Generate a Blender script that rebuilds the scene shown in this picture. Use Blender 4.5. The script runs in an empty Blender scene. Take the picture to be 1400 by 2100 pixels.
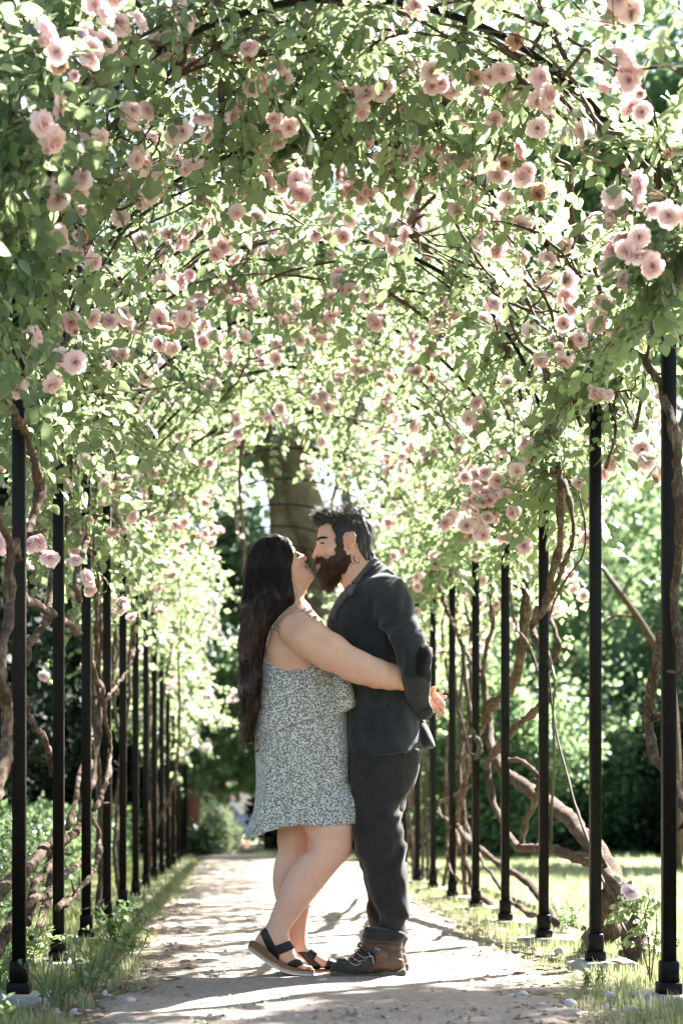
import bpy, math, random
import numpy as np
from mathutils import Vector, Matrix
from mathutils.bvhtree import BVHTree

# ------------------------------------------------------------------ camera, sky, sun
SC = bpy.context.scene
COL = SC.collection
F_PX, VPX, VPY, EYE = 3718.0, 505.0, 1650.0, 0.64
cam_data = bpy.data.cameras.new('camera')
cam_data.sensor_fit = 'VERTICAL'
cam_data.sensor_height = 36.0
cam_data.lens = F_PX / 2100.0 * 36.0
cam_data.shift_x = (700 - VPX) / 2100.0
cam_data.shift_y = (VPY - 1050) / 2100.0
cam_data.clip_start = 0.1
cam_data.clip_end = 2000.0
cam_data.dof.use_dof = True
cam_data.dof.focus_distance = 6.8
cam_data.dof.aperture_fstop = 3.1
camera = bpy.data.objects.new('camera', cam_data)
camera.location = (0, 0, EYE)
camera.rotation_euler = (math.radians(90), 0, 0)
COL.objects.link(camera)
SC.camera = camera

SUN_DIR = Vector((0.62, 0.64, 0.74)).normalized()      # towards the sun
SUN_EL = math.asin(SUN_DIR.z)
SUN_AZ = math.atan2(SUN_DIR.x, SUN_DIR.y)
world = bpy.data.worlds.new('World')
SC.world = world
world.use_nodes = True
wn = world.node_tree
sky_n = wn.nodes.new('ShaderNodeTexSky')
sky_n.sky_type = 'NISHITA'
sky_n.sun_disc = False
sky_n.sun_elevation = SUN_EL
sky_n.sun_rotation = SUN_AZ
sky_n.air_density = 1.0
sky_n.dust_density = 2.0
wn.nodes['Background'].inputs['Strength'].default_value = 0.05
wn.links.new(sky_n.outputs[0], wn.nodes['Background'].inputs['Color'])

sun_data = bpy.data.lights.new('sun', 'SUN')
sun_data.energy = 5.0
sun_data.angle = math.radians(0.53)
sun_data.color = (1.0, 0.965, 0.92)
sun = bpy.data.objects.new('sun', sun_data)
sun.rotation_euler = SUN_DIR.to_track_quat('Z', 'Y').to_euler()
sun.location = (5, 6, 12)
COL.objects.link(sun)

SC.view_settings.view_transform = 'Standard'
SC.view_settings.look = 'None'
SC.view_settings.gamma = 1.0
SC.view_settings.use_curve_mapping = False
SC.view_settings.exposure = 3.05
SC.render.engine = 'CYCLES'
SC.cycles.use_denoising = True
SC.cycles.max_bounces = 10
SC.cycles.diffuse_bounces = 5
SC.cycles.transmission_bounces = 6
SC.cycles.glossy_bounces = 3
SC.cycles.transparent_max_bounces = 6
SC.cycles.sample_clamp_indirect = 8.0

# ------------------------------------------------------------------ helpers
def at(px, py, Y):
    """Photo direction at a chosen real distance -> world point."""
    return np.array([(px - VPX) / F_PX * Y, Y, EYE + (VPY - py) / F_PX * Y])

def tag(o, label=None, cat=None, group=None, kind=None):
    if label: o['label'] = label
    if cat: o['category'] = cat
    if group: o['group'] = group
    if kind: o['kind'] = kind
    return o

def link(o, parent=None):
    COL.objects.link(o)
    if parent is not None:
        o.parent = parent
    return o

def empty(name, loc=(0, 0, 0), label=None, cat=None, group=None):
    o = bpy.data.objects.new(name, None)
    o.location = loc
    o.empty_display_size = 0.1
    link(o)
    return tag(o, label, cat, group)

def make_mesh(name, V, faces, mat=None, smooth=True, attrs=None, mat_idx=None):
    """faces: list of int arrays, each (n,3) or (n,4)."""
    me = bpy.data.meshes.new(name)
    V = np.asarray(V, dtype=np.float32)
    faces = [np.asarray(f, dtype=np.int32) for f in faces if len(f)]
    me.vertices.add(len(V))
    me.vertices.foreach_set('co', V.ravel())
    nl = sum(f.size for f in faces)
    nf = sum(len(f) for f in faces)
    if nf:
        me.loops.add(nl)
        me.polygons.add(nf)
        me.loops.foreach_set('vertex_index', np.concatenate([f.ravel() for f in faces]))
        tot = np.concatenate([np.full(len(f), f.shape[1], dtype=np.int32) for f in faces])
        start = np.concatenate([[0], np.cumsum(tot)[:-1]]).astype(np.int32)
        me.polygons.foreach_set('loop_start', start)
        if smooth:
            me.polygons.foreach_set('use_smooth', np.ones(nf, dtype=bool))
    if attrs:
        for k, a in attrs.items():
            at_ = me.attributes.new(k, 'FLOAT', 'POINT')
            at_.data.foreach_set('value', np.asarray(a, dtype=np.float32))
    if mat is not None:
        for m in (mat if isinstance(mat, (list, tuple)) else [mat]):
            me.materials.append(m)
    if mat_idx is not None:
        me.polygons.foreach_set('material_index', np.asarray(mat_idx, dtype=np.int32))
    me.update(calc_edges=True)
    return me

def mesh_obj(name, V, faces, mat=None, parent=None, smooth=True, attrs=None, loc=None, mat_idx=None):
    V = np.asarray(V, dtype=np.float64)
    off = np.array(loc) if loc is not None else np.zeros(3)
    if parent is not None and loc is None:
        off = np.array(parent_world(parent))
    me = make_mesh(name, V - off, faces, mat, smooth, attrs, mat_idx)
    o = bpy.data.objects.new(name, me)
    if loc is not None:
        p = np.array(parent_world(parent)) if parent is not None else np.zeros(3)
        o.location = off - p
    return link(o, parent)

def parent_world(p):
    v = Vector(p.location)
    while p.parent is not None:
        p = p.parent
        v = v + Vector(p.location)
    return v

class Geo:
    def __init__(s):
        s.V, s.T, s.Q, s.A, s.n = [], [], [], [], 0
    def add(s, V, T=None, Q=None, a=None):
        V = np.asarray(V, dtype=np.float64).reshape(-1, 3)
        s.V.append(V)
        if T is not None and len(T): s.T.append(np.asarray(T).reshape(-1, 3) + s.n)
        if Q is not None and len(Q): s.Q.append(np.asarray(Q).reshape(-1, 4) + s.n)
        s.A.append(np.zeros(len(V)) if a is None else np.broadcast_to(np.asarray(a, dtype=np.float64), (len(V),)))
        s.n += len(V)
        return s
    def faces(s):
        out = []
        if s.T: out.append(np.concatenate(s.T))
        if s.Q: out.append(np.concatenate(s.Q))
        return out
    def obj(s, name, mat, parent=None, smooth=True, loc=None, attr=None):
        V = np.concatenate(s.V)
        at_ = {attr: np.concatenate(s.A)} if attr else None
        return mesh_obj(name, V, s.faces(), mat, parent, smooth, at_, loc)

def norm(v):
    v = np.asarray(v, dtype=np.float64)
    return v / np.maximum(np.linalg.norm(v, axis=-1, keepdims=True), 1e-9)

def vnoise(P, freq, seed=0):
    """3D value noise in [-1,1]."""
    P = np.asarray(P, dtype=np.float64) * freq + 1000.0
    i = np.floor(P).astype(np.int64)
    f = P - i
    f = f * f * (3 - 2 * f)
    def h(ix, iy, iz):
        n = (ix * 374761393 + iy * 668265263 + iz * 2147483647 + seed * 144665) & 0xFFFFFFFF
        n = ((n ^ (n >> 13)) * 1274126177) & 0xFFFFFFFF
        n = n ^ (n >> 16)
        return (n & 0xFFFF) / 32767.5 - 1.0
    x, y, z = i[..., 0], i[..., 1], i[..., 2]
    fx, fy, fz = f[..., 0], f[..., 1], f[..., 2]
    c00 = h(x, y, z) * (1 - fx) + h(x + 1, y, z) * fx
    c10 = h(x, y + 1, z) * (1 - fx) + h(x + 1, y + 1, z) * fx
    c01 = h(x, y, z + 1) * (1 - fx) + h(x + 1, y, z + 1) * fx
    c11 = h(x, y + 1, z + 1) * (1 - fx) + h(x + 1, y + 1, z + 1) * fx
    return (c00 * (1 - fy) + c10 * fy) * (1 - fz) + (c01 * (1 - fy) + c11 * fy) * fz

def catmull(pts, per=5):
    """Smooth a polyline (any columns)."""
    P = np.asarray(pts, dtype=np.float64)
    if len(P) < 3: 
        t = np.linspace(0, 1, per + 1)[:, None]
        return P[0] * (1 - t) + P[-1] * t
    E = np.vstack([2 * P[0] - P[1], P, 2 * P[-1] - P[-2]])
    out = []
    for k in range(1, len(E) - 2):
        p0, p1, p2, p3 = E[k - 1], E[k], E[k + 1], E[k + 2]
        for t in np.linspace(0, 1, per, endpoint=False):
            out.append(0.5 * ((2 * p1) + (-p0 + p2) * t + (2 * p0 - 5 * p1 + 4 * p2 - p3) * t * t + (-p0 + 3 * p1 - 3 * p2 + p3) * t ** 3))
    out.append(P[-1])
    return np.array(out)

def tube(pts, radii, sides=6, cap=True):
    P = np.asarray(pts, dtype=np.float64)
    n = len(P)
    R = np.broadcast_to(np.asarray(radii, dtype=np.float64), (n,)) if np.ndim(radii) < 2 else radii
    T = norm(np.gradient(P, axis=0))
    up = np.array([0.3, 0.2, 1.0]) if abs(T[0][2]) < 0.9 else np.array([1.0, 0.2, 0.1])
    N = np.zeros_like(P)
    v = norm(np.cross(T[0], up))
    for k in range(n):
        v = v - T[k] * np.dot(v, T[k])
        v = v / max(np.linalg.norm(v), 1e-9)
        N[k] = v
    B = np.cross(T, N)
    a = np.arange(sides) * 2 * math.pi / sides
    V = P[:, None, :] + R[:, None, None] * (np.cos(a)[None, :, None] * N[:, None, :] + np.sin(a)[None, :, None] * B[:, None, :])
    V = V.reshape(-1, 3)
    i = np.arange(n - 1)[:, None] * sides
    j = np.arange(sides)[None, :]
    j2 = (j + 1) % sides
    Q = np.stack([i + j, i + j2, i + sides + j2, i + sides + j], axis=-1).reshape(-1, 4)
    Tt = []
    if cap:
        V = np.vstack([V, P[0], P[-1]])
        c0, c1 = n * sides, n * sides + 1
        for k in range(sides):
            Tt.append([c0, (k + 1) % sides, k])
            Tt.append([c1, (n - 1) * sides + k, (n - 1) * sides + (k + 1) % sides])
    return V, np.array(Tt).reshape(-1, 3), Q

def box(lo, hi, bevel=0.0):
    lo, hi = np.array(lo, float), np.array(hi, float)
    if bevel <= 0:
        x0, y0, z0 = lo; x1, y1, z1 = hi
        V = [(x0, y0, z0), (x1, y0, z0), (x1, y1, z0), (x0, y1, z0), (x0, y0, z1), (x1, y0, z1), (x1, y1, z1), (x0, y1, z1)]
        Q = [(0, 3, 2, 1), (4, 5, 6, 7), (0, 1, 5, 4), (1, 2, 6, 5), (2, 3, 7, 6), (3, 0, 4, 7)]
        return np.array(V), None, np.array(Q)
    # octagonal prism with chamfered vertical edges and a chamfered top
    b = bevel
    def ring(z, s):
        x0, y0 = lo[0] + s, lo[1] + s
        x1, y1 = hi[0] - s, hi[1] - s
        return [(x0 + b, y0, z), (x1 - b, y0, z), (x1, y0 + b, z), (x1, y1 - b, z), (x1 - b, y1, z), (x0 + b, y1, z), (x0, y1 - b, z), (x0, y0 + b, z)]
    V = ring(lo[2], 0) + ring(hi[2] - b, 0) + ring(hi[2], b * 0.8)
    V = np.array(V)
    Q = []
    for r in range(2):
        for k in range(8):
            Q.append((r * 8 + k, r * 8 + (k + 1) % 8, r * 8 + 8 + (k + 1) % 8, r * 8 + 8 + k))
    T = []
    for k in range(1, 7):
        T.append((16, 16 + k, 16 + k + 1) if k < 7 else None)
        T.append((0, k + 1, k))
    return V, np.array(T), np.array(Q)

# ------------------------------------------------------------------ materials
def new_mat(name):
    m = bpy.data.materials.new(name)
    m.use_nodes = True
    nt = m.node_tree
    return m, nt, nt.nodes['Principled BSDF'], nt.nodes['Material Output']

def N_(nt, typ, **kw):
    n = nt.nodes.new(typ)
    for k, v in kw.items():
        if k in n.inputs: n.inputs[k].default_value = v
        else: setattr(n, k, v)
    return n

def ramp(nt, fac, stops, interp='LINEAR'):
    r = nt.nodes.new('ShaderNodeValToRGB')
    r.color_ramp.interpolation = interp
    el = r.color_ramp.elements
    while len(el) < len(stops): el.new(0.5)
    for e, (p, c) in zip(el, stops):
        e.position = p
        e.color = (*c, 1.0) if len(c) == 3 else c
    nt.links.new(fac, r.inputs['Fac'])
    return r.outputs['Color']

def bump(nt, bsdf, height, strength=0.3, dist=0.01):
    b = N_(nt, 'ShaderNodeBump')
    b.inputs['Strength'].default_value = strength
    b.inputs['Distance'].default_value = dist
    nt.links.new(height, b.inputs['Height'])
    nt.links.new(b.outputs['Normal'], bsdf.inputs['Normal'])
    return b

def noise(nt, scale, detail=4, rough=0.6, coord=None, dist=0.0):
    n = nt.nodes.new('ShaderNodeTexNoise')
    n.inputs['Scale'].default_value = scale
    n.inputs['Detail'].default_value = detail
    n.inputs['Roughness'].default_value = rough
    n.inputs['Distortion'].default_value = dist
    if coord is not None: nt.links.new(coord, n.inputs['Vector'])
    return n

def obj_coord(nt):
    return nt.nodes.new('ShaderNodeTexCoord').outputs['Object']

def simple_mat(name, c1, c2, scale=20, rough=0.7, bumps=0.2, spec=0.3, dist=0.005, metallic=0.0, coord='Object'):
    m, nt, b, out = new_mat(name)
    co = nt.nodes.new('ShaderNodeTexCoord').outputs[coord]
    n = noise(nt, scale, 6, 0.65, co)
    nt.links.new(ramp(nt, n.outputs['Fac'], [(0.3, c1), (0.7, c2)]), b.inputs['Base Color'])
    b.inputs['Roughness'].default_value = rough
    b.inputs['Specular IOR Level'].default_value = spec
    b.inputs['Metallic'].default_value = metallic
    if bumps > 0:
        n2 = noise(nt, scale * 3, 4, 0.6, co)
        bump(nt, b, n2.outputs['Fac'], bumps, dist)
    return m

def leaf_mat(name, stops, trans, tw=0.45, rough=0.42, spec=0.4, rnd=0.25):
    """Leaf: diffuse + gloss + light passing through; colour varies per leaf by attribute v and per object."""
    m, nt, b, out = new_mat(name)
    at_ = N_(nt, 'ShaderNodeAttribute', attribute_name='v')
    oi = nt.nodes.new('ShaderNodeObjectInfo')
    ma = N_(nt, 'ShaderNodeMath', operation='MULTIPLY_ADD')
    nt.links.new(oi.outputs['Random'], ma.inputs[0])
    ma.inputs[1].default_value = rnd
    nt.links.new(at_.outputs['Fac'], ma.inputs[2])
    mb = N_(nt, 'ShaderNodeMath', operation='SUBTRACT')
    nt.links.new(ma.outputs[0], mb.inputs[0])
    mb.inputs[1].default_value = rnd * 0.5
    colr = ramp(nt, mb.outputs[0], stops)
    nt.links.new(colr, b.inputs['Base Color'])
    b.inputs['Roughness'].default_value = rough
    b.inputs['Specular IOR Level'].default_value = spec
    tr = N_(nt, 'ShaderNodeBsdfTranslucent')
    mixc = N_(nt, 'ShaderNodeMix', data_type='RGBA')
    mixc.inputs[0].default_value = 0.35
    nt.links.new(colr, mixc.inputs[7])
    mixc.inputs[6].default_value = (*trans, 1)
    nt.links.new(mixc.outputs[2], tr.inputs['Color'])
    mx = N_(nt, 'ShaderNodeMixShader')
    mx.inputs[0].default_value = tw
    nt.links.new(b.outputs[0], mx.inputs[1])
    nt.links.new(tr.outputs[0], mx.inputs[2])
    nt.links.new(mx.outputs[0], out.inputs['Surface'])
    return m

M = {}
M['rose_leaf'] = leaf_mat('rose_leaf', [(0.0, (0.009, 0.029, 0.017)), (0.45, (0.019, 0.055, 0.031)), (0.8, (0.044, 0.100, 0.050)), (1.0, (0.13, 0.19, 0.09))], (0.62, 0.75, 0.36), 0.46, 0.36, 0.5)
M['tree_leaf'] = leaf_mat('tree_leaf', [(0.0, (0.030, 0.082, 0.042)), (0.5, (0.058, 0.132, 0.066)), (1.0, (0.13, 0.205, 0.09))], (0.52, 0.68, 0.33), 0.46, 0.32, 0.6)
M['dark_leaf'] = leaf_mat('dark_leaf', [(0.0, (0.0035, 0.008, 0.005)), (0.6, (0.006, 0.014, 0.008)), (1.0, (0.014, 0.030, 0.017))], (0.02, 0.04, 0.02), 0.08, 0.65, 0.12)  # near-black leaves: blocked sun is put into the colour
M['hedge_leaf'] = leaf_mat('hedge_leaf', [(0.0, (0.04, 0.09, 0.04)), (0.5, (0.075, 0.145, 0.06)), (1.0, (0.19, 0.25, 0.12))], (0.35, 0.45, 0.2), 0.3, 0.35, 0.5)
M['pale_leaf'] = leaf_mat('pale_leaf', [(0.0, (0.16, 0.22, 0.12)), (0.5, (0.36, 0.42, 0.28)), (1.0, (0.62, 0.64, 0.50))], (0.5, 0.58, 0.3), 0.35, 0.5, 0.3)
M['grass'] = leaf_mat('grass', [(0.0, (0.055, 0.10, 0.045)), (0.45, (0.13, 0.175, 0.08)), (0.75, (0.30, 0.29, 0.17)), (1.0, (0.48, 0.43, 0.30))], (0.45, 0.5, 0.2), 0.35, 0.5, 0.3)
M['lawn_grass'] = leaf_mat('lawn_grass', [(0.0, (0.10, 0.15, 0.07)), (0.5, (0.20, 0.24, 0.115)), (1.0, (0.36, 0.35, 0.20))], (0.5, 0.54, 0.28), 0.35, 0.5, 0.3)
M['weed_leaf'] = leaf_mat('weed_leaf', [(0.0, (0.05, 0.12, 0.05)), (0.5, (0.12, 0.22, 0.09)), (1.0, (0.30, 0.34, 0.15))], (0.4, 0.55, 0.22), 0.35, 0.45, 0.35)
M['petal'] = leaf_mat('petal', [(0.0, (0.88, 0.52, 0.52)), (0.35, (0.91, 0.66, 0.665)), (0.75, (0.93, 0.77, 0.775)), (1.0, (0.94, 0.84, 0.84))], (0.95, 0.74, 0.74), 0.50, 0.6, 0.2, 0.45)
M['spent_petal'] = leaf_mat('spent_petal', [(0.0, (0.30, 0.15, 0.08)), (0.5, (0.52, 0.32, 0.22)), (1.0, (0.72, 0.50, 0.40))], (0.6, 0.35, 0.22), 0.3, 0.7, 0.2, 0.4)
M['white_petal'] = leaf_mat('white_petal', [(0.0, (0.75, 0.62, 0.60)), (1.0, (0.86, 0.83, 0.82))], (0.85, 0.78, 0.75), 0.35, 0.6, 0.2, 0.2)
def cane_mat(name, c1, c2, c3):
    """Old rose wood: grey brown, streaked along the stem, flaking."""
    m, nt, b, out = new_mat(name)
    co = obj_coord(nt)
    mp = N_(nt, 'ShaderNodeMapping'); mp.inputs['Scale'].default_value = (1, 1, .22)
    nt.links.new(co, mp.inputs['Vector'])
    n1 = noise(nt, 90, 6, .7, mp.outputs[0], .6)
    n2 = noise(nt, 14, 4, .6, co)
    ma = N_(nt, 'ShaderNodeMath', operation='MULTIPLY_ADD'); nt.links.new(n2.outputs['Fac'], ma.inputs[0]); ma.inputs[1].default_value = .7; nt.links.new(n1.outputs['Fac'], ma.inputs[2])
    nt.links.new(ramp(nt, ma.outputs[0], [(.55, c1), (.85, c2), (1.1, c3)]), b.inputs['Base Color'])
    b.inputs['Roughness'].default_value = .9; b.inputs['Specular IOR Level'].default_value = .15
    bump(nt, b, n1.outputs['Fac'], 1.0, .012)
    return m
M['cane'] = cane_mat('cane', (.030, .019, .013), (.095, .062, .042), (.22, .165, .12))
M['thin_cane'] = simple_mat('thin_cane', (0.055, 0.032, 0.022), (0.12, 0.075, 0.045), 40, 0.8, 0.4, 0.25, 0.004)
M['green_cane'] = simple_mat('green_cane', (0.07, 0.075, 0.035), (0.15, 0.12, 0.065), 40, 0.6, 0.3, 0.3, 0.004)
M['bark'] = simple_mat('bark', (0.09, 0.072, 0.05), (0.24, 0.20, 0.13), 6, 0.9, 0.8, 0.2, 0.03)
M['iron'] = simple_mat('iron', (0.003, 0.0027, 0.0024), (0.008, 0.0065, 0.0055), 35, 0.55, 0.12, 0.18, 0.002)
M['beam_paint'] = simple_mat('beam_paint', (0.14, 0.15, 0.11), (0.26, 0.26, 0.20), 18, 0.55, 0.2, 0.4, 0.003)
M['purlin_paint'] = simple_mat('purlin_paint', (0.06, 0.045, 0.038), (0.13, 0.10, 0.085), 25, 0.55, 0.2, 0.4, 0.003)
M['concrete'] = simple_mat('concrete', (0.22, 0.20, 0.17), (0.38, 0.36, 0.32), 25, 0.9, 0.5, 0.2, 0.008)
M['stone'] = simple_mat('stone', (0.38, 0.36, 0.33), (0.62, 0.60, 0.57), 30, 0.85, 0.4, 0.25, 0.006)
# ------------------------------------------------------------------ ground, path, lawn
def ground_z(X, Y):
    """The land falls away gently beyond the pergola."""
    t = np.clip((Y - 23.5) / 20.0, 0, 1)
    return -0.50 * t * t * (3 - 2 * t)

def ground_mat():
    m, nt, b, out = new_mat('earth')
    co = obj_coord(nt)
    n1 = noise(nt, 0.9, 5, 0.6, co)
    n2 = noise(nt, 14, 6, 0.7, co)
    mx = N_(nt, 'ShaderNodeMath', operation='MULTIPLY_ADD')
    nt.links.new(n2.outputs['Fac'], mx.inputs[0]); mx.inputs[1].default_value = 0.5
    nt.links.new(n1.outputs['Fac'], mx.inputs[2])
    nt.links.new(ramp(nt, mx.outputs[0], [(0.5, (0.075, 0.06, 0.04)), (0.75, (0.12, 0.12, 0.06)), (0.95, (0.17, 0.16, 0.085))]), b.inputs['Base Color'])
    b.inputs['Roughness'].default_value = 0.95
    bump(nt, b, n2.outputs['Fac'], 0.6, 0.03)
    return m

def path_mat():
    m, nt, b, out = new_mat('sandy_path')
    co = obj_coord(nt)
    n1 = noise(nt, 1.6, 5, 0.6, co)
    n2 = noise(nt, 38, 6, 0.75, co)
    n3 = noise(nt, 160, 3, 0.7, co)
    vo = N_(nt, 'ShaderNodeTexVoronoi'); vo.inputs['Scale'].default_value = 55
    nt.links.new(co, vo.inputs['Vector'])
    base = ramp(nt, n2.outputs['Fac'], [(0.25, (0.225, 0.18, 0.145)), (0.5, (0.36, 0.305, 0.26)), (0.75, (0.47, 0.41, 0.36))])
    big = ramp(nt, n1.outputs['Fac'], [(0.3, (0.80, 0.77, 0.72)), (0.7, (1, 1, 1))])
    mul = N_(nt, 'ShaderNodeMix', data_type='RGBA', blend_type='MULTIPLY'); mul.inputs[0].default_value = 1
    nt.links.new(base, mul.inputs[6]); nt.links.new(big, mul.inputs[7])
    grit = ramp(nt, vo.outputs['Distance'], [(0.06, (0.35, 0.30, 0.25)), (0.16, (1, 1, 1))])
    n4 = noise(nt, 9, 4, 0.6, co)
    gm = ramp(nt, n4.outputs['Fac'], [(0.48, (0, 0, 0)), (0.62, (1, 1, 1))])
    mul2 = N_(nt, 'ShaderNodeMix', data_type='RGBA', blend_type='MULTIPLY')
    nt.links.new(gm, mul2.inputs[0])
    nt.links.new(mul.outputs[2], mul2.inputs[6]); nt.links.new(grit, mul2.inputs[7])
    nt.links.new(mul2.outputs[2], b.inputs['Base Color'])
    b.inputs['Roughness'].default_value = 0.95
    b.inputs['Specular IOR Level'].default_value = 0.15
    ad = N_(nt, 'ShaderNodeMath', operation='MULTIPLY_ADD')
    nt.links.new(n2.outputs['Fac'], ad.inputs[0]); ad.inputs[1].default_value = 1.6
    nt.links.new(n3.outputs['Fac'], ad.inputs[2])
    bump(nt, b, ad.outputs[0], 0.55, 0.012)
    return m

def sheet(name, xs, ys, zfun, mat, label=None):
    X, Y = np.meshgrid(xs, ys)
    Z = zfun(X, Y)
    V = np.stack([X, Y, Z], -1).reshape(-1, 3)
    nx, ny = len(xs), len(ys)
    i = (np.arange(ny - 1)[:, None] * nx + np.arange(nx - 1)[None, :]).ravel()
    Q = np.stack([i, i + 1, i + nx + 1, i + nx], -1)
    o = mesh_obj(name, V, [Q], mat)
    tag(o, label, None, None, 'structure')
    return o

ys_far = np.concatenate([np.linspace(-30, 22, 27), np.linspace(23.5, 50, 40), np.array([70, 110, 200, 450, 900])])
xs_far = np.concatenate([np.array([-700, -250, -90]), np.linspace(-40, 40, 41), np.array([90, 250, 700])])
sheet('ground', xs_far, ys_far, lambda X, Y: ground_z(X, Y) - 0.012, ground_mat(), 'bare brown earth under the shrubs beside the path')

# the sandy path: a strip with an uneven surface and wandering edges
def path_edges(Y):
    l = -0.44 + 0.05 * vnoise(np.stack([Y, Y * 0 + 2, Y * 0], -1), 11, 6) + 0.07 * vnoise(np.stack([Y, Y * 0, Y * 0], -1), 0.9, 3) + 0.03 * vnoise(np.stack([Y, Y * 0, Y * 0], -1), 4, 5) - 0.10 * np.clip((Y - 9) / 8, 0, 1)
    r = 1.10 + 0.05 * vnoise(np.stack([Y, Y * 0 + 5, Y * 0], -1), 11, 9) + 0.08 * vnoise(np.stack([Y, Y * 0 + 9, Y * 0], -1), 0.8, 7) + 0.03 * vnoise(np.stack([Y, Y * 0, Y * 0 + 4], -1), 4, 8) + 0.10 * np.clip((Y - 9) / 8, 0, 1)
    return l, r
py_ = np.concatenate([np.arange(-6, 4.6, 0.3), np.arange(4.6, 11, 0.045), np.arange(11, 23.5, 0.15), np.arange(23.5, 52, 0.8)])
u_ = np.linspace(0, 1, 60)
lE, rE = path_edges(py_)
PX = lE[:, None] * (1 - u_) + rE[:, None] * u_
PY = np.repeat(py_[:, None], 60, 1)
P3 = np.stack([PX, PY, PX * 0], -1)
PZ = ground_z(PX, PY) + 0.006 + 0.008 * vnoise(P3, 2.2, 1) + 0.004 * vnoise(P3, 7, 2) + 0.0025 * vnoise(P3, 19, 3)
edge = np.minimum(u_, 1 - u_)[None, :]
PZ = PZ - 0.02 * np.clip(1 - edge / 0.05, 0, 1)
nx, ny = 60, len(py_)
ii = (np.arange(ny - 1)[:, None] * nx + np.arange(nx - 1)[None, :]).ravel()
path = mesh_obj('path', np.stack([PX, PY, PZ], -1).reshape(-1, 3), [np.stack([ii, ii + 1, ii + nx + 1, ii + nx], -1)], path_mat())
tag(path, 'pale sandy path running straight under the rose arches', None, None, 'structure')

def lawn_mat():
    m, nt, b, out = new_mat('lawn_soil')
    co = obj_coord(nt)
    n2 = noise(nt, 6, 6, 0.7, co)
    nt.links.new(ramp(nt, n2.outputs['Fac'], [(0.3, (0.12, 0.17, 0.06)), (0.55, (0.22, 0.27, 0.10)), (0.75, (0.33, 0.33, 0.16))]), b.inputs['Base Color'])
    b.inputs['Roughness'].default_value = 0.9
    n3 = noise(nt, 70, 5, 0.7, co)
    bump(nt, b, n3.outputs['Fac'], 0.8, 0.03)
    return m
sheet('lawn', np.linspace(1.75, 16, 40), np.concatenate([np.linspace(4.5, 23.5, 40), np.linspace(24.3, 40, 16)]),
      lambda X, Y: ground_z(X, Y) + 0.03 * vnoise(np.stack([X, Y, X * 0], -1), 0.7, 4) + 0.03, lawn_mat(), 'sunlit lawn to the right of the pergola')

# ------------------------------------------------------------------ pergola
PCX, PHW, PRISE, SPRING = 0.3195, 1.0625, 0.983, 2.28      # centre, half width, arch rise, post height
Y0, BAY, NP = 5.94, 1.25, 14
pergola = empty('pergola', (PCX, Y0, 0), 'black iron pergola of slim square posts and round arches over the path', 'pergola')
HP = 0.0215
def post_base_z(Y): return float(ground_z(0, Y))
V, T, Q = box((-HP, -HP, 0.0), (HP, HP, SPRING), 0.003)
post_me = make_mesh('post', V, [T, Q], M['iron'], smooth=False)
g = Geo(); 
g.add(*box((-0.029, -0.029, 0.0455), (0.029, 0.029, 0.115), 0.005)); g.add(*box((-0.037, -0.037, 0.0), (0.037, 0.037, 0.045), 0.004))
collar_me = make_mesh('post_collar', np.concatenate(g.V), g.faces(), M['iron'], smooth=False)
rf = np.random.RandomState(4)
foot_me = []
for k in range(3):
    V, T, Q = box((-0.125, -0.11, -0.10), (0.125, 0.11, 0.012), 0.012)
    V = V + 0.006 * rf.randn(*V.shape) * np.array([1, 1, 0.4])
    foot_me.append(make_mesh('footing', V, [T, Q], M['concrete'], smooth=False))
for n in range(NP):
    for sgn in (-1, 1):
        Y = Y0 + n * BAY
        p = bpy.data.objects.new('post', post_me)
        x = PCX + sgn * PHW
        p.location = Vector((x, Y, post_base_z(Y) + 0.014)) - pergola.location
        link(p, pergola)
        c = bpy.data.objects.new('base_collar', collar_me); link(c, p)
        f = bpy.data.objects.new('footing', foot_me[(n + (sgn > 0)) % 3]); link(f, p)
        f.rotation_euler.z = 0.05 * sgn
        f.location = (0.02 * sgn, 0.0, -0.004)

def arch_pts(Y, r=0.0, a0=0.0, a1=math.pi, n=40):
    t = np.linspace(a0, a1, n)
    return np.stack([PCX + (PHW + r) * np.cos(t), np.full(n, Y), SPRING + (PRISE + r) * np.sin(t)], -1)
def flat_bar(pts, w, t):
    """A flat bar bent along pts in an X-Z plane: w wide along Y, t thick."""
    P = np.asarray(pts); n = len(P)
    Tn = norm(np.gradient(P, axis=0))
    Nn = np.stack([-Tn[:, 2], np.zeros(n), Tn[:, 0]], -1)
    yv = np.array([0, 1.0, 0])
    cor = [(-1, -1), (1, -1), (1, 1), (-1, 1)]
    V = np.stack([P + Nn * t / 2 * a + yv * w / 2 * b for a, b in cor], 1).reshape(-1, 3)
    i = np.arange(n - 1)[:, None] * 4; j = np.arange(4)[None, :]; j2 = (j + 1) % 4
    return V, None, np.stack([i + j, i + j2, i + 4 + j2, i + 4 + j], -1).reshape(-1, 4)
arch_me = None
for n in range(NP):
    Y = Y0 + n * BAY
    if arch_me is None:
        pts = arch_pts(0.0)
        V, T, Q = flat_bar(pts - np.array([PCX, 0, 0]), 0.030, 0.012)
        arch_me = make_mesh('arch', V, [Q], M['iron'], smooth=False)
    a = bpy.data.objects.new('arch', arch_me)
    a.location = Vector((PCX, Y, post_base_z(Y) + 0.018)) - pergola.location
    link(a, pergola)
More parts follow.
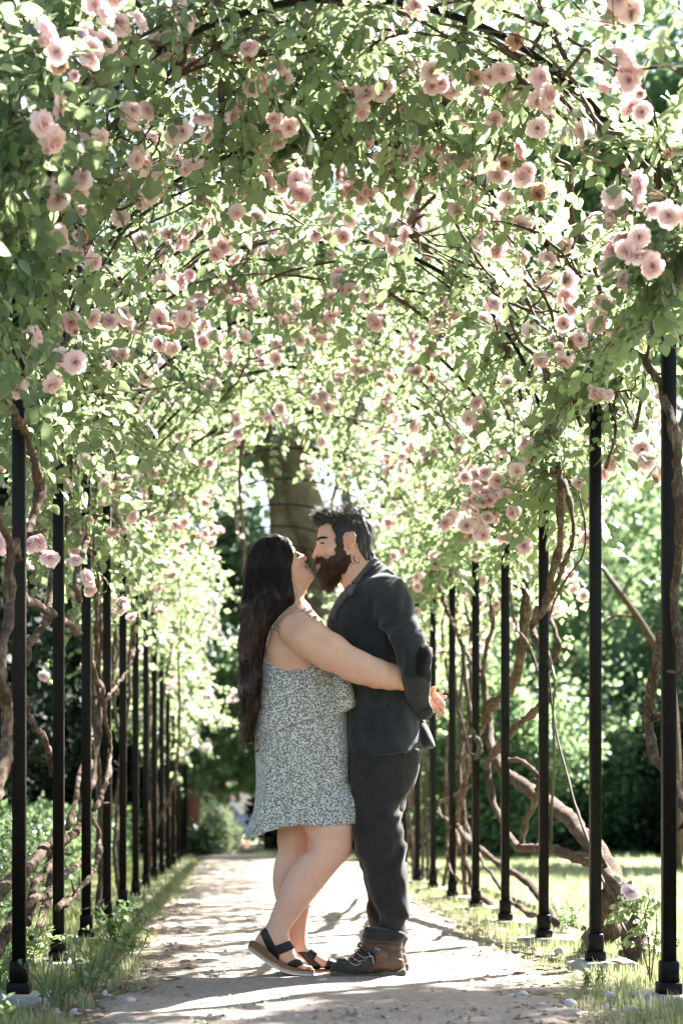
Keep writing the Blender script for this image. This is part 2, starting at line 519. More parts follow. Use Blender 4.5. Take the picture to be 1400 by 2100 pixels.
for sgn in (-1, 1):
    x = PCX + sgn * PHW
    for n in range(NP - 1):            # eave beams, bay by bay
        ya, yb = Y0 + n * BAY, Y0 + (n + 1) * BAY
        V, T, Q = box((x - 0.020, ya + 0.002, SPRING + 0.014), (x + 0.020, yb - 0.002, SPRING + 0.104))
        mesh_obj('eave_beam', V, [Q], M['beam_paint'], pergola, smooth=False)
    xx = sgn * 0.41
    zz = SPRING + PRISE * math.sqrt(1 - (xx / PHW) ** 2) + 0.034
    V, T, Q = box((PCX + xx - 0.013, Y0 - 0.3, zz - 0.014), (PCX + xx + 0.013, Y0 + 9 * BAY, zz + 0.014))
    mesh_obj('purlin', V, [Q], M['purlin_paint'], pergola, smooth=False)
# eave beam that runs on from the first post towards the camera
for sgn in (-1, 1):
    x = PCX + sgn * PHW
    V, T, Q = box((x - 0.020, Y0 - 1.25, SPRING + 0.014), (x + 0.020, Y0 - 0.002, SPRING + 0.104))
    mesh_obj('eave_beam', V, [Q], M['beam_paint'], pergola, smooth=False)
# ------------------------------------------------------------------ leaf, bloom and cane builders
def leaflet(detail=2):
    """Unit leaflet growing along +Y, face up +Z."""
    if detail == 2:
        V = [(0, 0, 0), (-.30, .28, .05), (-.34, .52, .06), (-.20, .80, .02), (0, 1, -.06), (.20, .80, .02), (.34, .52, .06), (.30, .28, .05), (0, .30, -.02), (0, .62, -.03)]
        T = [(0, 8, 1), (0, 7, 8), (3, 9, 4), (5, 4, 9)]
        Q = [(1, 8, 9, 2), (7, 6, 9, 8)]
        T += [(2, 9, 3), (6, 5, 9)]
        return np.array(V, float), np.array(T), np.array(Q)
    V = [(0, 0, 0), (-.33, .48, .06), (0, 1, -.05), (.33, .48, .06)]
    return np.array(V, float), np.array([(0, 2, 1), (0, 3, 2)]), None

def compound_leaf(rs, n=5, detail=2, L=0.05):
    """Rose leaf: leaflets in pairs along a stalk and one at the tip."""
    g = Geo()
    lv, lt, lq = leaflet(detail)
    items = []
    pairs = (n - 1) // 2
    for k in range(pairs):
        yb = L * (0.55 + 0.75 * k)
        for s in (-1, 1):
            items.append((np.array([0, yb, 0]), s * math.radians(62 - 10 * k + 12 * rs.randn() * .6), L * (0.78 + 0.16 * k) * (1 + .08 * rs.randn())))
    items.append((np.array([0, L * (0.75 + 0.75 * (pairs - .2)), 0]), math.radians(8 * rs.randn()), L * 1.12))
    for p, a, s in items:
        roll, pitch = 0.35 * rs.randn(), -0.15 + 0.28 * rs.randn()
        v = lv * np.array([1.12, 1, 1]) * s
        cr, sr = math.cos(roll), math.sin(roll)
        v = np.stack([v[:, 0] * cr + v[:, 2] * sr, v[:, 1], -v[:, 0] * sr + v[:, 2] * cr], -1)
        cp, sp = math.cos(pitch), math.sin(pitch)
        v = np.stack([v[:, 0], v[:, 1] * cp - v[:, 2] * sp, v[:, 1] * sp + v[:, 2] * cp], -1)
        ca, sa = math.cos(-a), math.sin(-a)
        v = np.stack([v[:, 0] * ca - v[:, 1] * sa, v[:, 0] * sa + v[:, 1] * ca, v[:, 2]], -1)
        g.add(v + p, lt, lq, 0.5 + 0.06 * rs.randn())
    if detail == 2:
        yl = items[-1][0][1]
        g.add([(-.0014, 0, 0), (.0014, 0, 0), (.0008, yl, 0), (-.0008, yl, 0)], None, [(0, 1, 2, 3)], 0.55)
    V = np.concatenate(g.V)
    V[:, 2] -= 2.2 * V[:, 1] ** 2          # arching stalk
    T = np.concatenate(g.T) if g.T else None
    Q = np.concatenate(g.Q) if g.Q else None
    return V, T, Q, np.concatenate(g.A)

rl = np.random.RandomState(11)
LEAF_HI = [compound_leaf(rl, n, 2, 0.048) for n in (5, 5, 7, 3)]
LEAF_LO = [compound_leaf(rl, n, 1, 0.050) for n in (5, 5, 3)]
leaf_meshes = []
for V, T, Q, A in LEAF_HI:
    leaf_meshes.append(make_mesh('leaf', V, [T, Q], M['rose_leaf'], attrs={'v': A}))

def frames(D, Nn):
    """Columns X, Y(dir), Z(normal)."""
    D = norm(D)
    X = norm(np.cross(D, Nn))
    Z = np.cross(X, D)
    return np.stack([X, D, Z], -1)

def batch(g, tmpl, P, R, S, v):
    """Copy a template mesh to many places in one go."""
    V, T, Q, A = tmpl
    n, m = len(P), len(V)
    if n == 0: return
    W = np.einsum('nij,mj->nmi', R, V) * S[:, None, None] + P[:, None, :]
    off = (np.arange(n) * m)[:, None, None]
    g.add(W.reshape(-1, 3), None if T is None else (T[None] + off).reshape(-1, 3), None if Q is None else (Q[None] + off).reshape(-1, 4), np.clip((A[None, :] + v[:, None]).ravel(), 0, 1))

def bloom_mesh(seed, R=0.042, openness=1.0, lo=False, mat='petal'):
    rs = np.random.RandomState(seed)
    g = Geo()
    if lo: rings = [(6, 80, 1.0, .85), (6, 52, .9, .6), (5, 24, .7, .35)]
    else: rings = [(6, 86, 1.0, .92), (7, 68, .98, .84), (7, 48, .92, .72), (6, 31, .84, .60), (5, 16, .72, .46), (4, 7, .62, .36)]
    nu, nt = (3, 3) if lo else (5, 4)
    u = np.linspace(-1, 1, nu); t = np.linspace(0, 1, nt)
    U, TT = np.meshgrid(u, t)
    i = (np.arange(nt - 1)[:, None] * nu + np.arange(nu - 1)[None, :]).ravel()
    Q = np.stack([i, i + 1, i + nu + 1, i + nu], -1)
    for (n, ang, ln, v) in rings:
        ph = rs.rand() * 6.28
        for k in range(n):
            a = math.radians(ang) * openness * (1 + .16 * rs.randn())
            L = R * ln * (1 + .10 * rs.randn())
            w = L * 0.62 * (1 + .1 * rs.randn())
            wid = w * np.sin(np.pi * np.clip(.16 + .62 * TT, 0, 1)) ** .8
            # profile in (radial, height): cupped, lip rolling outwards
            bend = a * (0.55 + 0.65 * TT)
            rad = L * TT * np.sin(bend) + .003
            hgt = L * TT * np.cos(bend) * .95
            lip = np.clip(TT - .7, 0, 1) * .5 * L * (ang > 25)
            rad = rad + lip * .4; hgt = hgt - lip * .5
            x = U * wid
            curl = -(U ** 2) * wid * .42                     # sides bend inwards
            ruff = .0025 * np.sin(U * 5 + rs.rand() * 6) * TT + .0012 * rs.randn(*U.shape) * TT
            rr = rad + curl * math.cos(a * .8) + ruff
            zz = hgt - curl * math.sin(a) * .5 + ruff
            b = ph + k * 2 * math.pi / n + .12 * rs.randn()
            X = rr * math.cos(b) - x * math.sin(b)
            Y = rr * math.sin(b) + x * math.cos(b)
            vv = v * .75 + .25 * TT + .07 * rs.randn()
            g.add(np.stack([X, Y, zz], -1).reshape(-1, 3), None, Q, np.clip(vv.ravel(), 0, 1))
    n_pet = len(Q) * sum(r[0] for r in rings)
    # green hip and sepals below
    for k in range(5):
        b = k * 1.2566
        c, s = math.cos(b), math.sin(b)
        pts = [(.004, -.004, -.002), (.004, .004, -.002), (.020, .003, -.008), (.020, -.003, -.008)]
        g.add([(x * c - y * s, x * s + y * c, z) for x, y, z in pts], None, [(0, 1, 2, 3)], .5)
    hv, ht, hq = tube([(0, 0, -.022), (0, 0, -.010), (0, 0, .002)], [.003, .0065, .004], 5)
    g.add(hv, ht, hq, .5)
    V = np.concatenate(g.V)
    F = g.faces()
    nT = len(F[0]) if g.T else 0
    nq = sum(len(q) for q in g.Q)
    idx = np.concatenate([np.ones(nT, int), np.zeros(n_pet, int), np.ones(nq - n_pet, int)])
    return make_mesh('bloom', V, F, [M[mat], M['weed_leaf']], attrs={'v': np.concatenate(g.A)}, mat_idx=idx)

BLOOMS = [bloom_mesh(s, .043, o) for s, o in ((1, 1.0), (2, .9), (3, 1.08), (4, .72), (5, .98))]
BUD = bloom_mesh(9, .030, .35)
SPENT = bloom_mesh(12, .038, 1.15, False, 'spent_petal')
BLOOM_LO = [bloom_mesh(s, .050, 1.0, True) for s in (21, 22)]
BLOOM_WHITE = [bloom_mesh(s, .055, 1.0, True, 'white_petal') for s in (31, 32)]

def vault_point(side, s, r):
    """Point on the rose vault: s metres up from the eave along the arch (negative hangs below), r out from the arch."""
    Lq = 1.61
    th = np.clip(s / Lq, 0, 1.1) * math.pi / 2
    x = (PHW + r) * np.cos(th)
    z = SPRING + (PRISE + r) * np.sin(th) + np.minimum(s, 0)
    nx, nz = np.cos(th), np.sin(th)
    return PCX + side * x, z, side * nx, nz

CAMP = np.array([0, 0, EYE])
def to_px(P):
    P = np.asarray(P)
    return VPX + F_PX * P[..., 0] / P[..., 1], VPY - F_PX * (P[..., 2] - EYE) / P[..., 1]

class Plant:
    """One climbing rose: canes, leaves, blooms and a mass of lesser foliage."""
    def __init__(s, label, base, detail, group='climbing roses trained over the pergola'):
        s.root = empty('climbing_rose', base, label, 'climbing rose', group)
        s.base = np.array(base, float)
        s.detail = detail
        s.P, s.D, s.N, s.v = [], [], [], []
        s.blooms = []
        s.twigs = Geo()
    def cane(s, pts, r0, r1, mat='thin_cane', sides=5, per=4, knob=0.0, seed=0, name='cane'):
        C = catmull(pts, per)
        n = len(C)
        r = np.linspace(r0, r1, n)
        if knob:
            C = C + knob * 0.5 * np.stack([vnoise(C, 9, seed), vnoise(C, 9, seed + 1), vnoise(C, 9, seed + 2)], -1)
            r = r * (1 + 0.20 * vnoise(C, 20, seed + 3) + 1.5 * np.clip(vnoise(C, 11, seed + 4) - .42, 0, 1))
        V, T, Q = tube(C, r, sides)
        if knob:
            V = V + (knob * .35) * vnoise(V, 60, seed + 6)[:, None] * norm(V - np.repeat(np.vstack([C]), 1, 0)[np.minimum(np.arange(len(V)) // sides, n - 1)])
        part = mesh_obj(name, V, [T, Q], M[mat], s.root)
        if mat in ('cane', 'green_cane') and s.detail:
            rs = np.random.RandomState(seed + 5); g = Geo()
            tn = norm(np.gradient(C, axis=0))
            for q in range(int(n * (.9 if mat == 'cane' else 2.2))):       # thorns, and now and then a cut side shoot
                i = rs.randint(1, n - 1); d = rs.randn(3); d = norm(d - tn[i] * np.dot(d, tn[i])); stub = rs.rand() < .10 and mat == 'cane'
                L = rs.uniform(.025, .06) if stub else rs.uniform(.006, .011)
                a = C[i] + (C[min(i + 1, n - 1)] - C[i]) * rs.rand() + d * r[i] * .75
                w = r[i] * .45 if stub else .0028
                V, T, Q = tube(np.array([a, a + d * L * .5 + tn[i] * L * .2 * stub, a + d * L + tn[i] * L * .5 * stub]), [w, w * (.8 if stub else .45), w * (.6 if stub else .05)], 5)
                g.add(V, T, Q)
            tag(g.obj('thorns', M[mat], part), kind='stuff')
        return C
    def spray(s, p, d, length, nleaf, rs, droop=0.35, v0=0.0, bloom=0, twig=True, outward=None, k_up=.75):
        n = 6
        t = np.linspace(0, 1, n)[:, None]
        bend = rs.randn(3) * .22
        C = p + d * length * t + (bend * length) * t ** 2 + np.array([0, 0, -droop * length]) * t ** 2
        if twig:
            V, T, Q = tube(C, np.linspace(.0028, .0012, n), 3, cap=False)
            s.twigs.add(V, None, Q)
        tt = np.linspace(.12, 1, nleaf)
        pos = np.stack([np.interp(tt, t[:, 0], C[:, k]) for k in range(3)], -1)
        tang = norm(np.gradient(C, axis=0))
        tg = np.stack([np.interp(tt, t[:, 0], tang[:, k]) for k in range(3)], -1)
        sidev = norm(np.cross(tg, rs.randn(3) + np.array([0, 0, .8])))
        alt = np.where(np.arange(nleaf) % 2 == 0, 1, -1)[:, None]
        D = norm(tg * .55 + sidev * alt * .8 + rs.randn(nleaf, 3) * .28 + np.array([0, 0, -.12]))
        up = np.array([0, 0, k_up]) + (outward if outward is not None else 0)
        Nn = norm(rs.randn(nleaf, 3) * .55 + up)
        s.P.append(pos); s.D.append(D); s.N.append(Nn)
        s.v.append(v0 + .14 * rs.randn(nleaf) + .12 * tt)
        if bloom:
            s.cluster(C[-1], norm(tang[-1] + np.array([0, 0, .3])), bloom, rs)
        return C[-1]
    def cluster(s, p, d, n, rs, spread=.055, size=1.0):
        p = np.asarray(p)
        for k in range(n):
            off = rs.randn(3)
            off = off / np.linalg.norm(off) * spread * (0.25 + .75 * rs.rand()) * (n > 1)
            q = p + off * np.array([1, .8, 1]) * (n ** .42)
            dd = norm(d * .5 + off / spread * .6 + rs.randn(3) * .45 + np.array([0, -.35, -0.05]))
            s.blooms.append((q, dd, size * (0.60 + .26 * rs.rand()), rs.rand() < .14))
            if s.detail:
                V, T, Q = tube(np.array([p - d * .07 - np.array([0, 0, .02]), (p + q) / 2 - d * .02, q - dd * .018]), [.002, .0018, .0022], 3, cap=False)
                s.twigs.add(V, None, Q)
    def finish(s, n_obj, rs, leaf_scale=1.0, white=False):
        if s.P:
            P = np.concatenate(s.P); D = np.concatenate(s.D); Nn = np.concatenate(s.N); v = np.concatenate(s.v)
            S = leaf_scale * (0.62 + .62 * rs.rand(len(P)))
            R = frames(D, Nn)
            x, y = to_px(P)
            dist = np.linalg.norm(P - CAMP, axis=1) + 50 * ((x < -30) | (x > 1430) | (y < -60) | (y > 2100))
            order = np.argsort(dist / S)
            pick = order[:n_obj]; rest = order[n_obj:]
            base = Vector(s.base)
            for k, i in enumerate(pick):
                o = bpy.data.objects.new('leaf', leaf_meshes[k % 4])
                m3 = Matrix([list(R[i][r] * S[i]) for r in range(3)]).to_4x4()
                m3.translation = Vector(P[i]) - base
                o.matrix_basis = m3
                COL.objects.link(o)
                o.parent = s.root
            g = Geo()
            tm = LEAF_HI if s.detail == 2 else LEAF_LO
            for j in range(len(tm)):
                sel = rest[j::len(tm)]
                batch(g, tm[j], P[sel], R[sel], S[sel], v[sel])
            if g.n:
                tag(g.obj('foliage', M['rose_leaf'], s.root, attr='v'), kind='stuff')
        if s.twigs.n:
            tag(s.twigs.obj('twigs', M['thin_cane'], s.root), kind='stuff')
        base = Vector(s.base)
        for q, d, sz, bud in s.blooms:
            old = s.detail and not bud and rs.rand() < .03
            if s.detail: me = BUD if bud else SPENT if old else BLOOMS[rs.randint(5)]
            else: me = (BLOOM_WHITE if white else BLOOM_LO)[rs.randint(2)]
            o = bpy.data.objects.new('rosebud' if (bud and s.detail) else 'bloom', me)
            z = Vector(d)
            m4 = z.to_track_quat('Z', 'Y').to_matrix().to_4x4() @ Matrix.Rotation(rs.rand() * 6.28, 4, 'Z') @ Matrix.Scale(sz, 4)
            if old: o['label'] = 'browned spent bloom'
            m4.translation = Vector(q) - base
            o.matrix_basis = m4
            COL.objects.link(o)
            o.parent = s.root

ORD = ['first', 'second', 'third', 'fourth', 'fifth', 'sixth', 'seventh']
rr = np.random.RandomState(77)
plants = {}
look = {(-1, 0): 'climbing rose over the nearest left post, knotted cane hooking in front of the second post',
        (-1, 1): 'climbing rose at the second left post, paired slim canes twisting together behind the third post',
        (-1, 2): 'climbing rose at the third left post, cane bowing out in a loop low down',
        (1, 0): 'climbing rose at the nearest right post, dense pink clusters above the post head',
        (1, 1): 'climbing rose rooted beside the second right post, thickest shaggy trunk leaning far over',
        (1, 2): 'climbing rose at the third right post, cane in a wide S past the post',
        (1, 3): 'climbing rose at the fourth right post under the big hanging bunch of pink blooms',
        (1, 4): 'climbing rose at the fifth right post, pale canes bowing down towards the path'}
base_xy = {(-1, 0): (-.92, 6.3), (-1, 1): (-.90, 6.95), (-1, 2): (-.90, 8.5), (1, 0): (1.62, 5.7), (1, 1): (1.60, 7.40), (1, 2): (1.58, 8.3), (1, 3): (1.56, 9.6), (1, 4): (1.56, 10.8)}
for sgn in (-1, 1):
    for n in range(7):
        side = 'left' if sgn < 0 else 'right'
        lab = look.get((sgn, n), 'climbing rose at the %s %s post of the pergola' % (ORD[n], side))
        bx, by = base_xy.get((sgn, n), (PCX + sgn * (PHW + .17), Y0 + n * BAY + .1))
        plants[sgn, n] = Plant(lab, (bx, by, 0.0), 2 if n <= 2 else 1)

# --- leafy sprays over every bay; thin places let the sun reach the couple
SUN_V = np.array(SUN_DIR)
SUN_GAPS = [(np.array(q), r) for q, r in [((.58, 6.95, 1.47), .27), ((.66, 6.95, 1.22), .20), ((.40, 6.83, 1.74), .20), ((.24, 6.80, 1.52), .17), ((.66, 6.95, .75), .16)]]
def density_noise(P):
    return vnoise(P, 1.6, 21) * .6 + vnoise(P, 3.7, 22) * .5
for (sgn, n), pl in plants.items():
    rs = np.random.RandomState(100 + n * 2 + (sgn > 0))
    ya = Y0 + (n - .5) * BAY - (0.75 if n == 0 else 0)
    yb = Y0 + (n + .5) * BAY
    drop = {(-1, 0): .10, (-1, 1): .30, (-1, 2): .36, (-1, 3): .32, (-1, 4): .30, (1, 0): .05, (1, 1): .08, (1, 2): .20, (1, 3): .22, (1, 4): .15}.get((sgn, n), .25)
    top = 1.64 if n <= 4 else (1.60 if n == 5 else 1.25)
    N = int({0: 160, 1: 118, 2: 120, 3: 115, 4: 112}.get(n, 112))
    tries = 0; made = 0
    while made < N and tries < N * 6:
        tries += 1
        s_ = -drop * rs.rand() ** 1.3 if rs.rand() < .11 else top * rs.rand()
        if n == 0 and s_ < (.22 if sgn > 0 else .10): continue
        if (sgn, n) == (1, 1) and s_ < .10: continue
        Y = ya + (yb - ya) * rs.rand()
        r = np.clip(.16 + .12 * rs.randn(), -.05, .42)
        x, z, nx, nz = vault_point(sgn, s_, r)
        p = np.array([x, Y, z])
        if any(np.linalg.norm(np.cross(p - c0, SUN_V)) < rad and np.dot(p - c0, SUN_V) > 0 for c0, rad in SUN_GAPS): continue
        near_arch = math.exp(-((Y - (Y0 + n * BAY)) / .25) ** 2)
        if 1.25 * density_noise(p) + .40 * near_arch - .05 * (s_ > 1.1) < .02 + .25 * rs.rand(): continue
        made += 1
        outv = np.array([nx, 0, nz])
        d = norm(rs.randn(3) + outv * .25 + np.array([0, -.25, -.15]))
        L = .16 + .26 * rs.rand()
        nb = 0
        pb = {0: .30, 1: .55, 2: .55, 3: .48, 4: .42}.get(n, .34)
        if rs.rand() < pb: nb = rs.choice([1, 2, 3, 4], p=[.22, .30, .28, .20])
        pl.spray(p, d, L, 5 + rs.randint(4), rs, .4, .10 * rs.randn() + .0, nb, pl.detail == 2, outv * .5)

# --- canes bent along the arches and wandering between them
for (sgn, n), pl in plants.items():
    rs = np.random.RandomState(300 + n * 2 + (sgn > 0))
    Y = Y0 + n * BAY
    for k in range(4 if n <= 2 else 2):
        a1 = rs.uniform(50, 118) if n <= 4 else rs.uniform(45, 75)
        th = np.radians(np.linspace(-8, a1, 10))
        r = rs.uniform(-.02, .11) + .035 * np.cumsum(rs.randn(10)) * .6
        yy = Y + rs.uniform(-.10, .12) + .035 * np.cumsum(rs.randn(10))
        x = PCX + sgn * (PHW + r) * np.cos(np.clip(th, 0, 3)); z = SPRING + (PRISE + r) * np.sin(th)
        pl.cane(np.stack([x, yy, z], -1), rs.uniform(.007, .012), rs.uniform(.003, .005), 'thin_cane', 5, 4, .012, n * 10 + k)
    for k in range(11 if n <= 2 else 6 if n <= 5 else 2):   # cross canes, bay to bay
        s0 = rs.uniform(.1, 1.5 if n <= 4 else .9); r = rs.uniform(-.12, .08)
        pts = []
        yv, sv = Y + rs.uniform(-.5, .5), s0
        dy, ds = rs.uniform(-.14, .14), rs.uniform(-.13, .13)
        for q in range(8):
            x, z, _, _ = vault_point(sgn, sv, r)
            pts.append((x, yv, z))
            dy += .06 * rs.randn(); ds += .06 * rs.randn(); r = np.clip(r + .035 * rs.randn(), -.16, .3)
            yv += dy; sv = min(max(sv + ds, -.1), 1.75)
        pl.cane(pts, rs.uniform(.005, .010), .002, 'thin_cane', 4, 4, .014, 50 + n * 10 + k)

# --- canes the photograph shows, traced against the row of posts they climb (x metres from the path line, pixel path, radii)
def side_trace(X0, X1, pts):
    out = []
    for i, (px, py) in enumerate(pts):
        X = X0 + (X1 - X0) * i / max(len(pts) - 1, 1)
        Y = np.clip(F_PX * X / (px - VPX) if abs(px - VPX) > 1 else 12, 4.6, 13.5)
        q = at(px, py, Y); 
        out.append(q)
    return out
def cane_t(key, X0, X1, r0, r1, pts, mat='cane', sides=7, knob=.02, per=5):
    p = side_trace(X0, X1, pts)
    if p[0][2] > p[-1][2]: p = p[::-1]; r0, r1 = r1, r0
    plants[key].cane(p, r0, r1, mat, sides, per, knob, int(abs(pts[0][0]) + pts[0][1]) % 97)
R_, L_ = 1, -1
cane_t((1, 1), 1.60, 1.52, .050, .020, [(1310, 1985), (1302, 1932), (1296, 1880), (1284, 1840), (1258, 1804), (1232, 1756), (1200, 1720), (1172, 1684), (1128, 1652), (1096, 1628), (1064, 1604), (1032, 1580), (1012, 1540), (1000, 1500), (1000, 1455), (1032, 1425), (1060, 1380), (1072, 1320), (1074, 1260), (1076, 1205), (1062, 1156), (1052, 1110)], sides=9)
cane_t((1, 1), 1.63, 1.56, .052, .030, [(1198, 1950), (1215, 1928), (1240, 1900), (1250, 1850), (1246, 1800), (1222, 1748)], sides=9)
cane_t((1, 2), 1.55, 1.34, .026, .013, [(1292, 1845), (1260, 1808), (1236, 1780), (1212, 1770), (1180, 1756), (1136, 1744), (1096, 1740), (1060, 1736), (1036, 1700), (1016, 1656), (1004, 1612), (1000, 1568), (1020, 1536), (1048, 1500), (1096, 1460), (1116, 1432), (1118, 1390), (1122, 1350), (1100, 1308), (1092, 1276), (1116, 1232), (1132, 1180), (1148, 1100), (1148, 1000), (1144, 960)])
cane_t((1, 2), 1.36, 1.36, .012, .008, [(1100, 1276), (1136, 1204), (1156, 1156), (1170, 1120), (1170, 1040), (1156, 985)], 'cane', 6)
cane_t((1, 2), 1.50, 1.42, .0065, .005, [(1284, 1915), (1252, 1848), (1228, 1788), (1204, 1724), (1180, 1652), (1160, 1580), (1140, 1500), (1128, 1420), (1120, 1345), (1120, 1292), (1136, 1236), (1160, 1188), (1194, 1136), (1198, 1080), (1186, 1010)], 'thin_cane', 6, .006)
cane_t((1, 2), 1.42, 1.42, .008, .005, [(1128, 1735), (1131, 1660), (1136, 1560), (1133, 1470), (1136, 1400), (1128, 1352)], 'green_cane', 5, .004)
cane_t((1, 4), 1.52, 1.30, .022, .013, [(1140, 1895), (1112, 1848), (1088, 1816), (1056, 1792), (1024, 1772), (976, 1736), (944, 1704), (932, 1680), (944, 1652), (956, 1588), (984, 1532), (966, 1490), (948, 1330), (920, 1260), (900, 1190), (890, 1150)])
cane_t((1, 3), 1.48, 1.36, .013, .009, [(1000, 1440), (980, 1380), (948, 1324), (920, 1260), (898, 1190), (885, 1140)], 'cane', 6)
cane_t((1, 3), 1.44, 1.40, .016, .010, [(1000, 1445), (992, 1412), (992, 1352), (1008, 1284), (1004, 1220), (1005, 1130)], 'cane', 6)
cane_t((1, 3), 1.50, 1.42, .013, .009, [(992, 1500), (987, 1400), (972, 1316), (956, 1252), (945, 1180), (950, 1120)], 'cane', 6)
cane_t((1, 3), 1.50, 1.40, .016, .012, [(1068, 1728), (1080, 1676), (1100, 1632), (1104, 1600), (1085, 1570), (1040, 1555)], 'cane', 6)
cane_t((1, 3), 1.55, 1.50, .016, .010, [(1096, 1880), (1076, 1868), (1048, 1848), (1012, 1800), (984, 1760), (958, 1700), (950, 1640)], 'cane', 6)
cane_t((1, 4), 1.52, 1.45, .022, .014, [(1020, 1870), (1008, 1856), (968, 1820), (960, 1780), (936, 1716), (925, 1660), (920, 1600), (960, 1540), (1000, 1470)], 'cane', 6)
cane_t((1, 4), 1.40, 1.34, .012, .006, [(975, 1605), (930, 1632), (898, 1648), (905, 1672), (922, 1690), (915, 1730), (925, 1785), (950, 1810)], 'cane', 6)
cane_t((1, 3), 1.50, 1.42, .008, .005, [(1104, 1390), (1090, 1340), (1075, 1310), (1052, 1270), (1046, 1180)], 'cane', 5)
cane_t((1, 2), 1.48, 1.46, .014, .009, [(1128, 1360), (1146, 1330), (1140, 1300), (1128, 1270), (1124, 1230)], 'cane', 6)
cane_t((1, 0), 1.46, 1.42, .020, .016, [(1420, 1690), (1392, 1640), (1372, 1592), (1344, 1552), (1332, 1500), (1328, 1468), (1336, 1412), (1348, 1348), (1352, 1300)], 'cane', 7)
cane_t((1, 0), 1.40, 1.34, .018, .012, [(1410, 1420), (1392, 1310), (1384, 1232), (1388, 1140), (1398, 1050), (1390, 960), (1385, 890), (1352, 800), (1325, 740), (1290, 720), (1250, 712)], 'cane', 7)
cane_t((1, 0), 1.30, 1.36, .007, .005, [(1302, 880), (1316, 800), (1330, 720), (1340, 640), (1335, 590)], 'cane', 5, .01)
cane_t((1, 0), 1.42, 1.30, .006, .004, [(1270, 800), (1296, 860), (1302, 876), (1318, 800)], 'cane', 5, .01)
cane_t((1, 1), 1.40, 1.44, .007, .005, [(1240, 960), (1255, 920), (1262, 870), (1248, 830), (1240, 800)], 'cane', 5, .01)
# left side
cane_t((-1, 0), -.82, -.715, .022, .012, [(-30, 1850), (0, 1829), (26, 1803), (59, 1780), (92, 1743), (122, 1727), (148, 1714), (164, 1684), (178, 1632), (191, 1592), (197, 1533), (201, 1477), (204, 1421), (194, 1390), (188, 1355), (178, 1319), (158, 1293), (132, 1270), (105, 1257), (79, 1243), (53, 1230), (39, 1212), (39, 1164), (37, 1115), (59, 1089), (76, 1040), (82, 1000), (70, 950), (55, 900), (35, 850), (0, 820), (-30, 800)], sides=8)
cane_t((-1, 1), -.80, -.74, .013, .009, [(206, 1400), (201, 1329), (197, 1280), (201, 1230), (201, 1155), (188, 1095), (192, 1060)], 'cane', 6)
cane_t((-1, 1), -.82, -.80, .012, .009, [(204, 1470), (210, 1421), (217, 1339), (206, 1280), (209, 1228), (200, 1150)], 'cane', 6)
cane_t((-1, 1), -.70, -.72, .013, .010, [(165, 1230), (155, 1197), (161, 1158), (178, 1109), (194, 1066), (200, 1050)], 'cane', 6)
cane_t((-1, 2), -.70, -.78, .014, .008, [(120, 1860), (138, 1849), (164, 1822), (194, 1783), (207, 1737), (204, 1710), (184, 1674), (181, 1632), (190, 1560)], 'cane', 6)
cane_t((-1, 2), -.72, -.74, .014, .007, [(196, 1660), (210, 1625), (222, 1590), (227, 1543), (224, 1503), (214, 1454), (224, 1424), (250, 1391), (270, 1355), (276, 1312), (270, 1230), (256, 1178), (253, 1115), (243, 1072)], 'cane', 6)
cane_t((-1, 2), -.80, -.76, .009, .007, [(228, 1420), (240, 1345), (237, 1296), (237, 1247), (253, 1174), (250, 1110)], 'cane', 5)
cane_t((-1, 1), -.82, -.84, .014, .011, [(141, 1697), (164, 1592), (188, 1516), (198, 1450)], 'cane', 6)
cane_t((-1, 1), -.82, -.82, .016, .012, [(54, 1362), (62, 1319), (95, 1273), (105, 1230), (112, 1170), (130, 1090), (142, 1000), (146, 900), (148, 820)], 'cane', 6)
cane_t((-1, 0), -.78, -.78, .012, .016, [(52, 1430), (60, 1465), (72, 1490), (92, 1516), (108, 1585)], 'cane', 6)
cane_t((-1, 0), -.68, -.70, .018, .013, [(-12, 1640), (0, 1592), (10, 1543), (13, 1460), (3, 1395), (3, 1329), (20, 1257), (23, 1184), (20, 1109), (0, 1066), (-20, 1020)], 'cane', 7)
cane_t((-1, 0), -.84, -.84, .019, .013, [(56, 1890), (62, 1862), (72, 1816), (95, 1789), (108, 1750), (128, 1728)], 'cane', 8)
cane_t((-1, 1), -.86, -.86, .022, .014, [(68, 1950), (72, 1928), (89, 1872), (108, 1796), (124, 1740), (132, 1700)], 'cane', 8)
cane_t((-1, 0), -.80, -.80, .020, .014, [(-8, 1955), (0, 1944), (26, 1888), (60, 1850), (100, 1830), (140, 1790), (170, 1764)], 'cane', 8)
for (sg, n), (px0, rad) in {(-1, 3): (262, .012), (-1, 4): (300, .012), (-1, 5): (318, .012), (1, 5): (905, .013), (1, 6): (870, .012)}.items():
    x = PCX + sg * (PHW + .06); Y = Y0 + n * BAY + .15
    rs = np.random.RandomState(n + 900)
    for q in range(2):
        zz = np.linspace(0, SPRING, 8)
        pts = np.stack([x + sg * .05 + .05 * np.cumsum(rs.randn(8)) * .7, Y + .07 * np.cumsum(rs.randn(8)), zz], -1)
        plants[sg, n].cane(pts, rad * 1.3, rad * .7, 'cane', 6, 4, .02, n + q)
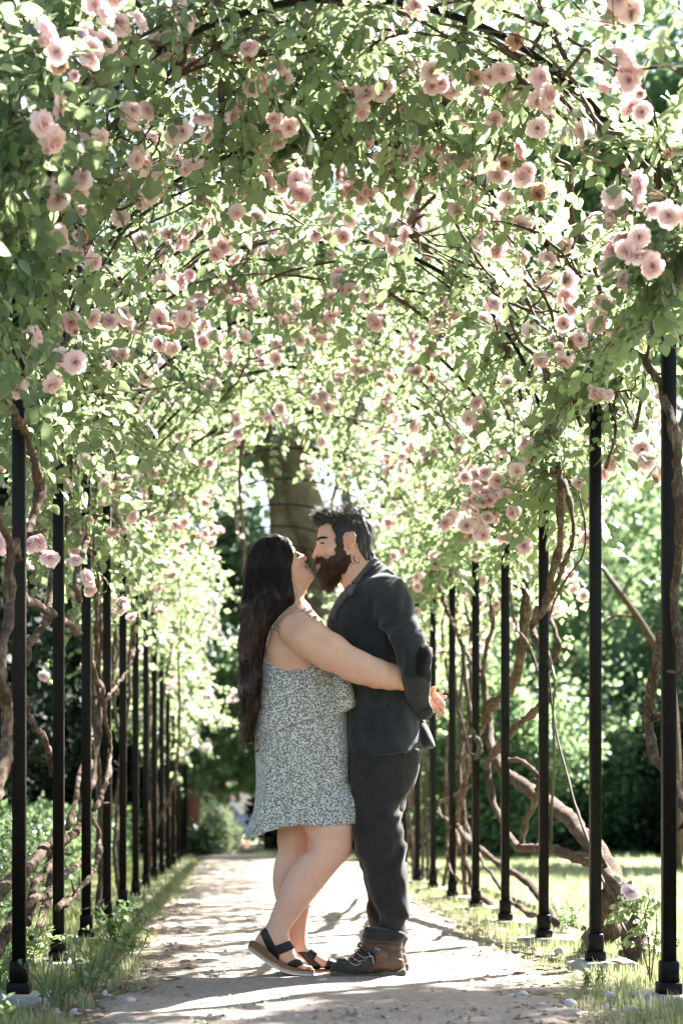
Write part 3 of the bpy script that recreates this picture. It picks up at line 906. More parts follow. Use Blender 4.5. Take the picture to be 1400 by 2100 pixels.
# canes seen against the roof
def roof_cane(key, Y0_, Y1_, r0, r1, pts, mat='thin_cane'):
    P = [at(px, py, Y0_ + (Y1_ - Y0_) * i / (len(pts) - 1)) for i, (px, py) in enumerate(pts)]
    plants[key].cane(P, r0 * .75, r1 * .75, mat, 6, 5, .010, int(pts[0][0]) % 50)
roof_cane((1, 1), 7.2, 8.3, .011, .007, [(925, 440), (960, 505), (1000, 560), (1055, 610), (1100, 655), (1140, 685)])
roof_cane((-1, 1), 6.6, 7.1, .010, .014, [(405, 188), (440, 195), (500, 190), (545, 200), (570, 228), (560, 260), (535, 300), (500, 300), (432, 312)])
roof_cane((-1, 1), 7.15, 7.2, .013, .006, [(430, 315), (500, 300), (560, 305), (620, 325), (700, 330), (760, 318), (830, 325)])
roof_cane((1, 0), 6.2, 6.4, .008, .005, [(560, 0), (620, 50), (665, 112), (695, 85), (715, 10)])
roof_cane((1, 0), 6.0, 6.3, .010, .004, [(460, 40), (560, 15), (680, 5), (800, 12), (900, 40)])
roof_cane((1, 0), 6.0, 6.1, .010, .010, [(1100, 0), (1130, 60), (1155, 110), (1168, 155), (1150, 175)])
roof_cane((1, 0), 6.0, 6.0, .015, .010, [(985, 60), (1050, 110), (1150, 165), (1210, 220), (1260, 270), (1330, 350), (1370, 400)])
roof_cane((1, 0), 6.1, 6.1, .012, .006, [(960, 70), (1040, 95), (1130, 160), (1200, 240), (1240, 290), (1300, 380)])
roof_cane((1, 0), 5.9, 6.0, .012, .010, [(1000, 80), (1080, 140), (1160, 210), (1230, 300), (1290, 370), (1312, 400)])
roof_cane((1, 2), 8.4, 8.6, .011, .006, [(530, 585), (580, 562), (640, 545), (700, 535), (760, 540)])
roof_cane((-1, 2), 8.4, 8.5, .014, .009, [(500, 505), (560, 495), (640, 498), (700, 490)])
roof_cane((1, 2), 7.6, 8.0, .012, .009, [(840, 485), (900, 465), (935, 445), (970, 410), (1000, 402)])
roof_cane((1, 2), 8.4, 8.6, .013, .009, [(800, 600), (840, 630), (875, 655), (905, 685)])
roof_cane((-1, 1), 7.3, 7.9, .010, .005, [(250, 800), (300, 798), (340, 795), (375, 782)], 'cane')
roof_cane((-1, 2), 9.8, 15.0, .013, .018, [(500, 900), (494, 940), (492, 1000), (496, 1060), (500, 1120), (500, 1180)], 'cane')

# --- flower clusters placed where the photograph has them
def on_vault(px, py, q=0.93):
    lo, hi = 4.5, 24.0
    for _ in range(40):
        mid = .5 * (lo + hi)
        p = at(px, py, mid)
        e = ((p[0] - PCX) / PHW) ** 2 + (max(p[2] - SPRING, 0) / PRISE) ** 2
        if e < q * q: lo = mid
        else: hi = mid
    return at(px, py, lo)
clusters = [(1270, 425, 5), (1340, 395, 2), (1350, 525, 2), (1385, 440, 2), (1260, 540, 3), (1165, 685, 4), (1120, 710, 3), (1190, 625, 3), (1240, 640, 3), (1030, 215, 2), (885, 185, 2), (780, 200, 4), (525, 170, 1), (510, 110, 1), (860, 20, 1), (1265, 30, 1), (1258, 165, 1), (1297, 180, 2), (710, 470, 3), (800, 500, 4), (580, 375, 2), (535, 435, 1), (415, 490, 3), (360, 500, 1), (370, 315, 2), (340, 575, 2), (405, 635, 2), (465, 600, 2), (275, 650, 1), (175, 640, 2), (110, 740, 4), (145, 520, 5), (160, 465, 1), (115, 405, 1), (300, 247, 2), (262, 238, 1), (140, 135, 1), (172, 105, 1), (205, 20, 2), (95, 95, 2), (105, 250, 2), (180, 295, 2), (275, 332, 2), (590, 690, 2), (565, 635, 1), (832, 730, 1), (780, 632, 2), (750, 715, 1), (150, 370, 3), (280, 400, 2), (330, 330, 1), (720, 380, 2), (1080, 375, 2), (1050, 330, 1), (1110, 240, 2), (1085, 185, 1), (565, 735, 2), (625, 750, 2), (440, 690, 1), (225, 650, 1), (380, 560, 1), (700, 560, 1)]
rs = np.random.RandomState(5)
for px, py, k in clusters:
    p = on_vault(px, py, .84 if py > 80 else .90)
    n = int(np.clip(round((p[1] - Y0) / BAY), 0, 6))
    plants[(1 if p[0] > PCX else -1), n].cluster(p, norm(np.array([-(p[0] - PCX), -.8, -.3])), k + 1 + (px > 1000), rs)
for px, py, Y, k, key in [(985, 1000, 8.5, 9, (1, 3)), (945, 1055, 8.6, 6, (1, 3)), (1005, 1070, 8.5, 8, (1, 3)), (1022, 1095, 8.4, 4, (1, 3)), (1045, 1042, 8.3, 2, (1, 3)), (1074, 1120, 8.3, 1, (1, 3)), (960, 970, 8.7, 4, (1, 3)), (990, 1035, 8.45, 6, (1, 3)), (900, 1155, 11.2, 2, (1, 4)), (872, 942, 11.5, 2, (1, 4)), (1188, 990, 7.9, 1, (1, 2)), (1130, 927, 8.2, 1, (1, 2)), (1158, 820, 8.0, 1, (1, 1)), (1210, 790, 7.5, 1, (1, 1)), (230, 1022, 8.7, 3, (-1, 2)), (340, 1090, 13, 4, (-1, 5)), (62, 1118, 6.6, 1, (-1, 0)), (88, 1132, 6.6, 3, (-1, 0)), (374, 932, 12, 1, (-1, 4)), (366, 896, 11.5, 1, (-1, 4)), (8, 1100, 5.5, 2, (-1, 0)), (155, 1150, 7.6, 1, (-1, 1)), (10, 800, 5.7, 2, (-1, 0)), (350, 1180, 15, 2, (-1, 6)), (1080, 1010, 9.0, 2, (1, 3)), (870, 1190, 12, 2, (1, 4)), (820, 1130, 13.5, 2, (1, 5)), (1160, 1060, 11, 4, (1, 4)), (1140, 1230, 12, 4, (1, 4))]:
    plants[key].cluster(at(px, py, Y), np.array([-.3, -.9, 0]), k, rs, .06)
# leafy backing for the big right-hand bunch and the foot of the left curtain
for key, spots in {(1, 3): [(985, 960, 9.7), (1060, 960, 9.5), (1100, 940, 9.3), (930, 1000, 9.9), (1060, 1040, 9.5), (960, 1110, 9.9)], (1, 2): [(1100, 1000, 8.7), (1140, 950, 8.3), (1180, 880, 8.0), (1110, 1060, 8.8), (1150, 900, 8.1), (1080, 980, 8.9)],
                   (1, 1): [(1180, 740, 7.3), (1200, 700, 7.1), (1140, 720, 7.4), (1220, 660, 6.9), (1200, 780, 7.3)], (1, 0): [(1330, 440, 5.9), (1380, 520, 5.8), (1330, 560, 6.0), (1390, 470, 5.7), (1290, 600, 6.4), (1260, 640, 6.6)],
                   (-1, 0): [(30, 150, 5.2), (20, 300, 5.2), (25, 400, 5.3), (15, 560, 5.4), (40, 480, 5.6), (25, 640, 5.5), (60, 90, 5.4), (30, 230, 5.1), (50, 350, 5.3)], (-1, 1): [(110, 760, 6.7), (130, 700, 6.8), (80, 820, 6.6)]}.items():
    for px, py, Y in spots:
        for q in range(6):
            p = at(px, py, Y) + rs.randn(3) * np.array([.06, .08, .06])
            plants[key].spray(p, norm(rs.randn(3) + np.array([0, -.2, -.35])), .14 + .16 * rs.rand(), 6, rs, .4, .08 * rs.randn(), 0, True, None)
for (sgn, n), pl in plants.items():
    pl.finish({0: 300, 1: 300, 2: 240, 3: 120}.get(n, 0), np.random.RandomState(500 + n * 2 + (sgn > 0)), 1.0 if n <= 3 else 1.12)

# --- the far bays: side curtains only, bare hoops above
for sgn in (-1, 1):
    for (na, nb, lab) in ((7, 9, 'middle'), (10, 13, 'far')):
        side = 'left' if sgn < 0 else 'right'
        white = (sgn < 0 and na == 10)
        text = {(-1, 7): 'distant climbing rose low on the left row, hanging in a pale curtain', (-1, 10): 'white flowering rose spilling off the far end of the left row',
                (1, 7): 'distant climbing rose on the right row behind the man, small pink flowers', (1, 10): 'farthest climbing rose on the right row, a low arc of leaves'}[sgn, na]
        pl = Plant(text, (PCX + sgn * (PHW + .15), Y0 + na * BAY, 0), 0)
        rs = np.random.RandomState(700 + na + (sgn > 0))
        for k in range(330):
            Y = Y0 + rs.uniform(na - .5, nb + .3) * BAY
            s_ = rs.uniform(-.30 if not white else -.85, .75)
            x, z, nx, nz = vault_point(sgn, s_, np.clip(.12 + .16 * rs.randn(), -.15, .5))
            p = np.array([x, Y, z + float(ground_z(0, Y))])
            if density_noise(p) < -.25: continue
            pl.spray(p, norm(rs.randn(3) + np.array([0, -.3, -.1])), .2 + .25 * rs.rand(), 6, rs, .4, .1 * rs.randn(), (rs.choice([2, 3, 5]) if white else rs.choice([1, 2, 3])) if rs.rand() < (.4 if white else .13) else 0, False)
        for k in range(6):
            Y = Y0 + rs.uniform(na, nb) * BAY
            zz = np.linspace(0, SPRING + .3, 8)
            pl.cane(np.stack([PCX + sgn * (PHW + .08) + .05 * np.cumsum(rs.randn(8)) * .7, Y + .07 * np.cumsum(rs.randn(8)), zz], -1), .016, .008, 'cane', 5, 3)
        pl.finish(0, rs, 1.25, white)
# ------------------------------------------------------------------ trees, hedges and shrubs behind
BARK_OF = {'old_tree': simple_mat('tan_bark', (.15, .105, .055), (.32, .24, .13), 5, .9, .8, .2, .03)}
def leaf_clump_template(rs, n, spread, L, W):
    """A small tuft of n leaves."""
    g = Geo()
    lv, lt, _ = leaflet(1)
    for k in range(n):
        d = rs.randn(3); d /= np.linalg.norm(d)
        up = rs.randn(3) + np.array([0, 0, .6])
        R = frames(d[None], norm(up)[None])[0]
        s = L * (0.7 + .6 * rs.rand())
        g.add((lv * np.array([W, 1, 1]) * s) @ R.T + rs.randn(3) * spread, lt, None, .5 + .1 * rs.randn())
    return np.concatenate(g.V), np.concatenate(g.T), None, np.concatenate(g.A)

rt = np.random.RandomState(3)
TUFT = {}
def tuft(L, W=1.0, n=7):
    k = (L, W, n)
    if k not in TUFT: TUFT[k] = leaf_clump_template(rt, n, L * .9, L, W)
    return TUFT[k]

def crown_points(rs, c, rad, n, nclump=40, shell=.55, tight=.20):
    """Points in uneven clumps spread through an ellipsoid, hollows left between."""
    c = np.array(c, float); rad = np.array(rad, float)
    d = norm(rs.randn(nclump, 3)); r = (shell + (1 - shell) * rs.rand(nclump)) ** (1 / 1.0)
    cl = d * r[:, None]
    w = .5 + rs.rand(nclump); w /= w.sum()
    idx = rs.choice(nclump, n, p=w)
    sc = tight * (0.6 + .9 * rs.rand(nclump))
    p = cl[idx] + norm(rs.randn(n, 3)) * (rs.rand(n) ** .45)[:, None] * sc[idx][:, None] * 1.6
    cv = (rs.rand(nclump) - .5)
    return c + p * rad, cv[idx], cl * rad + c

def tree(name, label, x, y, crowns, trunk, leaf, mat, n, seed, group='trees beyond the pergola', cat='tree', nclump=40, tight=.2, shell=.5, lv=.0, up=.5):
    """crowns: list of (centre, radii); trunk: list of (points, r0, r1)."""
    rs = np.random.RandomState(seed)
    z0 = float(ground_z(x, y))
    root = empty(name, (x, y, z0), label, cat, group)
    g = Geo()
    tot = sum(r[0] * r[1] * r[2] for _, r in crowns) ** 1.0
    hubs = []
    for c, r in crowns:
        k = int(.74 * n * (r[0] * r[1] * r[2]) / tot)
        P, cv, cl = crown_points(rs, c, r, k, nclump, shell, tight)
        hubs.append(cl)
        D = norm(rs.randn(k, 3)); Nn = norm(rs.randn(k, 3) + np.array([0, 0, up]))
        S = 1.17 * (.7 + .6 * rs.rand(k))
        batch(g, tuft(*leaf), P, frames(D, Nn), S, lv + .30 * cv + .10 * rs.randn(k))
    tag(g.obj('crown', M[mat], root, attr='v'), kind='stuff')
    gt = Geo()
    for pts, r0, r1 in trunk:
        C = catmull([np.array(p, float) for p in pts], 5)
        C[:, :2] += (.04 * r0 / .2) * np.stack([vnoise(C, 1.3, seed), vnoise(C, 1.3, seed + 1)], -1)
        rr_ = np.linspace(r0, r1, len(C)) * (1 + .12 * vnoise(C, 2.2, seed + 2))
        rr_[0] *= 1.25
        V, T, Q = tube(C, rr_, 10)
        gt.add(V + (.05 * np.repeat(np.append(rr_, []), 10).mean()) * np.stack([vnoise(V, 7, 5), vnoise(V, 7, 6), 0 * V[:, 0]], -1), T, Q)
    if trunk:
        top = np.array(trunk[0][0][-1], float)
        hub = np.concatenate(hubs)
        for h in hub[rs.choice(len(hub), min(14, len(hub)), replace=False)]:
            st = top * (1 - .25 * rs.rand()) + np.array(trunk[0][0][-2], float) * .0
            st = np.array(trunk[0][0][-2], float) + (top - np.array(trunk[0][0][-2], float)) * (.2 + .8 * rs.rand())
            mid = (st + h) / 2 + rs.randn(3) * .15
            V, T, Q = tube(catmull([st, mid, h], 4), np.linspace(trunk[0][2] * .5, .012, 9), 6)
            gt.add(V, T, Q)
        gt.obj('trunk', BARK_OF.get(name, M['bark']), root)
    return root

# the big leaning tree on the axis of the path
tree('old_tree', 'large old tree with a thick forked trunk standing at the end of the path', .75, 28.5,
     [((0.3, 29, 8.6), (3.6, 3.0, 2.0)), ((3.4, 31, 8.6), (2.4, 2.0, 1.5)), ((-2.6, 30, 7.4), (2.8, 2.3, 1.8)), ((-.2, 27.6, 5.9), (.9, .8, .55)), ((1.7, 27.5, 5.6), (.7, .6, .4))],
     [([(.98, 28.5, -.2), (.90, 28.5, 1.5), (.86, 28.5, 3.4), (.74, 28.5, 4.8), (.56, 28.5, 6.2), (.45, 28.6, 7.4)], .40, .24),
      ([(1.02, 28.3, 2.9), (1.30, 28.2, 4.3), (.98, 28.2, 5.2), (.80, 28.3, 6.2), (.9, 28.5, 7.6)], .33, .2),
      ([(1.1, 28.5, 4.0), (1.7, 28.6, 4.6), (2.4, 28.8, 5.6), (2.9, 29.2, 6.8)], .22, .1)],
     (.13, 1.1, 7), 'tree_leaf', 3600, 31, nclump=60)
# further trees closing the view
far = [('bright green tree left of the thick trunk, hanging low over the path end', -1.1, 31, [((-1.3, 31, 3.6), (2.3, 1.8, 2.5)), ((-.4, 32, 1.9), (1.6, 1.2, 1.4))], .16, 3600, 'tree_leaf', .15),
       ('dense green tree far left behind the iron posts', -4.2, 30, [((-4.4, 30, 4.2), (2.6, 2, 3.4)), ((-4.0, 30, 1.4), (2.2, 1.6, 1.6))], .16, 3600, 'tree_leaf', -.2),
       ('pale sunlit tree behind the man, right of the thick trunk', 4.0, 35, [((4.0, 35, 3.6), (2.3, 2, 3.0)), ((4.0, 34, 1.4), (2.0, 1.5, 1.6))], .16, 3800, 'tree_leaf', .25),
       ('leafy tree with low boughs at the right of the lawn behind the bowed canes', 5.2, 28, [((5.2, 28, 2.8), (1.9, 1.8, 2.0)), ((5.0, 27.5, 1.5), (1.8, 1.4, 1.3))], .14, 2600, 'tree_leaf', .05),
       ('tall dark shrubby tree between the two nearest right posts', 7.0, 25.5, [((6.9, 25.5, 2.4), (2.2, 1.8, 1.8)), ((7.2, 26, 4.3), (1.5, 1.2, .9))], .13, 2600, 'tree_leaf', -.05),
       ('airy yellow green tree in full sun beyond the right lawn edge', 6.6, 20.5, [((6.4, 20.5, 4.15), (1.3, 1.1, .65))], .13, 1300, 'hedge_leaf', .3),
       ('rounded green tree behind the nearest right post', 9.0, 27, [((9.0, 27, 3.0), (2.4, 2, 2.6)), ((8.6, 26, 1.2), (1.9, 1.4, 1.3))], .14, 2400, 'tree_leaf', .0),
       ('tall tree behind the pergola roof at the upper right', 8.5, 36, [((9.6, 36, 10.5), (3.4, 2.4, 2.0)), ((7.0, 37, 12.2), (3, 2.4, 2.2)), ((10.5, 35, 14.0), (3.0, 2.4, 1.7)), ((7.2, 35.5, 15.2), (2.6, 2, 2.4)), ((5.4, 36, 13.4), (2.2, 2, 2.0))], .18, 6800, 'tree_leaf', .0),
       ('high crowned tree above the far end of the arches', 2.2, 40, [((1.0, 42, 11), (4.4, 3, 3.0)), ((-3.8, 42, 10), (4.0, 3, 4)), ((7.5, 43, 8), (3.2, 3, 2.6))], .22, 4200, 'tree_leaf', .1),
       ('distant low trees closing the gap beside the woman', -.6, 52, [((-1.5, 52, 2.4), (3.4, 2, 3.2)), ((1.2, 53, 2.6), (3, 2, 3)), ((4.4, 52, 3), (3, 2, 3.2)), ((8, 50, 3), (4, 2, 4)), ((-6, 50, 3), (4, 2, 4))], .22, 6500, 'tree_leaf', .1)]
for k, (lab, x, y, crowns, L, n, mat, lv) in enumerate(far):
    zt = crowns[0][0][2]
    z0 = float(ground_z(x, y))
    tree('broadleaf_tree', lab, x, y, crowns, [([(x, y, z0 - .1), (x + .08, y, zt * .35), (x - .05, y + .05, zt * .7), (crowns[0][0][0], crowns[0][0][1], zt)], .14 + .01 * zt, .07)], (L, 1.0, 7), mat, n, 60 + k, lv=lv, nclump=46)
# a tree beside the pergola whose crown throws dappled shade on the near path
tree('broadleaf_tree', 'tree standing right of the pergola, its crown shading the near path', 7.2, 10.6, [((5.8, 10.3, 6.1), (.95, 1.15, .7)), ((7.2, 10.8, 6.6), (1.2, 1.3, .9))], [([(7.2, 10.6, -.1), (7.15, 10.6, 2.5), (7.0, 10.5, 4.6), (6.9, 10.5, 6.2)], .17, .07)], (.12, 1, 7), 'tree_leaf', 1300, 91)
# bare dark bough crossing the light on the right
b = empty('bare_sapling', (6.4, 20, 0), 'thin dark bare sapling with an arching bough between the two nearest right posts', 'tree', 'trees beyond the pergola')
gb = Geo()
for pts, r0, r1 in [([at(1345, 1330, 16), at(1310, 1272, 16), at(1275, 1222, 16), at(1245, 1180, 16.2), at(1225, 1150, 16.4)], .035, .018), ([at(1345, 1330, 16), at(1372, 1400, 16.1), at(1385, 1560, 16.2), at(1388, 1790, 16.3)], .036, .05),
                    ([at(1310, 1272, 16), at(1270, 1262, 16), at(1242, 1275, 16.2), at(1230, 1310, 16.3)], .016, .008), ([at(1275, 1222, 16), at(1290, 1190, 16), at(1330, 1160, 16)], .014, .006)]:
    V, T, Q = tube(catmull(pts, 5), np.linspace(r0, r1, (len(pts) - 1) * 5 + 1), 7); gb.add(V, T, Q)
gb.obj('trunk', M['thin_cane'], b)

# wall of evergreens on the left, its deep shade put into the leaf colour
for k, (x, y, w, h, lab) in enumerate([(-2.75, 18.6, .62, 4.0, 'nearest dark evergreen of the shaded screen on the left'), (-2.25, 21.2, .55, 3.9, 'second dark evergreen of the left screen, behind the third left post'), (-3.9, 25.0, .85, 4.8, 'dark evergreen at the far left of the screen, behind the nearest left post'),
                                   (-3.05, 24.6, .65, 4.6, 'dark evergreen behind the second left post'), (-2.35, 25.4, .55, 4.5, 'dark evergreen behind the fourth left post'), (-1.62, 25.8, .45, 3.6, 'slimmest dark evergreen, behind the crowded far left posts')]):
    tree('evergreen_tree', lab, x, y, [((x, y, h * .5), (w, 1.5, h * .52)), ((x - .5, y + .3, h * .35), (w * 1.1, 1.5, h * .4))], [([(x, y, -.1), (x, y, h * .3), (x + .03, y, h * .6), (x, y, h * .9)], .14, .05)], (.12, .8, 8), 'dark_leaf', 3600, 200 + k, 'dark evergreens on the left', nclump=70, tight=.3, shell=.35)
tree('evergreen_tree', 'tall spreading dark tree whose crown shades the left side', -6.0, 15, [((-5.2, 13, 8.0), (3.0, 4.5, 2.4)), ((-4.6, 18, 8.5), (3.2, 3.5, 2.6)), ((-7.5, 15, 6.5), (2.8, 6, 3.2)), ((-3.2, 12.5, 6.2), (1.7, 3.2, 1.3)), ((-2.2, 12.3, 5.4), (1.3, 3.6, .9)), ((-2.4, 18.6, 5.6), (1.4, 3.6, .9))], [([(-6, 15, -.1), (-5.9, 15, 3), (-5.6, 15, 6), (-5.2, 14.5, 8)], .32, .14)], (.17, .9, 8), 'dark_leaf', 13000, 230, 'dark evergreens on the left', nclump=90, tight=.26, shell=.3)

# clipped hedge along the left of the posts
def hedge(name, label, x0, x1, y0, y1, h, n, leaf, mat, seed, group=None, lv=0.0):
    rs = np.random.RandomState(seed)
    root = empty(name, ((x0 + x1) / 2, (y0 + y1) / 2, float(ground_z(0, (y0 + y1) / 2))), label, 'hedge', group)
    face = rs.rand(n)
    X = x0 + (x1 - x0) * rs.rand(n); Y = y0 + (y1 - y0) * rs.rand(n); Z = h * rs.rand(n)
    t = face < .5; f = (face >= .5) & (face < .78); e = face >= .78
    Z[t] = h - .08 * rs.rand(t.sum()) ** 2
    X[f] = x1 - .08 * rs.rand(f.sum()) ** 2
    Y[e] = y0 + .08 * rs.rand(e.sum()) ** 2 + (rs.rand(e.sum()) < .3) * (y1 - y0) * rs.rand(e.sum())
    P = np.stack([X, Y, Z], -1)
    P += .05 * np.stack([vnoise(P, 2, 1), vnoise(P, 2, 2), vnoise(P, 2.5, 3)], -1) + .025 * rs.randn(n, 3)
    P[:, 2] += float(ground_z(0, (y0 + y1) / 2))
    g = Geo()
    batch(g, tuft(*leaf), P, frames(norm(rs.randn(n, 3)), norm(rs.randn(n, 3) + np.array([0, 0, .6]))), .7 + .6 * rs.rand(n), lv + .16 * vnoise(P, 1.5, 9) + .12 * rs.randn(n))
    tag(g.obj('foliage', M[mat], root, attr='v'), kind='stuff')
    gi = Geo()
    V, T, Q = box((x0 + .1, y0 + .1, -.05), (x1 - .1, y1 - .1, h - .12), .03)
    gi.add(V, T, Q)
    gi.obj('branch_core', M['bark'], root, smooth=False)
    return root
hedge('box_hedge', 'low clipped box hedge in sun behind the left posts', -2.15, -1.32, 6.6, 11.9, .44, 5200, (.035, 1.0, 9), 'hedge_leaf', 1, 'low box hedges')
hedge('box_hedge', 'farther low box hedge continuing behind the crowded left posts', -2.2, -1.38, 12.6, 22, .50, 3600, (.05, 1.0, 8), 'hedge_leaf', 2, 'low box hedges')
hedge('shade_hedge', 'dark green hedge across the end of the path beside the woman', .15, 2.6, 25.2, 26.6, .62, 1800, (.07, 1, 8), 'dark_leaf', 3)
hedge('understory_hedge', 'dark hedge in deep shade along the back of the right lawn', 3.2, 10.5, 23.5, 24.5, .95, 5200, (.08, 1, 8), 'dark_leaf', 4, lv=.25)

# pale leaved shrub arching at the left end of the path
def shrub(name, label, c, rad, n, leaf, mat, seed, group=None, lv=0, cat='shrub', stems=5, nclump=24, hollow=None):
    rs = np.random.RandomState(seed)
    root = empty(name, (c[0], c[1], float(ground_z(c[0], c[1]))), label, cat, group)
    P, cv, cl = crown_points(rs, c, rad, n, nclump, .3, .32)
    if hollow is not None:
        keep = ~hollow(P); P = P[keep]; cv = cv[keep]
    k = len(P)
    g = Geo()
    batch(g, tuft(*leaf), P, frames(norm(rs.randn(k, 3)), norm(rs.randn(k, 3) + np.array([0, 0, .5]))), .7 + .6 * rs.rand(k), lv + .25 * cv + .1 * rs.randn(k))
    tag(g.obj('foliage', M[mat], root, attr='v'), kind='stuff')
    gs = Geo()
    for q in range(stems):
        h = cl[rs.randint(len(cl))]
        b0 = np.array([c[0] + .1 * rs.randn(), c[1] + .1 * rs.randn(), float(ground_z(c[0], c[1]))])
        V, T, Q = tube(catmull([b0, (b0 + h) / 2 + .04 * rs.randn(3), h], 4), np.linspace(.014, .005, 9), 5)
        gs.add(V, T, Q)
    gs.obj('stems', M['thin_cane'], root)
    return root
Y_ = 23.2
shrub('pale_shrub', 'pale silvery shrub arching over a dark hollow at the left end of the path', (-.34, Y_, .24), (.21, .28, .27), 1500, (.035, 1, 8), 'pale_leaf', 5,
      hollow=lambda P: (np.abs(P[:, 0] + .38) < .09) & (P[:, 2] < .32) & (P[:, 2] > .06))
shrub('dark_shrub', 'low dark shrub at the foot of the rust brown post', (-.60, 22.9, .17), (.24, .25, .2), 700, (.05, 1, 8), 'hedge_leaf', 6, lv=-.3)
# sunlit bushes that fill the gaps between the left posts far down
shrub('leafy_shrub', 'pale green shrub above the pale arching one', (-1.9, 44, 1.6), (1.9, .8, 1.5), 2600, (.07, 1, 8), 'hedge_leaf', 8, 'shrubs beyond the posts', .3)
shrub('leafy_shrub', 'leafy shrub in dappled light behind the right posts', (3.1, 22.0, 1.2), (1.0, .6, 1.25), 1900, (.07, 1, 8), 'tree_leaf', 9, 'shrubs beyond the posts', .1)
shrub('leafy_shrub', 'dark low shrub under the thick bowed trunk on the right', (4.2, 22.8, .9), (1.1, .6, .95), 1700, (.07, 1, 8), 'tree_leaf', 10, 'shrubs beyond the posts', -.3)
shrub('leafy_shrub', 'rounded shrub in shade at the right end of the lawn', (6.2, 22.6, .8), (1.4, .6, .9), 2200, (.07, 1, 8), 'dark_leaf', 11, 'shrubs beyond the posts', .25)
# rust brown post
pt = empty('wooden_post', (-.70, 24.0, 0), 'short rust brown wooden post at the far left end of the path', 'post')
pm = simple_mat('rust_wood', (0.20, 0.07, 0.04), (0.34, 0.15, 0.09), 14, .8, .4)
V, T, Q = box((-.765, 23.93, 0), (-.615, 24.07, .70), .012); Geo().add(V, T, Q).obj('shaft', pm, pt, smooth=False)
V, T, Q = box((-.78, 23.915, .70), (-.60, 24.085, .735), .01); Geo().add(V, T, Q).obj('cap', pm, pt, smooth=False)
# ------------------------------------------------------------------ grass, weeds, stones, fallen petals
def blade_template(rs, n=6, h=.10, w=.004, spread=.02, lean=.5):
    g = Geo()
    for k in range(n):
        a = rs.rand() * 6.28; c, s = math.cos(a), math.sin(a)
        hh = h * (.5 + .8 * rs.rand()); l = lean * hh * rs.rand(); ww = w * (.7 + .6 * rs.rand())
        b = rs.randn(2) * spread
        pts = [(-ww, 0, 0), (ww, 0, 0), (ww * .8, l * .35, hh * .55), (-ww * .8, l * .35, hh * .55), (0, l, hh)]
        V = [(b[0] + x * c - y * s, b[1] + x * s + y * c, z) for x, y, z in pts]
        g.add(V, [(3, 2, 4)], [(0, 1, 2, 3)], .5 + .2 * rs.randn())
    return np.concatenate(g.V), np.concatenate(g.T), np.concatenate(g.Q), np.clip(np.concatenate(g.A), 0, 1)
rg = np.random.RandomState(8)
BL = [blade_template(rg) for _ in range(4)]
BLS = [blade_template(rg, 5, .05, .0035, .02, .9) for _ in range(3)]
def grass_patch(name, label, P, S, v, mat, tm=None):
    g = Geo()
    n = len(P)
    a = rg.rand(n) * 6.28
    R = np.zeros((n, 3, 3)); R[:, 0, 0] = np.cos(a); R[:, 0, 1] = -np.sin(a); R[:, 1, 0] = np.sin(a); R[:, 1, 1] = np.cos(a); R[:, 2, 2] = 1
    tm = tm or BL
    near = np.zeros(n, bool)
    for q in range(4):
        for sg in (-1, 1):
            near |= (np.abs(P[:, 0] - PCX - sg * (PHW + .02)) < .14) & (P[:, 1] > Y0 + q * BAY - .20) & (P[:, 1] < Y0 + q * BAY + .12) & (rg.rand(n) < .93)
    P, S, v = P[~near], S[~near], v[~near]; n = len(P); a = a[~near]; R = R[~near]
    for j in range(len(tm)):
        batch(g, tm[j], P[j::len(tm)], R[j::len(tm)], S[j::len(tm)], v[j::len(tm)])
    return tag(g.obj(name, M[mat], attr='v'), label, None, None, 'stuff')
def edge_strip(side, n, seed, w=.30, y0=4.8, y1=22):
    rs = np.random.RandomState(seed)
    Y = y0 + (y1 - y0) * rs.rand(n) ** 1.7
    l, r = path_edges(Y)
    u = rs.rand(n)
    off = w * (u ** 1.3) - .07 * (rs.rand(n) < .25) - .03
    X = (l - off) if side < 0 else (r + off)
    P = np.stack([X, Y, ground_z(X, Y) - .004], -1)
    k = (vnoise(P, 2.6, seed) + .5 * vnoise(P, 7, seed + 1)) > (-.35 + .4 * (off < .04))
    P = P[k]; off = off[k]
    return P, off
P, off = edge_strip(-1, 6500, 1, .85)
grass_patch('grass', 'weedy grass along the left edge of the path', P, (.34 + .42 * rg.rand(len(P))) * (.35 + .65 * np.clip((off + .1) / .3, 0, 1)), -.1 + .12 * rg.randn(len(P)) - .3 * np.clip(off, 0, .5) + .30 * (off < .08), 'grass')
P, off = edge_strip(1, 5200, 2, .62)
grass_patch('grass', 'dry and green grass along the right edge of the path', P, (.24 + .32 * rg.rand(len(P))) * (.35 + .65 * np.clip((off + .1) / .3, 0, 1)), .10 + .14 * rg.randn(len(P)) + .25 * (off < .06), 'grass')
n = 8500
rs = np.random.RandomState(12)
Y = 5.2 + 18.3 * rs.rand(n) ** 1.3; X = 1.7 + rs.rand(n) * (np.clip(Y * .30, 1, 8) - .6)
P = np.stack([X, Y, ground_z(X, Y) + .02 + .03 * vnoise(np.stack([X, Y, X * 0], -1), .7, 4)], -1)
grass_patch('grass', 'sunlit lawn grass beyond the right posts', P, .35 + .4 * rs.rand(n), .12 + .15 * rs.randn(n), 'lawn_grass')
n = 2600
Y = 23 + 3 * rs.rand(n); X = -.6 + 3.6 * rs.rand(n)
grass_patch('grass', 'strip of sunlit grass across the end of the path', np.stack([X, Y, ground_z(X, Y)], -1), .5 + .5 * rs.rand(n), .2 + .15 * rs.randn(n), 'lawn_grass', BLS)

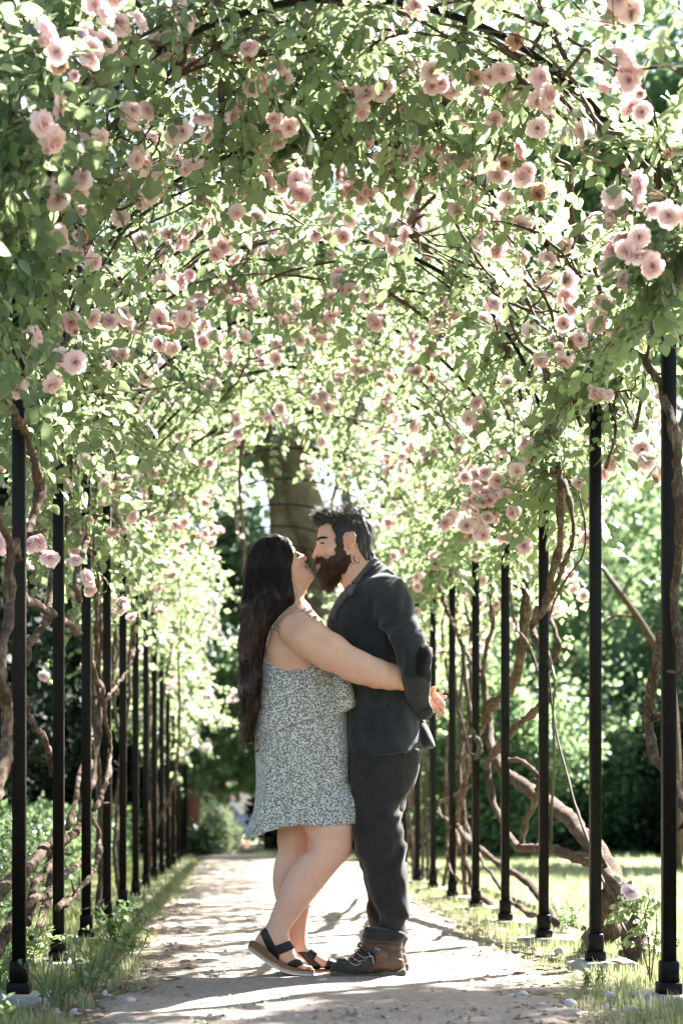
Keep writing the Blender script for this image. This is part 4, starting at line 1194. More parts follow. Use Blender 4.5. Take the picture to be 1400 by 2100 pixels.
# weeds: little leafy plants round the feet of the posts
def weed(name, label, base, h, nst, L, seed, group='weeds at the foot of the posts', mat='weed_leaf', lv=0, spread=.5, W=1.0, cat='weed'):
    rs = np.random.RandomState(seed)
    root = empty(name, base, label, cat, group)
    g, gs = Geo(), Geo()
    tm = [(leaflet(1)[0] * np.array([W, 1, 1]), leaflet(1)[1], None, np.full(4, .5))]
    for k in range(nst):
        d = norm(np.array([rs.randn() * spread, rs.randn() * spread, 1]))
        L_ = h * (.55 + .5 * rs.rand())
        t = np.linspace(0, 1, 6)[:, None]
        C = np.array(base) + rs.randn(3) * np.array([.025, .025, 0]) + d * L_ * t + rs.randn(3) * np.array([.25, .25, 0]) * L_ * t ** 2
        V, T, Q = tube(C, np.linspace(.003, .0012, 6), 3, cap=False); gs.add(V, None, Q)
        m = int(7 + h * 40)
        tt = .15 + .85 * rs.rand(m)
        pos = np.stack([np.interp(tt, t[:, 0], C[:, q]) for q in range(3)], -1)
        D = norm(rs.randn(m, 3) * np.array([1, 1, .4]) + d * .5)
        batch(g, tm[0], pos, frames(D, norm(rs.randn(m, 3) * .5 + np.array([0, 0, 1]))), L * (.6 + .7 * rs.rand(m)), lv + .16 * rs.randn(m))
    gs.obj('stem', M['green_cane'], root)
    tag(g.obj('leaves', M[mat], root, attr='v'), kind='stuff')
    return root
W_ = [(-.60, 5.75, .16, 9, .022, 'feathery weed against the foot of the nearest left post', .0), (-.52, 6.15, .20, 10, .024, 'bushy pale weed between the first and second left posts', .15), (-.82, 6.15, .26, 10, .034, 'broad leaved weed behind the nearest left post', .2),
      (-.56, 6.75, .14, 8, .020, 'low weed in front of the second left post', -.05), (-.50, 7.6, .20, 10, .034, 'leafy weed spilling on the path before the third left post', .05), (-.58, 8.1, .26, 12, .036, 'tallest leafy weed beside the third left post', .1),
      (-.62, 9.0, .22, 10, .034, 'leafy weed by the fourth left post', .05), (-.88, 7.0, .30, 10, .034, 'pale yellow green weed behind the second left post', .3), (-.98, 5.7, .30, 10, .034, 'dense weed at the left edge of the view', .0),
      (-1.05, 6.5, .32, 12, .034, 'weed growing up through the knotted canes on the left', .1), (-.60, 10.2, .14, 8, .03, 'small weed by the fifth left post', .0), (-.70, 5.25, .10, 8, .028, 'bright green weed in the bottom left corner', .25),
      (1.42, 5.55, .09, 9, .020, 'low weed in the bottom right corner by the footing', .0), (1.22, 6.4, .09, 9, .018, 'grassy weed between the two nearest right posts', -.1), (1.75, 7.6, .16, 10, .026, 'weed tuft beside the shaggy trunk', .05),
      (1.62, 9.3, .20, 12, .028, 'mossy green mound of weeds behind the third right post', -.1), (1.95, 6.6, .22, 9, .03, 'weed behind the nearest right post', .0)]
for k, (x, y, h, ns, L, lab, lv) in enumerate(W_):
    weed('weed', lab, (x, y, 0), h, ns, L, 40 + k, lv=lv)
# rose sucker with one flower by the nearest right post
su = Plant('spindly young rose with one pink flower beside the nearest right post', (1.50, 6.6, 0), 2, 'young roses')
rs = np.random.RandomState(66)
for pts in [[(1331, 2010), (1330, 1940), (1322, 1880), (1330, 1850), (1326, 1815)], [(1334, 2010), (1340, 1950), (1346, 1890), (1340, 1850)], [(1330, 2000), (1318, 1950), (1305, 1900), (1292, 1850), (1288, 1835)]]:
    C = su.cane([at(px, py, 6.55) for px, py in pts], .0035, .0018, 'green_cane', 4, 4)
    for q in range(4, len(C), 2):
        su.spray(C[q], norm(np.array([rs.randn(), rs.randn() * .5, .3])), .05, 2, rs, .2, .05 * rs.randn(), 0, False)
su.cluster(at(1290, 1830, 6.5), np.array([-.3, -.4, .5]), 1, rs, .01, .95)
su.finish(40, rs, .62)

# stones
def stone_mesh(seed):
    rs = np.random.RandomState(seed)
    import bmesh
    bm = bmesh.new(); bmesh.ops.create_icosphere(bm, subdivisions=2, radius=1)
    V = np.array([v.co[:] for v in bm.verts]); F = np.array([[v.index for v in f.verts] for f in bm.faces]); bm.free()
    V = V * (1 + .28 * vnoise(V, 1.1, seed)[:, None] + .08 * vnoise(V, 3, seed + 1)[:, None]) * np.array([1, .8, .5])
    return make_mesh('stone', V, [F], M['stone'], smooth=False)
SM = [stone_mesh(s) for s in range(4)]
ST = [(1040, 1992, .020, 'pale stone on the path just right of the man'), (1070, 2044, .028, 'largest white stone at the right of the path foreground'), (1092, 2048, .016, 'small white stone touching the largest one'), (1046, 2046, .018, 'white stone left of the largest one'),
      (1170, 2062, .026, 'whitish stone below the second right post'), (1184, 2080, .022, 'white stone near the bottom edge on the right'), (1252, 2048, .030, 'grey white stone at the grass edge between the right footings'), (1290, 2078, .026, 'pale stone beside the nearest right footing'),
      (1240, 2070, .020, 'small stone among the grass right of the path'), (1268, 2090, .022, 'stone at the bottom edge by the right footing'), (270, 2058, .022, 'flat grey stone on the path at the lower left'), (118, 2082, .020, 'stone near the nearest left footing'), (150, 2078, .014, 'small stone in the leaf litter lower left'),
      (170, 2035, .018, 'pale stone below the weeds on the left'), (110, 2065, .024, 'stone leaning on the nearest left footing'), (1010, 1945, .016, 'stone beside the fourth right post'), (985, 1955, .014, 'small stone on the sunlit right path edge'), (1145, 1955, .026, 'grey stone by the third right footing'), (215, 2040, .016, 'reddish grey stone on the left path edge')]
for k, (px, py, r, lab) in enumerate(ST):
    Y = F_PX * EYE / (py - VPY)
    o = bpy.data.objects.new('stone', SM[k % 4]); p = at(px, py, Y)
    o.location = (p[0], Y, r * .18); o.scale = (r, r, r); o.rotation_euler = (.1 * k, .07 * k, k * 1.3)
    link(o); tag(o, lab, 'stone', 'loose stones on the path')
# grit, bits of bark and fallen petals lying on the path
def litter(name, label, n, size, mat, seed, edge=0, flat=.2):
    rs = np.random.RandomState(seed)
    Y = 4.9 + 7.5 * rs.rand(n) ** 1.6; l, r = path_edges(Y)
    u = rs.rand(n)
    if edge: u = np.where(rs.rand(n) < .5, -.15 + .28 * rs.rand(n), 1.12 - .27 * rs.rand(n))
    X = l + (r - l) * u
    V0 = np.array([(-1, -.7, 0), (1, -.5, 0), (.8, .8, 0), (-.7, .9, 0), (0, .1, .8)])
    T0 = np.array([(0, 1, 4), (1, 2, 4), (2, 3, 4), (3, 0, 4), ])
    a = rs.rand(n) * 6.28
    R = np.zeros((n, 3, 3)); R[:, 0, 0] = np.cos(a); R[:, 0, 1] = -np.sin(a); R[:, 1, 0] = np.sin(a); R[:, 1, 1] = np.cos(a); R[:, 2, 2] = flat * (.4 + 1.2 * rs.rand(n))
    V0 = V0 + 0
    g = Geo(); S = size * (.4 + rs.rand(n) ** 3 * 1.8)
    batch(g, (V0, T0, None, np.full(5, .5)), np.stack([X, Y, np.full(n, .006)], -1), R, S, .2 * rs.randn(n))
    tag(g.obj(name, M[mat], attr='v', smooth=False), label, None, None, 'stuff')
M['litter'] = leaf_mat('litter', [(0, (.06, .035, .02)), (.5, (.17, .11, .065)), (1, (.34, .26, .17))], (.2, .12, .06), .1, .8, .2)
M['grit'] = leaf_mat('grit', [(0, (.10, .08, .06)), (.5, (.30, .26, .21)), (1, (.52, .48, .42))], (.2, .2, .2), .0, .9, .2)
litter('gravel', 'fine grit and pebbles on the sandy path', 4200, .006, 'grit', 1, 0, .9)
litter('leaf_litter', 'brown leaf litter along the path edges', 3200, .011, 'litter', 2, 1, .35)
litter('fallen_petals', 'pink petals fallen on the path edges', 90, .014, 'petal', 3, 1, .3)
fl = bpy.data.objects.new('fallen_leaf', make_mesh('fallen_leaf', leaflet(2)[0] * np.array([1.4, 1, 1.5]) * .06, [leaflet(2)[1], leaflet(2)[2]], simple_mat('orange_leaf', (.30, .09, .04), (.42, .16, .07), 30, .7), attrs=None))
fl.location = at(1282, 1980, 6.75); fl.rotation_euler = (.3, .2, 1.2); link(fl); tag(fl, 'curled orange fallen leaf at the foot of the shaggy trunk', 'leaf')
# ------------------------------------------------------------------ implicit surfaces for people and clothes
def closed_smooth(P, per=4):
    P = np.asarray(P, float); n = len(P)
    out = []
    for k in range(n):
        p0, p1, p2, p3 = P[k - 1], P[k], P[(k + 1) % n], P[(k + 2) % n]
        for t in np.linspace(0, 1, per, endpoint=False):
            q = 0.5 * ((2 * p1) + (-p0 + p2) * t + (2 * p0 - 5 * p1 + 4 * p2 - p3) * t * t + (-p0 + 3 * p1 - 3 * p2 + p3) * t ** 3)
            out.append(q * .8 + (p1 * (1 - t) + p2 * t) * .2)
    return np.array(out)

def poly_dist(P, X, Z):
    """Signed distance to a closed polygon, positive inside."""
    d2 = np.full(X.shape, 1e9); ins = np.zeros(X.shape, bool)
    n = len(P)
    for k in range(n):
        ax, az = P[k]; bx, bz = P[(k + 1) % n]
        ex, ez = bx - ax, bz - az
        L = ex * ex + ez * ez + 1e-12
        t = np.clip(((X - ax) * ex + (Z - az) * ez) / L, 0, 1)
        d2 = np.minimum(d2, (X - ax - t * ex) ** 2 + (Z - az - t * ez) ** 2)
        c = (az > Z) != (bz > Z)
        if abs(ez) > 1e-12: ins ^= c & (X < ex * (Z - az) / ez + ax)
    return np.where(ins, 1, -1) * np.sqrt(d2)

def to_xz(pts, Y):
    P = np.asarray(pts, float)
    return np.stack([(P[:, 0] - VPX) / F_PX * Y, EYE + (VPY - P[:, 1]) / F_PX * Y], -1)

class Flat2D:
    """A side outline in the X-Z plane, sampled as a distance."""
    def __init__(s, pts, Y, per=4, step=.004, pad=.05):
        s.P = closed_smooth(to_xz(pts, Y), per) if per > 1 else to_xz(pts, Y)
        s.lo = s.P.min(0) - pad; s.hi = s.P.max(0) + pad; s.step = step
        s.nx, s.nz = [int(v) for v in np.ceil((s.hi - s.lo) / step) + 1]
        s.X, s.Z = np.meshgrid(s.lo[0] + step * np.arange(s.nx), s.lo[1] + step * np.arange(s.nz), indexing='ij')
        s.d = poly_dist(s.P, s.X, s.Z)
    def samp(s, A, X, Z):
        fx = np.clip((X - s.lo[0]) / s.step, 0, s.nx - 1.001); fz = np.clip((Z - s.lo[1]) / s.step, 0, s.nz - 1.001)
        i = fx.astype(int); j = fz.astype(int); u = fx - i; w = fz - j
        return (A[i, j] * (1 - u) + A[i + 1, j] * u) * (1 - w) + (A[i, j + 1] * (1 - u) + A[i + 1, j + 1] * u) * w
    def dist(s, X, Z): return s.samp(s.d, X, Z)

class Inflate(Flat2D):
    """A body whose side view is the outline; its thickness follows from the outline as in a drop held by a wire (round where a limb is)."""
    def __init__(s, pts, Y, scale=1.0, yc=None, per=4, it=450, wmax=None):
        super().__init__(pts, Y, per)
        s.Y, s.scale, s.ycf, s.wmax = Y, scale, yc, wmax
        d = s.d; m = d > 0
        dm = d.max()
        h = np.where(m, d * (2 * dm - d), 0) * .7
        for _ in range(it):
            hn = .25 * (np.roll(h, 1, 0) + np.roll(h, -1, 0) + np.roll(h, 1, 1) + np.roll(h, -1, 1)) + .5 * s.step ** 2
            h = np.where(m, hn, 0)
        good = d > 1.6 * s.step
        q = np.where(good, h / np.maximum(d, 1e-6), 0); wt = good.astype(float)
        for _ in range(14):
            qs = sum(np.roll(q * wt, k, a) for k in (1, -1) for a in (0, 1)); ws = sum(np.roll(wt, k, a) for k in (1, -1) for a in (0, 1))
            new = (wt == 0) & (ws > 0)
            q = np.where(new, qs / np.maximum(ws, 1e-6), q); wt = np.where(new, 1.0, wt)
        q = np.where(wt > 0, q, dm)
        s.h = q * d
        s.gx, s.gz = np.gradient(s.h, s.step)
        w = math.sqrt(max(s.h.max(), 0)) * (scale if np.isscalar(scale) else 2.2) + .03
        y0 = [Y] if yc is None else [Y + v for v in (yc(s.P[:, 0], s.P[:, 1]).min(), yc(s.P[:, 0], s.P[:, 1]).max())]
        s.blo = np.array([s.lo[0], min(y0) - w, s.lo[1]]); s.bhi = np.array([s.hi[0], max(y0) + w, s.hi[1]])
    def f(s, X, Y, Z):
        XX, ZZ = np.broadcast_arrays(X, Z)
        h = s.samp(s.h, XX, ZZ); g2 = s.samp(s.gx, XX, ZZ) ** 2 + s.samp(s.gz, XX, ZZ) ** 2
        sc = s.scale if np.isscalar(s.scale) else s.scale(XX, ZZ)
        yc = s.Y + (0 if s.ycf is None else s.ycf(XX, ZZ))
        dy = (Y - yc) / sc
        if s.wmax is not None: h = np.minimum(h, (s.wmax / sc) ** 2)
        F = dy ** 2 - h
        return F / np.sqrt(g2 + (2 * dy / sc) ** 2 + 4e-4)
    def ysurf(s, px, py, near=True):
        x, z = to_xz([(px, py)], s.Y)[0]
        sc = s.scale if np.isscalar(s.scale) else s.scale(np.array(x), np.array(z))
        w = float(sc) * math.sqrt(max(float(s.samp(s.h, np.array(x), np.array(z))), 0))
        c = s.Y + (0 if s.ycf is None else float(s.ycf(np.array(x), np.array(z))))
        return c - w if near else c + w

class Cap:
    def __init__(s, a, b, ra, rb):
        s.a, s.b, s.ra, s.rb = np.array(a, float), np.array(b, float), ra, rb
        r = max(ra, rb) + .02
        s.blo = np.minimum(s.a, s.b) - r; s.bhi = np.maximum(s.a, s.b) + r
    def f(s, X, Y, Z):
        e = s.b - s.a; L = (e ** 2).sum() + 1e-12
        t = np.clip(((X - s.a[0]) * e[0] + (Y - s.a[1]) * e[1] + (Z - s.a[2]) * e[2]) / L, 0, 1)
        return np.sqrt((X - s.a[0] - t * e[0]) ** 2 + (Y - s.a[1] - t * e[1]) ** 2 + (Z - s.a[2] - t * e[2]) ** 2) - (s.ra + (s.rb - s.ra) * t)

class Ell:
    def __init__(s, c, r, tilt=0.0):
        s.c, s.r, s.t = np.array(c, float), np.array(r, float), tilt
        m = s.r.max() + .02
        s.blo, s.bhi = s.c - m, s.c + m
    def f(s, X, Y, Z):
        x, y, z = X - s.c[0], Y - s.c[1], Z - s.c[2]
        c_, s_ = math.cos(s.t), math.sin(s.t)
        x, z = x * c_ + z * s_, -x * s_ + z * c_
        k0 = np.sqrt((x / s.r[0]) ** 2 + (y / s.r[1]) ** 2 + (z / s.r[2]) ** 2)
        k1 = np.sqrt((x / s.r[0] ** 2) ** 2 + (y / s.r[1] ** 2) ** 2 + (z / s.r[2] ** 2) ** 2)
        return k0 * (k0 - 1) / np.maximum(k1, 1e-6)

class Field:
    def __init__(s, lo, hi, h=.005):
        s.lo, s.h = np.array(lo, float), h
        s.n = np.ceil((np.array(hi) - s.lo) / h).astype(int) + 1
        s.ax = [s.lo[k] + h * np.arange(s.n[k]) for k in range(3)]
        s.phi = np.full(s.n, 1.0, dtype=np.float32)
    @classmethod
    def around(cls, shapes, h=.005, pad=.012):
        return cls(np.min([q.blo for q in shapes], 0) - pad, np.max([q.bhi for q in shapes], 0) + pad, h)
    def sub(s, lo, hi, pad):
        i0 = np.clip(np.floor((lo - pad - s.lo) / s.h).astype(int), 0, s.n - 1); i1 = np.clip(np.ceil((hi + pad - s.lo) / s.h).astype(int) + 1, 1, s.n)
        sl = tuple(slice(a, b) for a, b in zip(i0, i1))
        X = s.ax[0][sl[0]][:, None, None]; Y = s.ax[1][sl[1]][None, :, None]; Z = s.ax[2][sl[2]][None, None, :]
        return sl, X, Y, Z
    def add(s, sh, k=.0, grow=0.0):
        sl, X, Y, Z = s.sub(sh.blo, sh.bhi, k + .01)
        if any(a.stop <= a.start for a in sl): return s
        b = sh.f(X, Y, Z) - grow
        a = s.phi[sl]
        if k > 0:
            hh = np.maximum(k - np.abs(a - b), 0) / k
            s.phi[sl] = np.minimum(a, b) - hh * hh * k * .25
        else: s.phi[sl] = np.minimum(a, b)
        return s
    def cut(s, sh, k=.0):
        sl, X, Y, Z = s.sub(sh.blo, sh.bhi, k + .01)
        b = -sh.f(X, Y, Z); a = s.phi[sl]
        if k > 0:
            hh = np.maximum(k - np.abs(a - b), 0) / k
            s.phi[sl] = np.maximum(a, b) + hh * hh * k * .25
        else: s.phi[sl] = np.maximum(a, b)
        return s
    def warp(s, fn):
        near = np.abs(s.phi) < .05
        i = np.nonzero(near)
        P = np.stack([s.ax[k][i[k]] for k in range(3)], -1)
        s.phi[i] += fn(P).astype(np.float32)
        return s
    def clip2d(s, flat, out=False, jag=0.0):
        X, Z = np.broadcast_arrays(s.ax[0][:, None], s.ax[2][None, :])
        d = flat.dist(X, Z)
        if jag:
            P = np.stack([X, X * 0, Z], -1)
            d = d + jag * (vnoise(P, 160, 5) + .6 * vnoise(P, 320, 6))
        s.phi = np.maximum(s.phi, (d if out else -d)[:, None, :].astype(np.float32))
        return s
    def clip_y(s, y, keep_near=True):
        v = (s.ax[1] - y) if keep_near else (y - s.ax[1])
        s.phi = np.maximum(s.phi, v[None, :, None].astype(np.float32))
        return s
    def copy(s):
        f = Field.__new__(Field); f.lo, f.h, f.n, f.ax, f.phi = s.lo, s.h, s.n, s.ax, s.phi.copy(); return f
    def patch(s, flat, off=.005, depth=.009, near=None):
        """A skin of this surface, lifted by off, where the outline covers it."""
        f = s.copy()
        f.phi = np.maximum(f.phi - off, -(f.phi + depth))
        f.clip2d(flat)
        if near is not None: f.clip_y(near)
        return f
    def mesh(s, smooth=3):
        phi, h = s.phi, s.h
        sg = phi < 0
        nx, ny, nz = sg.shape
        C = np.zeros((nx - 1, ny - 1, nz - 1), np.int8)
        for a in (0, 1):
            for b in (0, 1):
                for c in (0, 1):
                    C += sg[a:nx - 1 + a, b:ny - 1 + b, c:nz - 1 + c]
        mix = (C > 0) & (C < 8)
        I = np.argwhere(mix)
        if len(I) == 0: return np.zeros((0, 3)), np.zeros((0, 4), int)
        idx = np.full(mix.shape, -1, np.int64); idx[mix] = np.arange(len(I))
        cor = [(a, b, c) for a in (0, 1) for b in (0, 1) for c in (0, 1)]
        val = {q: phi[I[:, 0] + q[0], I[:, 1] + q[1], I[:, 2] + q[2]].astype(float) for q in cor}
        acc = np.zeros((len(I), 3)); cnt = np.zeros(len(I))
        for q in cor:
            for ax in range(3):
                if q[ax]: continue
                r = list(q); r[ax] = 1; r = tuple(r)
                va, vb = val[q], val[r]
                m = (va < 0) != (vb < 0)
                t = va / np.where(np.abs(va - vb) < 1e-9, 1e-9, va - vb)
                p = np.array(q, float)[None].repeat(len(I), 0); p[:, ax] = t
                acc[m] += p[m]; cnt[m] += 1
        V = s.lo + h * (I + acc / cnt[:, None])
        Q = []
        for ax in range(3):
            o1, o2 = (ax + 1) % 3, (ax + 2) % 3
            A = [slice(None)] * 3; B = [slice(None)] * 3
            A[ax] = slice(0, -1); B[ax] = slice(1, None)
            e = sg[tuple(A)] != sg[tuple(B)]
            E = np.argwhere(e)
            E = E[(E[:, o1] > 0) & (E[:, o2] > 0) & (E[:, o1] < sg.shape[o1] - 1) & (E[:, o2] < sg.shape[o2] - 1)]
            if not len(E): continue
            def g(d1, d2):
                q = E.copy(); q[:, o1] -= d1; q[:, o2] -= d2
                return idx[q[:, 0], q[:, 1], q[:, 2]]
            q = np.stack([g(1, 1), g(0, 1), g(0, 0), g(1, 0)], -1)
            inside = sg[E[:, 0], E[:, 1], E[:, 2]]
            q[~inside] = q[~inside][:, ::-1]
            Q.append(q)
        Q = np.concatenate(Q)
        Q = Q[(Q >= 0).all(1)]
        for _ in range(smooth):
            S = np.zeros_like(V); n = np.zeros(len(V))
            for a, b in ((0, 1), (1, 2), (2, 3), (3, 0)):
                np.add.at(S, Q[:, a], V[Q[:, b]]); np.add.at(n, Q[:, a], 1)
                np.add.at(S, Q[:, b], V[Q[:, a]]); np.add.at(n, Q[:, b], 1)
            V = .45 * V + .55 * S / np.maximum(n, 1)[:, None]
        return V, Q
    def obj(s, name, mat, parent=None, loc=None, smooth=3):
        V, Q = s.mesh(smooth)
        return mesh_obj(name, V, [Q], mat, parent, True, None, loc)

def strands(o_V, o_Q, n, rs, length, flow, mat, name, parent, sel=None, r=.0006, curl=.3, lift=.6, seg=5):
    """Single hairs rooted on a surface."""
    A, B, C_ = o_V[o_Q[:, 0]], o_V[o_Q[:, 1]], o_V[o_Q[:, 2]]
    cen = (A + C_) / 2; nrm = norm(np.cross(B - A, C_ - A))
    k = np.arange(len(cen)) if sel is None else np.nonzero(sel(cen, nrm))[0]
    if len(k) == 0: return
    k = rs.choice(k, n)
    g = Geo()
    t = np.linspace(0, 1, seg)[:, None]
    for i in k:
        p = cen[i] + rs.randn(3) * .002
        L = length * (.5 + .8 * rs.rand())
        d = norm(nrm[i] * lift + flow(cen[i]) + rs.randn(3) * curl)
        e = norm(flow(cen[i]) + rs.randn(3) * curl + np.array([0, 0, -.2]))
        P = p - nrm[i] * .003 + d * L * t + (e - d) * L * .5 * t ** 2
        V, T, Q = tube(P, np.linspace(r, r * .3, seg), 3, cap=False)
        g.add(V, None, Q)
    return tag(g.obj(name, mat, parent), kind='stuff')

def surf_line(bvh, pts, Y, r=.0012, off=.0006, sides=4, per=5, dash=0):
    """A thread or drawn line laid on a surface as seen from the side of the path."""
    C = catmull(pts, per)
    out = []
    for px, py in C:
        d = at(px, py, Y)
        hit = bvh.ray_cast(Vector((d[0], Y - 1.0, d[2])), Vector((0, 1, 0)), 2.0)
        if hit[0] is not None: out.append(np.array(hit[0]) + np.array(hit[1]) * off)
    g = Geo()
    if len(out) > 2:
        out = np.array(out)
        if dash:
            for k in range(0, len(out) - 1, 2):
                V, T, Q = tube(out[k:k + 2], r, sides); g.add(V, T, Q)
        else:
            V, T, Q = tube(out, r, sides); g.add(V, T, Q)
    return g
def bvh_of(V, Q): return BVHTree.FromPolygons([tuple(v) for v in V], [tuple(int(i) for i in q) for q in Q])

# ------------------------------------------------------------------ skin, cloth, leather
def skin_mat(name, c1, c2):
    m, nt, b, out = new_mat(name)
    co = obj_coord(nt)
    n = noise(nt, 11, 5, .62, co)
    n3 = noise(nt, 95, 4, .65, co)
    base = ramp(nt, n.outputs['Fac'], [(.28, c1), (.72, c2)])
    blot = ramp(nt, n3.outputs['Fac'], [(.30, (.86, .74, .68)), (.5, (1, 1, 1)), (.72, (1.0, .90, .86))])
    mu = N_(nt, 'ShaderNodeMix', data_type='RGBA', blend_type='MULTIPLY'); mu.inputs[0].default_value = .30
    nt.links.new(base, mu.inputs[6]); nt.links.new(blot, mu.inputs[7])
    nt.links.new(mu.outputs[2], b.inputs['Base Color'])
    b.inputs['Roughness'].default_value = .50
    b.inputs['Specular IOR Level'].default_value = .38
    b.inputs['Subsurface Weight'].default_value = .14
    b.inputs['Subsurface Radius'].default_value = (1.0, .35, .2)
    b.inputs['Subsurface Scale'].default_value = .012
    n2 = noise(nt, 380, 5, .7, co)
    ad = N_(nt, 'ShaderNodeMath', operation='ADD'); nt.links.new(n2.outputs['Fac'], ad.inputs[0]); nt.links.new(n3.outputs['Fac'], ad.inputs[1])
    bump(nt, b, ad.outputs[0], .22, .0016)
    return m
def cloth_mat(name, c1, c2, weave=900, sheen=.25, rough=.85):
    m, nt, b, out = new_mat(name)
    co = obj_coord(nt)
    n = noise(nt, 9, 5, .6, co)
    n2 = noise(nt, weave, 2, .5, co)
    mx = N_(nt, 'ShaderNodeMath', operation='MULTIPLY_ADD'); nt.links.new(n2.outputs['Fac'], mx.inputs[0]); mx.inputs[1].default_value = .6; nt.links.new(n.outputs['Fac'], mx.inputs[2])
    nt.links.new(ramp(nt, mx.outputs[0], [(.55, c1), (1.05, c2)]), b.inputs['Base Color'])
    b.inputs['Roughness'].default_value = rough
    b.inputs['Sheen Weight'].default_value = sheen
    b.inputs['Specular IOR Level'].default_value = .2
    bump(nt, b, n2.outputs['Fac'], .25, .0015)
    return m
def dress_mat():
    m, nt, b, out = new_mat('dress_print')
    co = obj_coord(nt)
    def dots(scale, rad, rnd, seedoff):
        mp = N_(nt, 'ShaderNodeMapping'); mp.inputs['Location'].default_value = (seedoff, seedoff * 1.7, seedoff * .3)
        nt.links.new(co, mp.inputs['Vector'])
        v = N_(nt, 'ShaderNodeTexVoronoi'); v.inputs['Scale'].default_value = scale; v.inputs['Randomness'].default_value = rnd
        nt.links.new(mp.outputs[0], v.inputs['Vector'])
        wob = noise(nt, scale * 2.5, 2, .5, co)
        ma = N_(nt, 'ShaderNodeMath', operation='MULTIPLY_ADD'); nt.links.new(wob.outputs['Fac'], ma.inputs[0]); ma.inputs[1].default_value = .5; nt.links.new(v.outputs['Distance'], ma.inputs[2])
        return ramp(nt, ma.outputs[0], [(rad + .20, (1, 1, 1)), (rad + .27, (0, 0, 0))]), v
    d1, v1 = dots(165, .42, 1, 0)
    d2, v2 = dots(66, .26, 1, 3.3)
    d3, v3 = dots(112, .43, 1, 7.1)
    def mixc(fac, a, bcol):
        x = N_(nt, 'ShaderNodeMix', data_type='RGBA'); nt.links.new(fac, x.inputs[0])
        if isinstance(a, tuple): x.inputs[6].default_value = (*a, 1)
        else: nt.links.new(a, x.inputs[6])
        x.inputs[7].default_value = (*bcol, 1)
        return x.outputs[2]
    c = mixc(d3, (.58, .575, .52), (.26, .255, .20))
    c = mixc(d1, c, (.035, .035, .036))
    c = mixc(d2, c, (.13, .165, .17))
    nt.links.new(c, b.inputs['Base Color'])
    b.inputs['Roughness'].default_value = .8
    b.inputs['Sheen Weight'].default_value = .15
    n2 = noise(nt, 700, 2, .5, co); bump(nt, b, n2.outputs['Fac'], .15, .001)
    return m
M['skin_w'] = skin_mat('fair_skin', (.60, .335, .225), (.70, .42, .30))
M['skin_m'] = skin_mat('tanned_skin', (.58, .33, .235), (.67, .40, .29))
M['wool'] = cloth_mat('charcoal_wool', (.012, .0128, .0140), (.0255, .0272, .0295), 700, .2)
M['wool_collar'] = cloth_mat('collar_wool', (.013, .016, .021), (.028, .033, .042), 700)
M['suede_patch'] = cloth_mat('black_suede', (.004, .004, .004), (.008, .008, .008), 500, .05)
M['denim'] = cloth_mat('washed_black_denim', (.0125, .0108, .009), (.030, .0265, .0225), 600, .12)
M['dress'] = dress_mat()
def hair_mat(name, c1, c2, rough=.35):
    m, nt, b, out = new_mat(name)
    co = obj_coord(nt); n = noise(nt, 60, 3, .6, co)
    nt.links.new(ramp(nt, n.outputs['Fac'], [(.3, c1), (.7, c2)]), b.inputs['Base Color'])
    b.inputs['Roughness'].default_value = rough; b.inputs['Specular IOR Level'].default_value = .35
    tr = N_(nt, 'ShaderNodeBsdfTranslucent'); tr.inputs['Color'].default_value = (*[min(1, v * 2.2) for v in c2], 1)
    mx = N_(nt, 'ShaderNodeMixShader'); mx.inputs[0].default_value = .2
    nt.links.new(b.outputs[0], mx.inputs[1]); nt.links.new(tr.outputs[0], mx.inputs[2]); nt.links.new(mx.outputs[0], out.inputs['Surface'])
    return m
M['hair_w'] = hair_mat('dark_brown_hair', (.008, .0042, .003), (.030, .0145, .009), .42)
M['hair_tip'] = hair_mat('brown_hair_ends', (.045, .022, .012), (.17, .092, .050))
M['hair_m'] = hair_mat('dark_grey_hair', (.012, .010, .009), (.045, .038, .034), .4)
M['hair_tuft'] = hair_mat('sunlit_top_hair', (.06, .052, .048), (.20, .18, .165), .4)  # paler top strands: sunlight on the dark hair put into the colour
M['beard'] = hair_mat('brown_beard', (.022, .0100, .0062), (.065, .030, .0175), .5)
M['black_leather'] = simple_mat('black_leather', (.006, .006, .006), (.013, .012, .012), 60, .45, .2, .4, .002)
M['cork'] = simple_mat('cork', (.12, .055, .03), (.24, .13, .08), 180, .85, .4, .2, .002)
M['rope_sole'] = simple_mat('rope_sole', (.34, .23, .12), (.52, .38, .22), 200, .85, .6, .2, .003)
M['white_sole'] = simple_mat('white_sole', (.55, .55, .55), (.68, .68, .68), 60, .6, .1, .3)
M['boot_leather'] = simple_mat('boot_leather', (.050, .028, .014), (.12, .066, .032), 40, .6, .3, .35, .003)
M['boot_mesh'] = simple_mat('boot_mesh', (.035, .028, .020), (.075, .062, .045), 160, .75, .5, .3, .003)
M['boot_rubber'] = simple_mat('boot_rubber', (.018, .016, .014), (.034, .030, .025), 60, .6, .3, .35, .003)
M['boot_sole'] = simple_mat('boot_sole', (.06, .048, .030), (.12, .10, .065), 50, .75, .3, .3, .003)
M['grey_trim'] = simple_mat('grey_trim', (.30, .29, .27), (.42, .40, .38), 60, .5, .1, .4)
M['lace'] = simple_mat('lace', (.006, .006, .006), (.012, .012, .011), 200, .8, .2, .2)
M['seam'] = simple_mat('seam_thread', (.06, .054, .045), (.10, .09, .075), 200, .8, .2, .2)
M['ink'] = simple_mat('tattoo_ink', (.035, .026, .025), (.05, .036, .034), 100, .6, 0)
M['lips'] = simple_mat('lips', (.42, .16, .13), (.50, .21, .17), 80, .4, .1, .45, .001)
M['eye_dark'] = simple_mat('eye_dark', (.012, .008, .006), (.03, .018, .012), 100, .25, 0, .5)
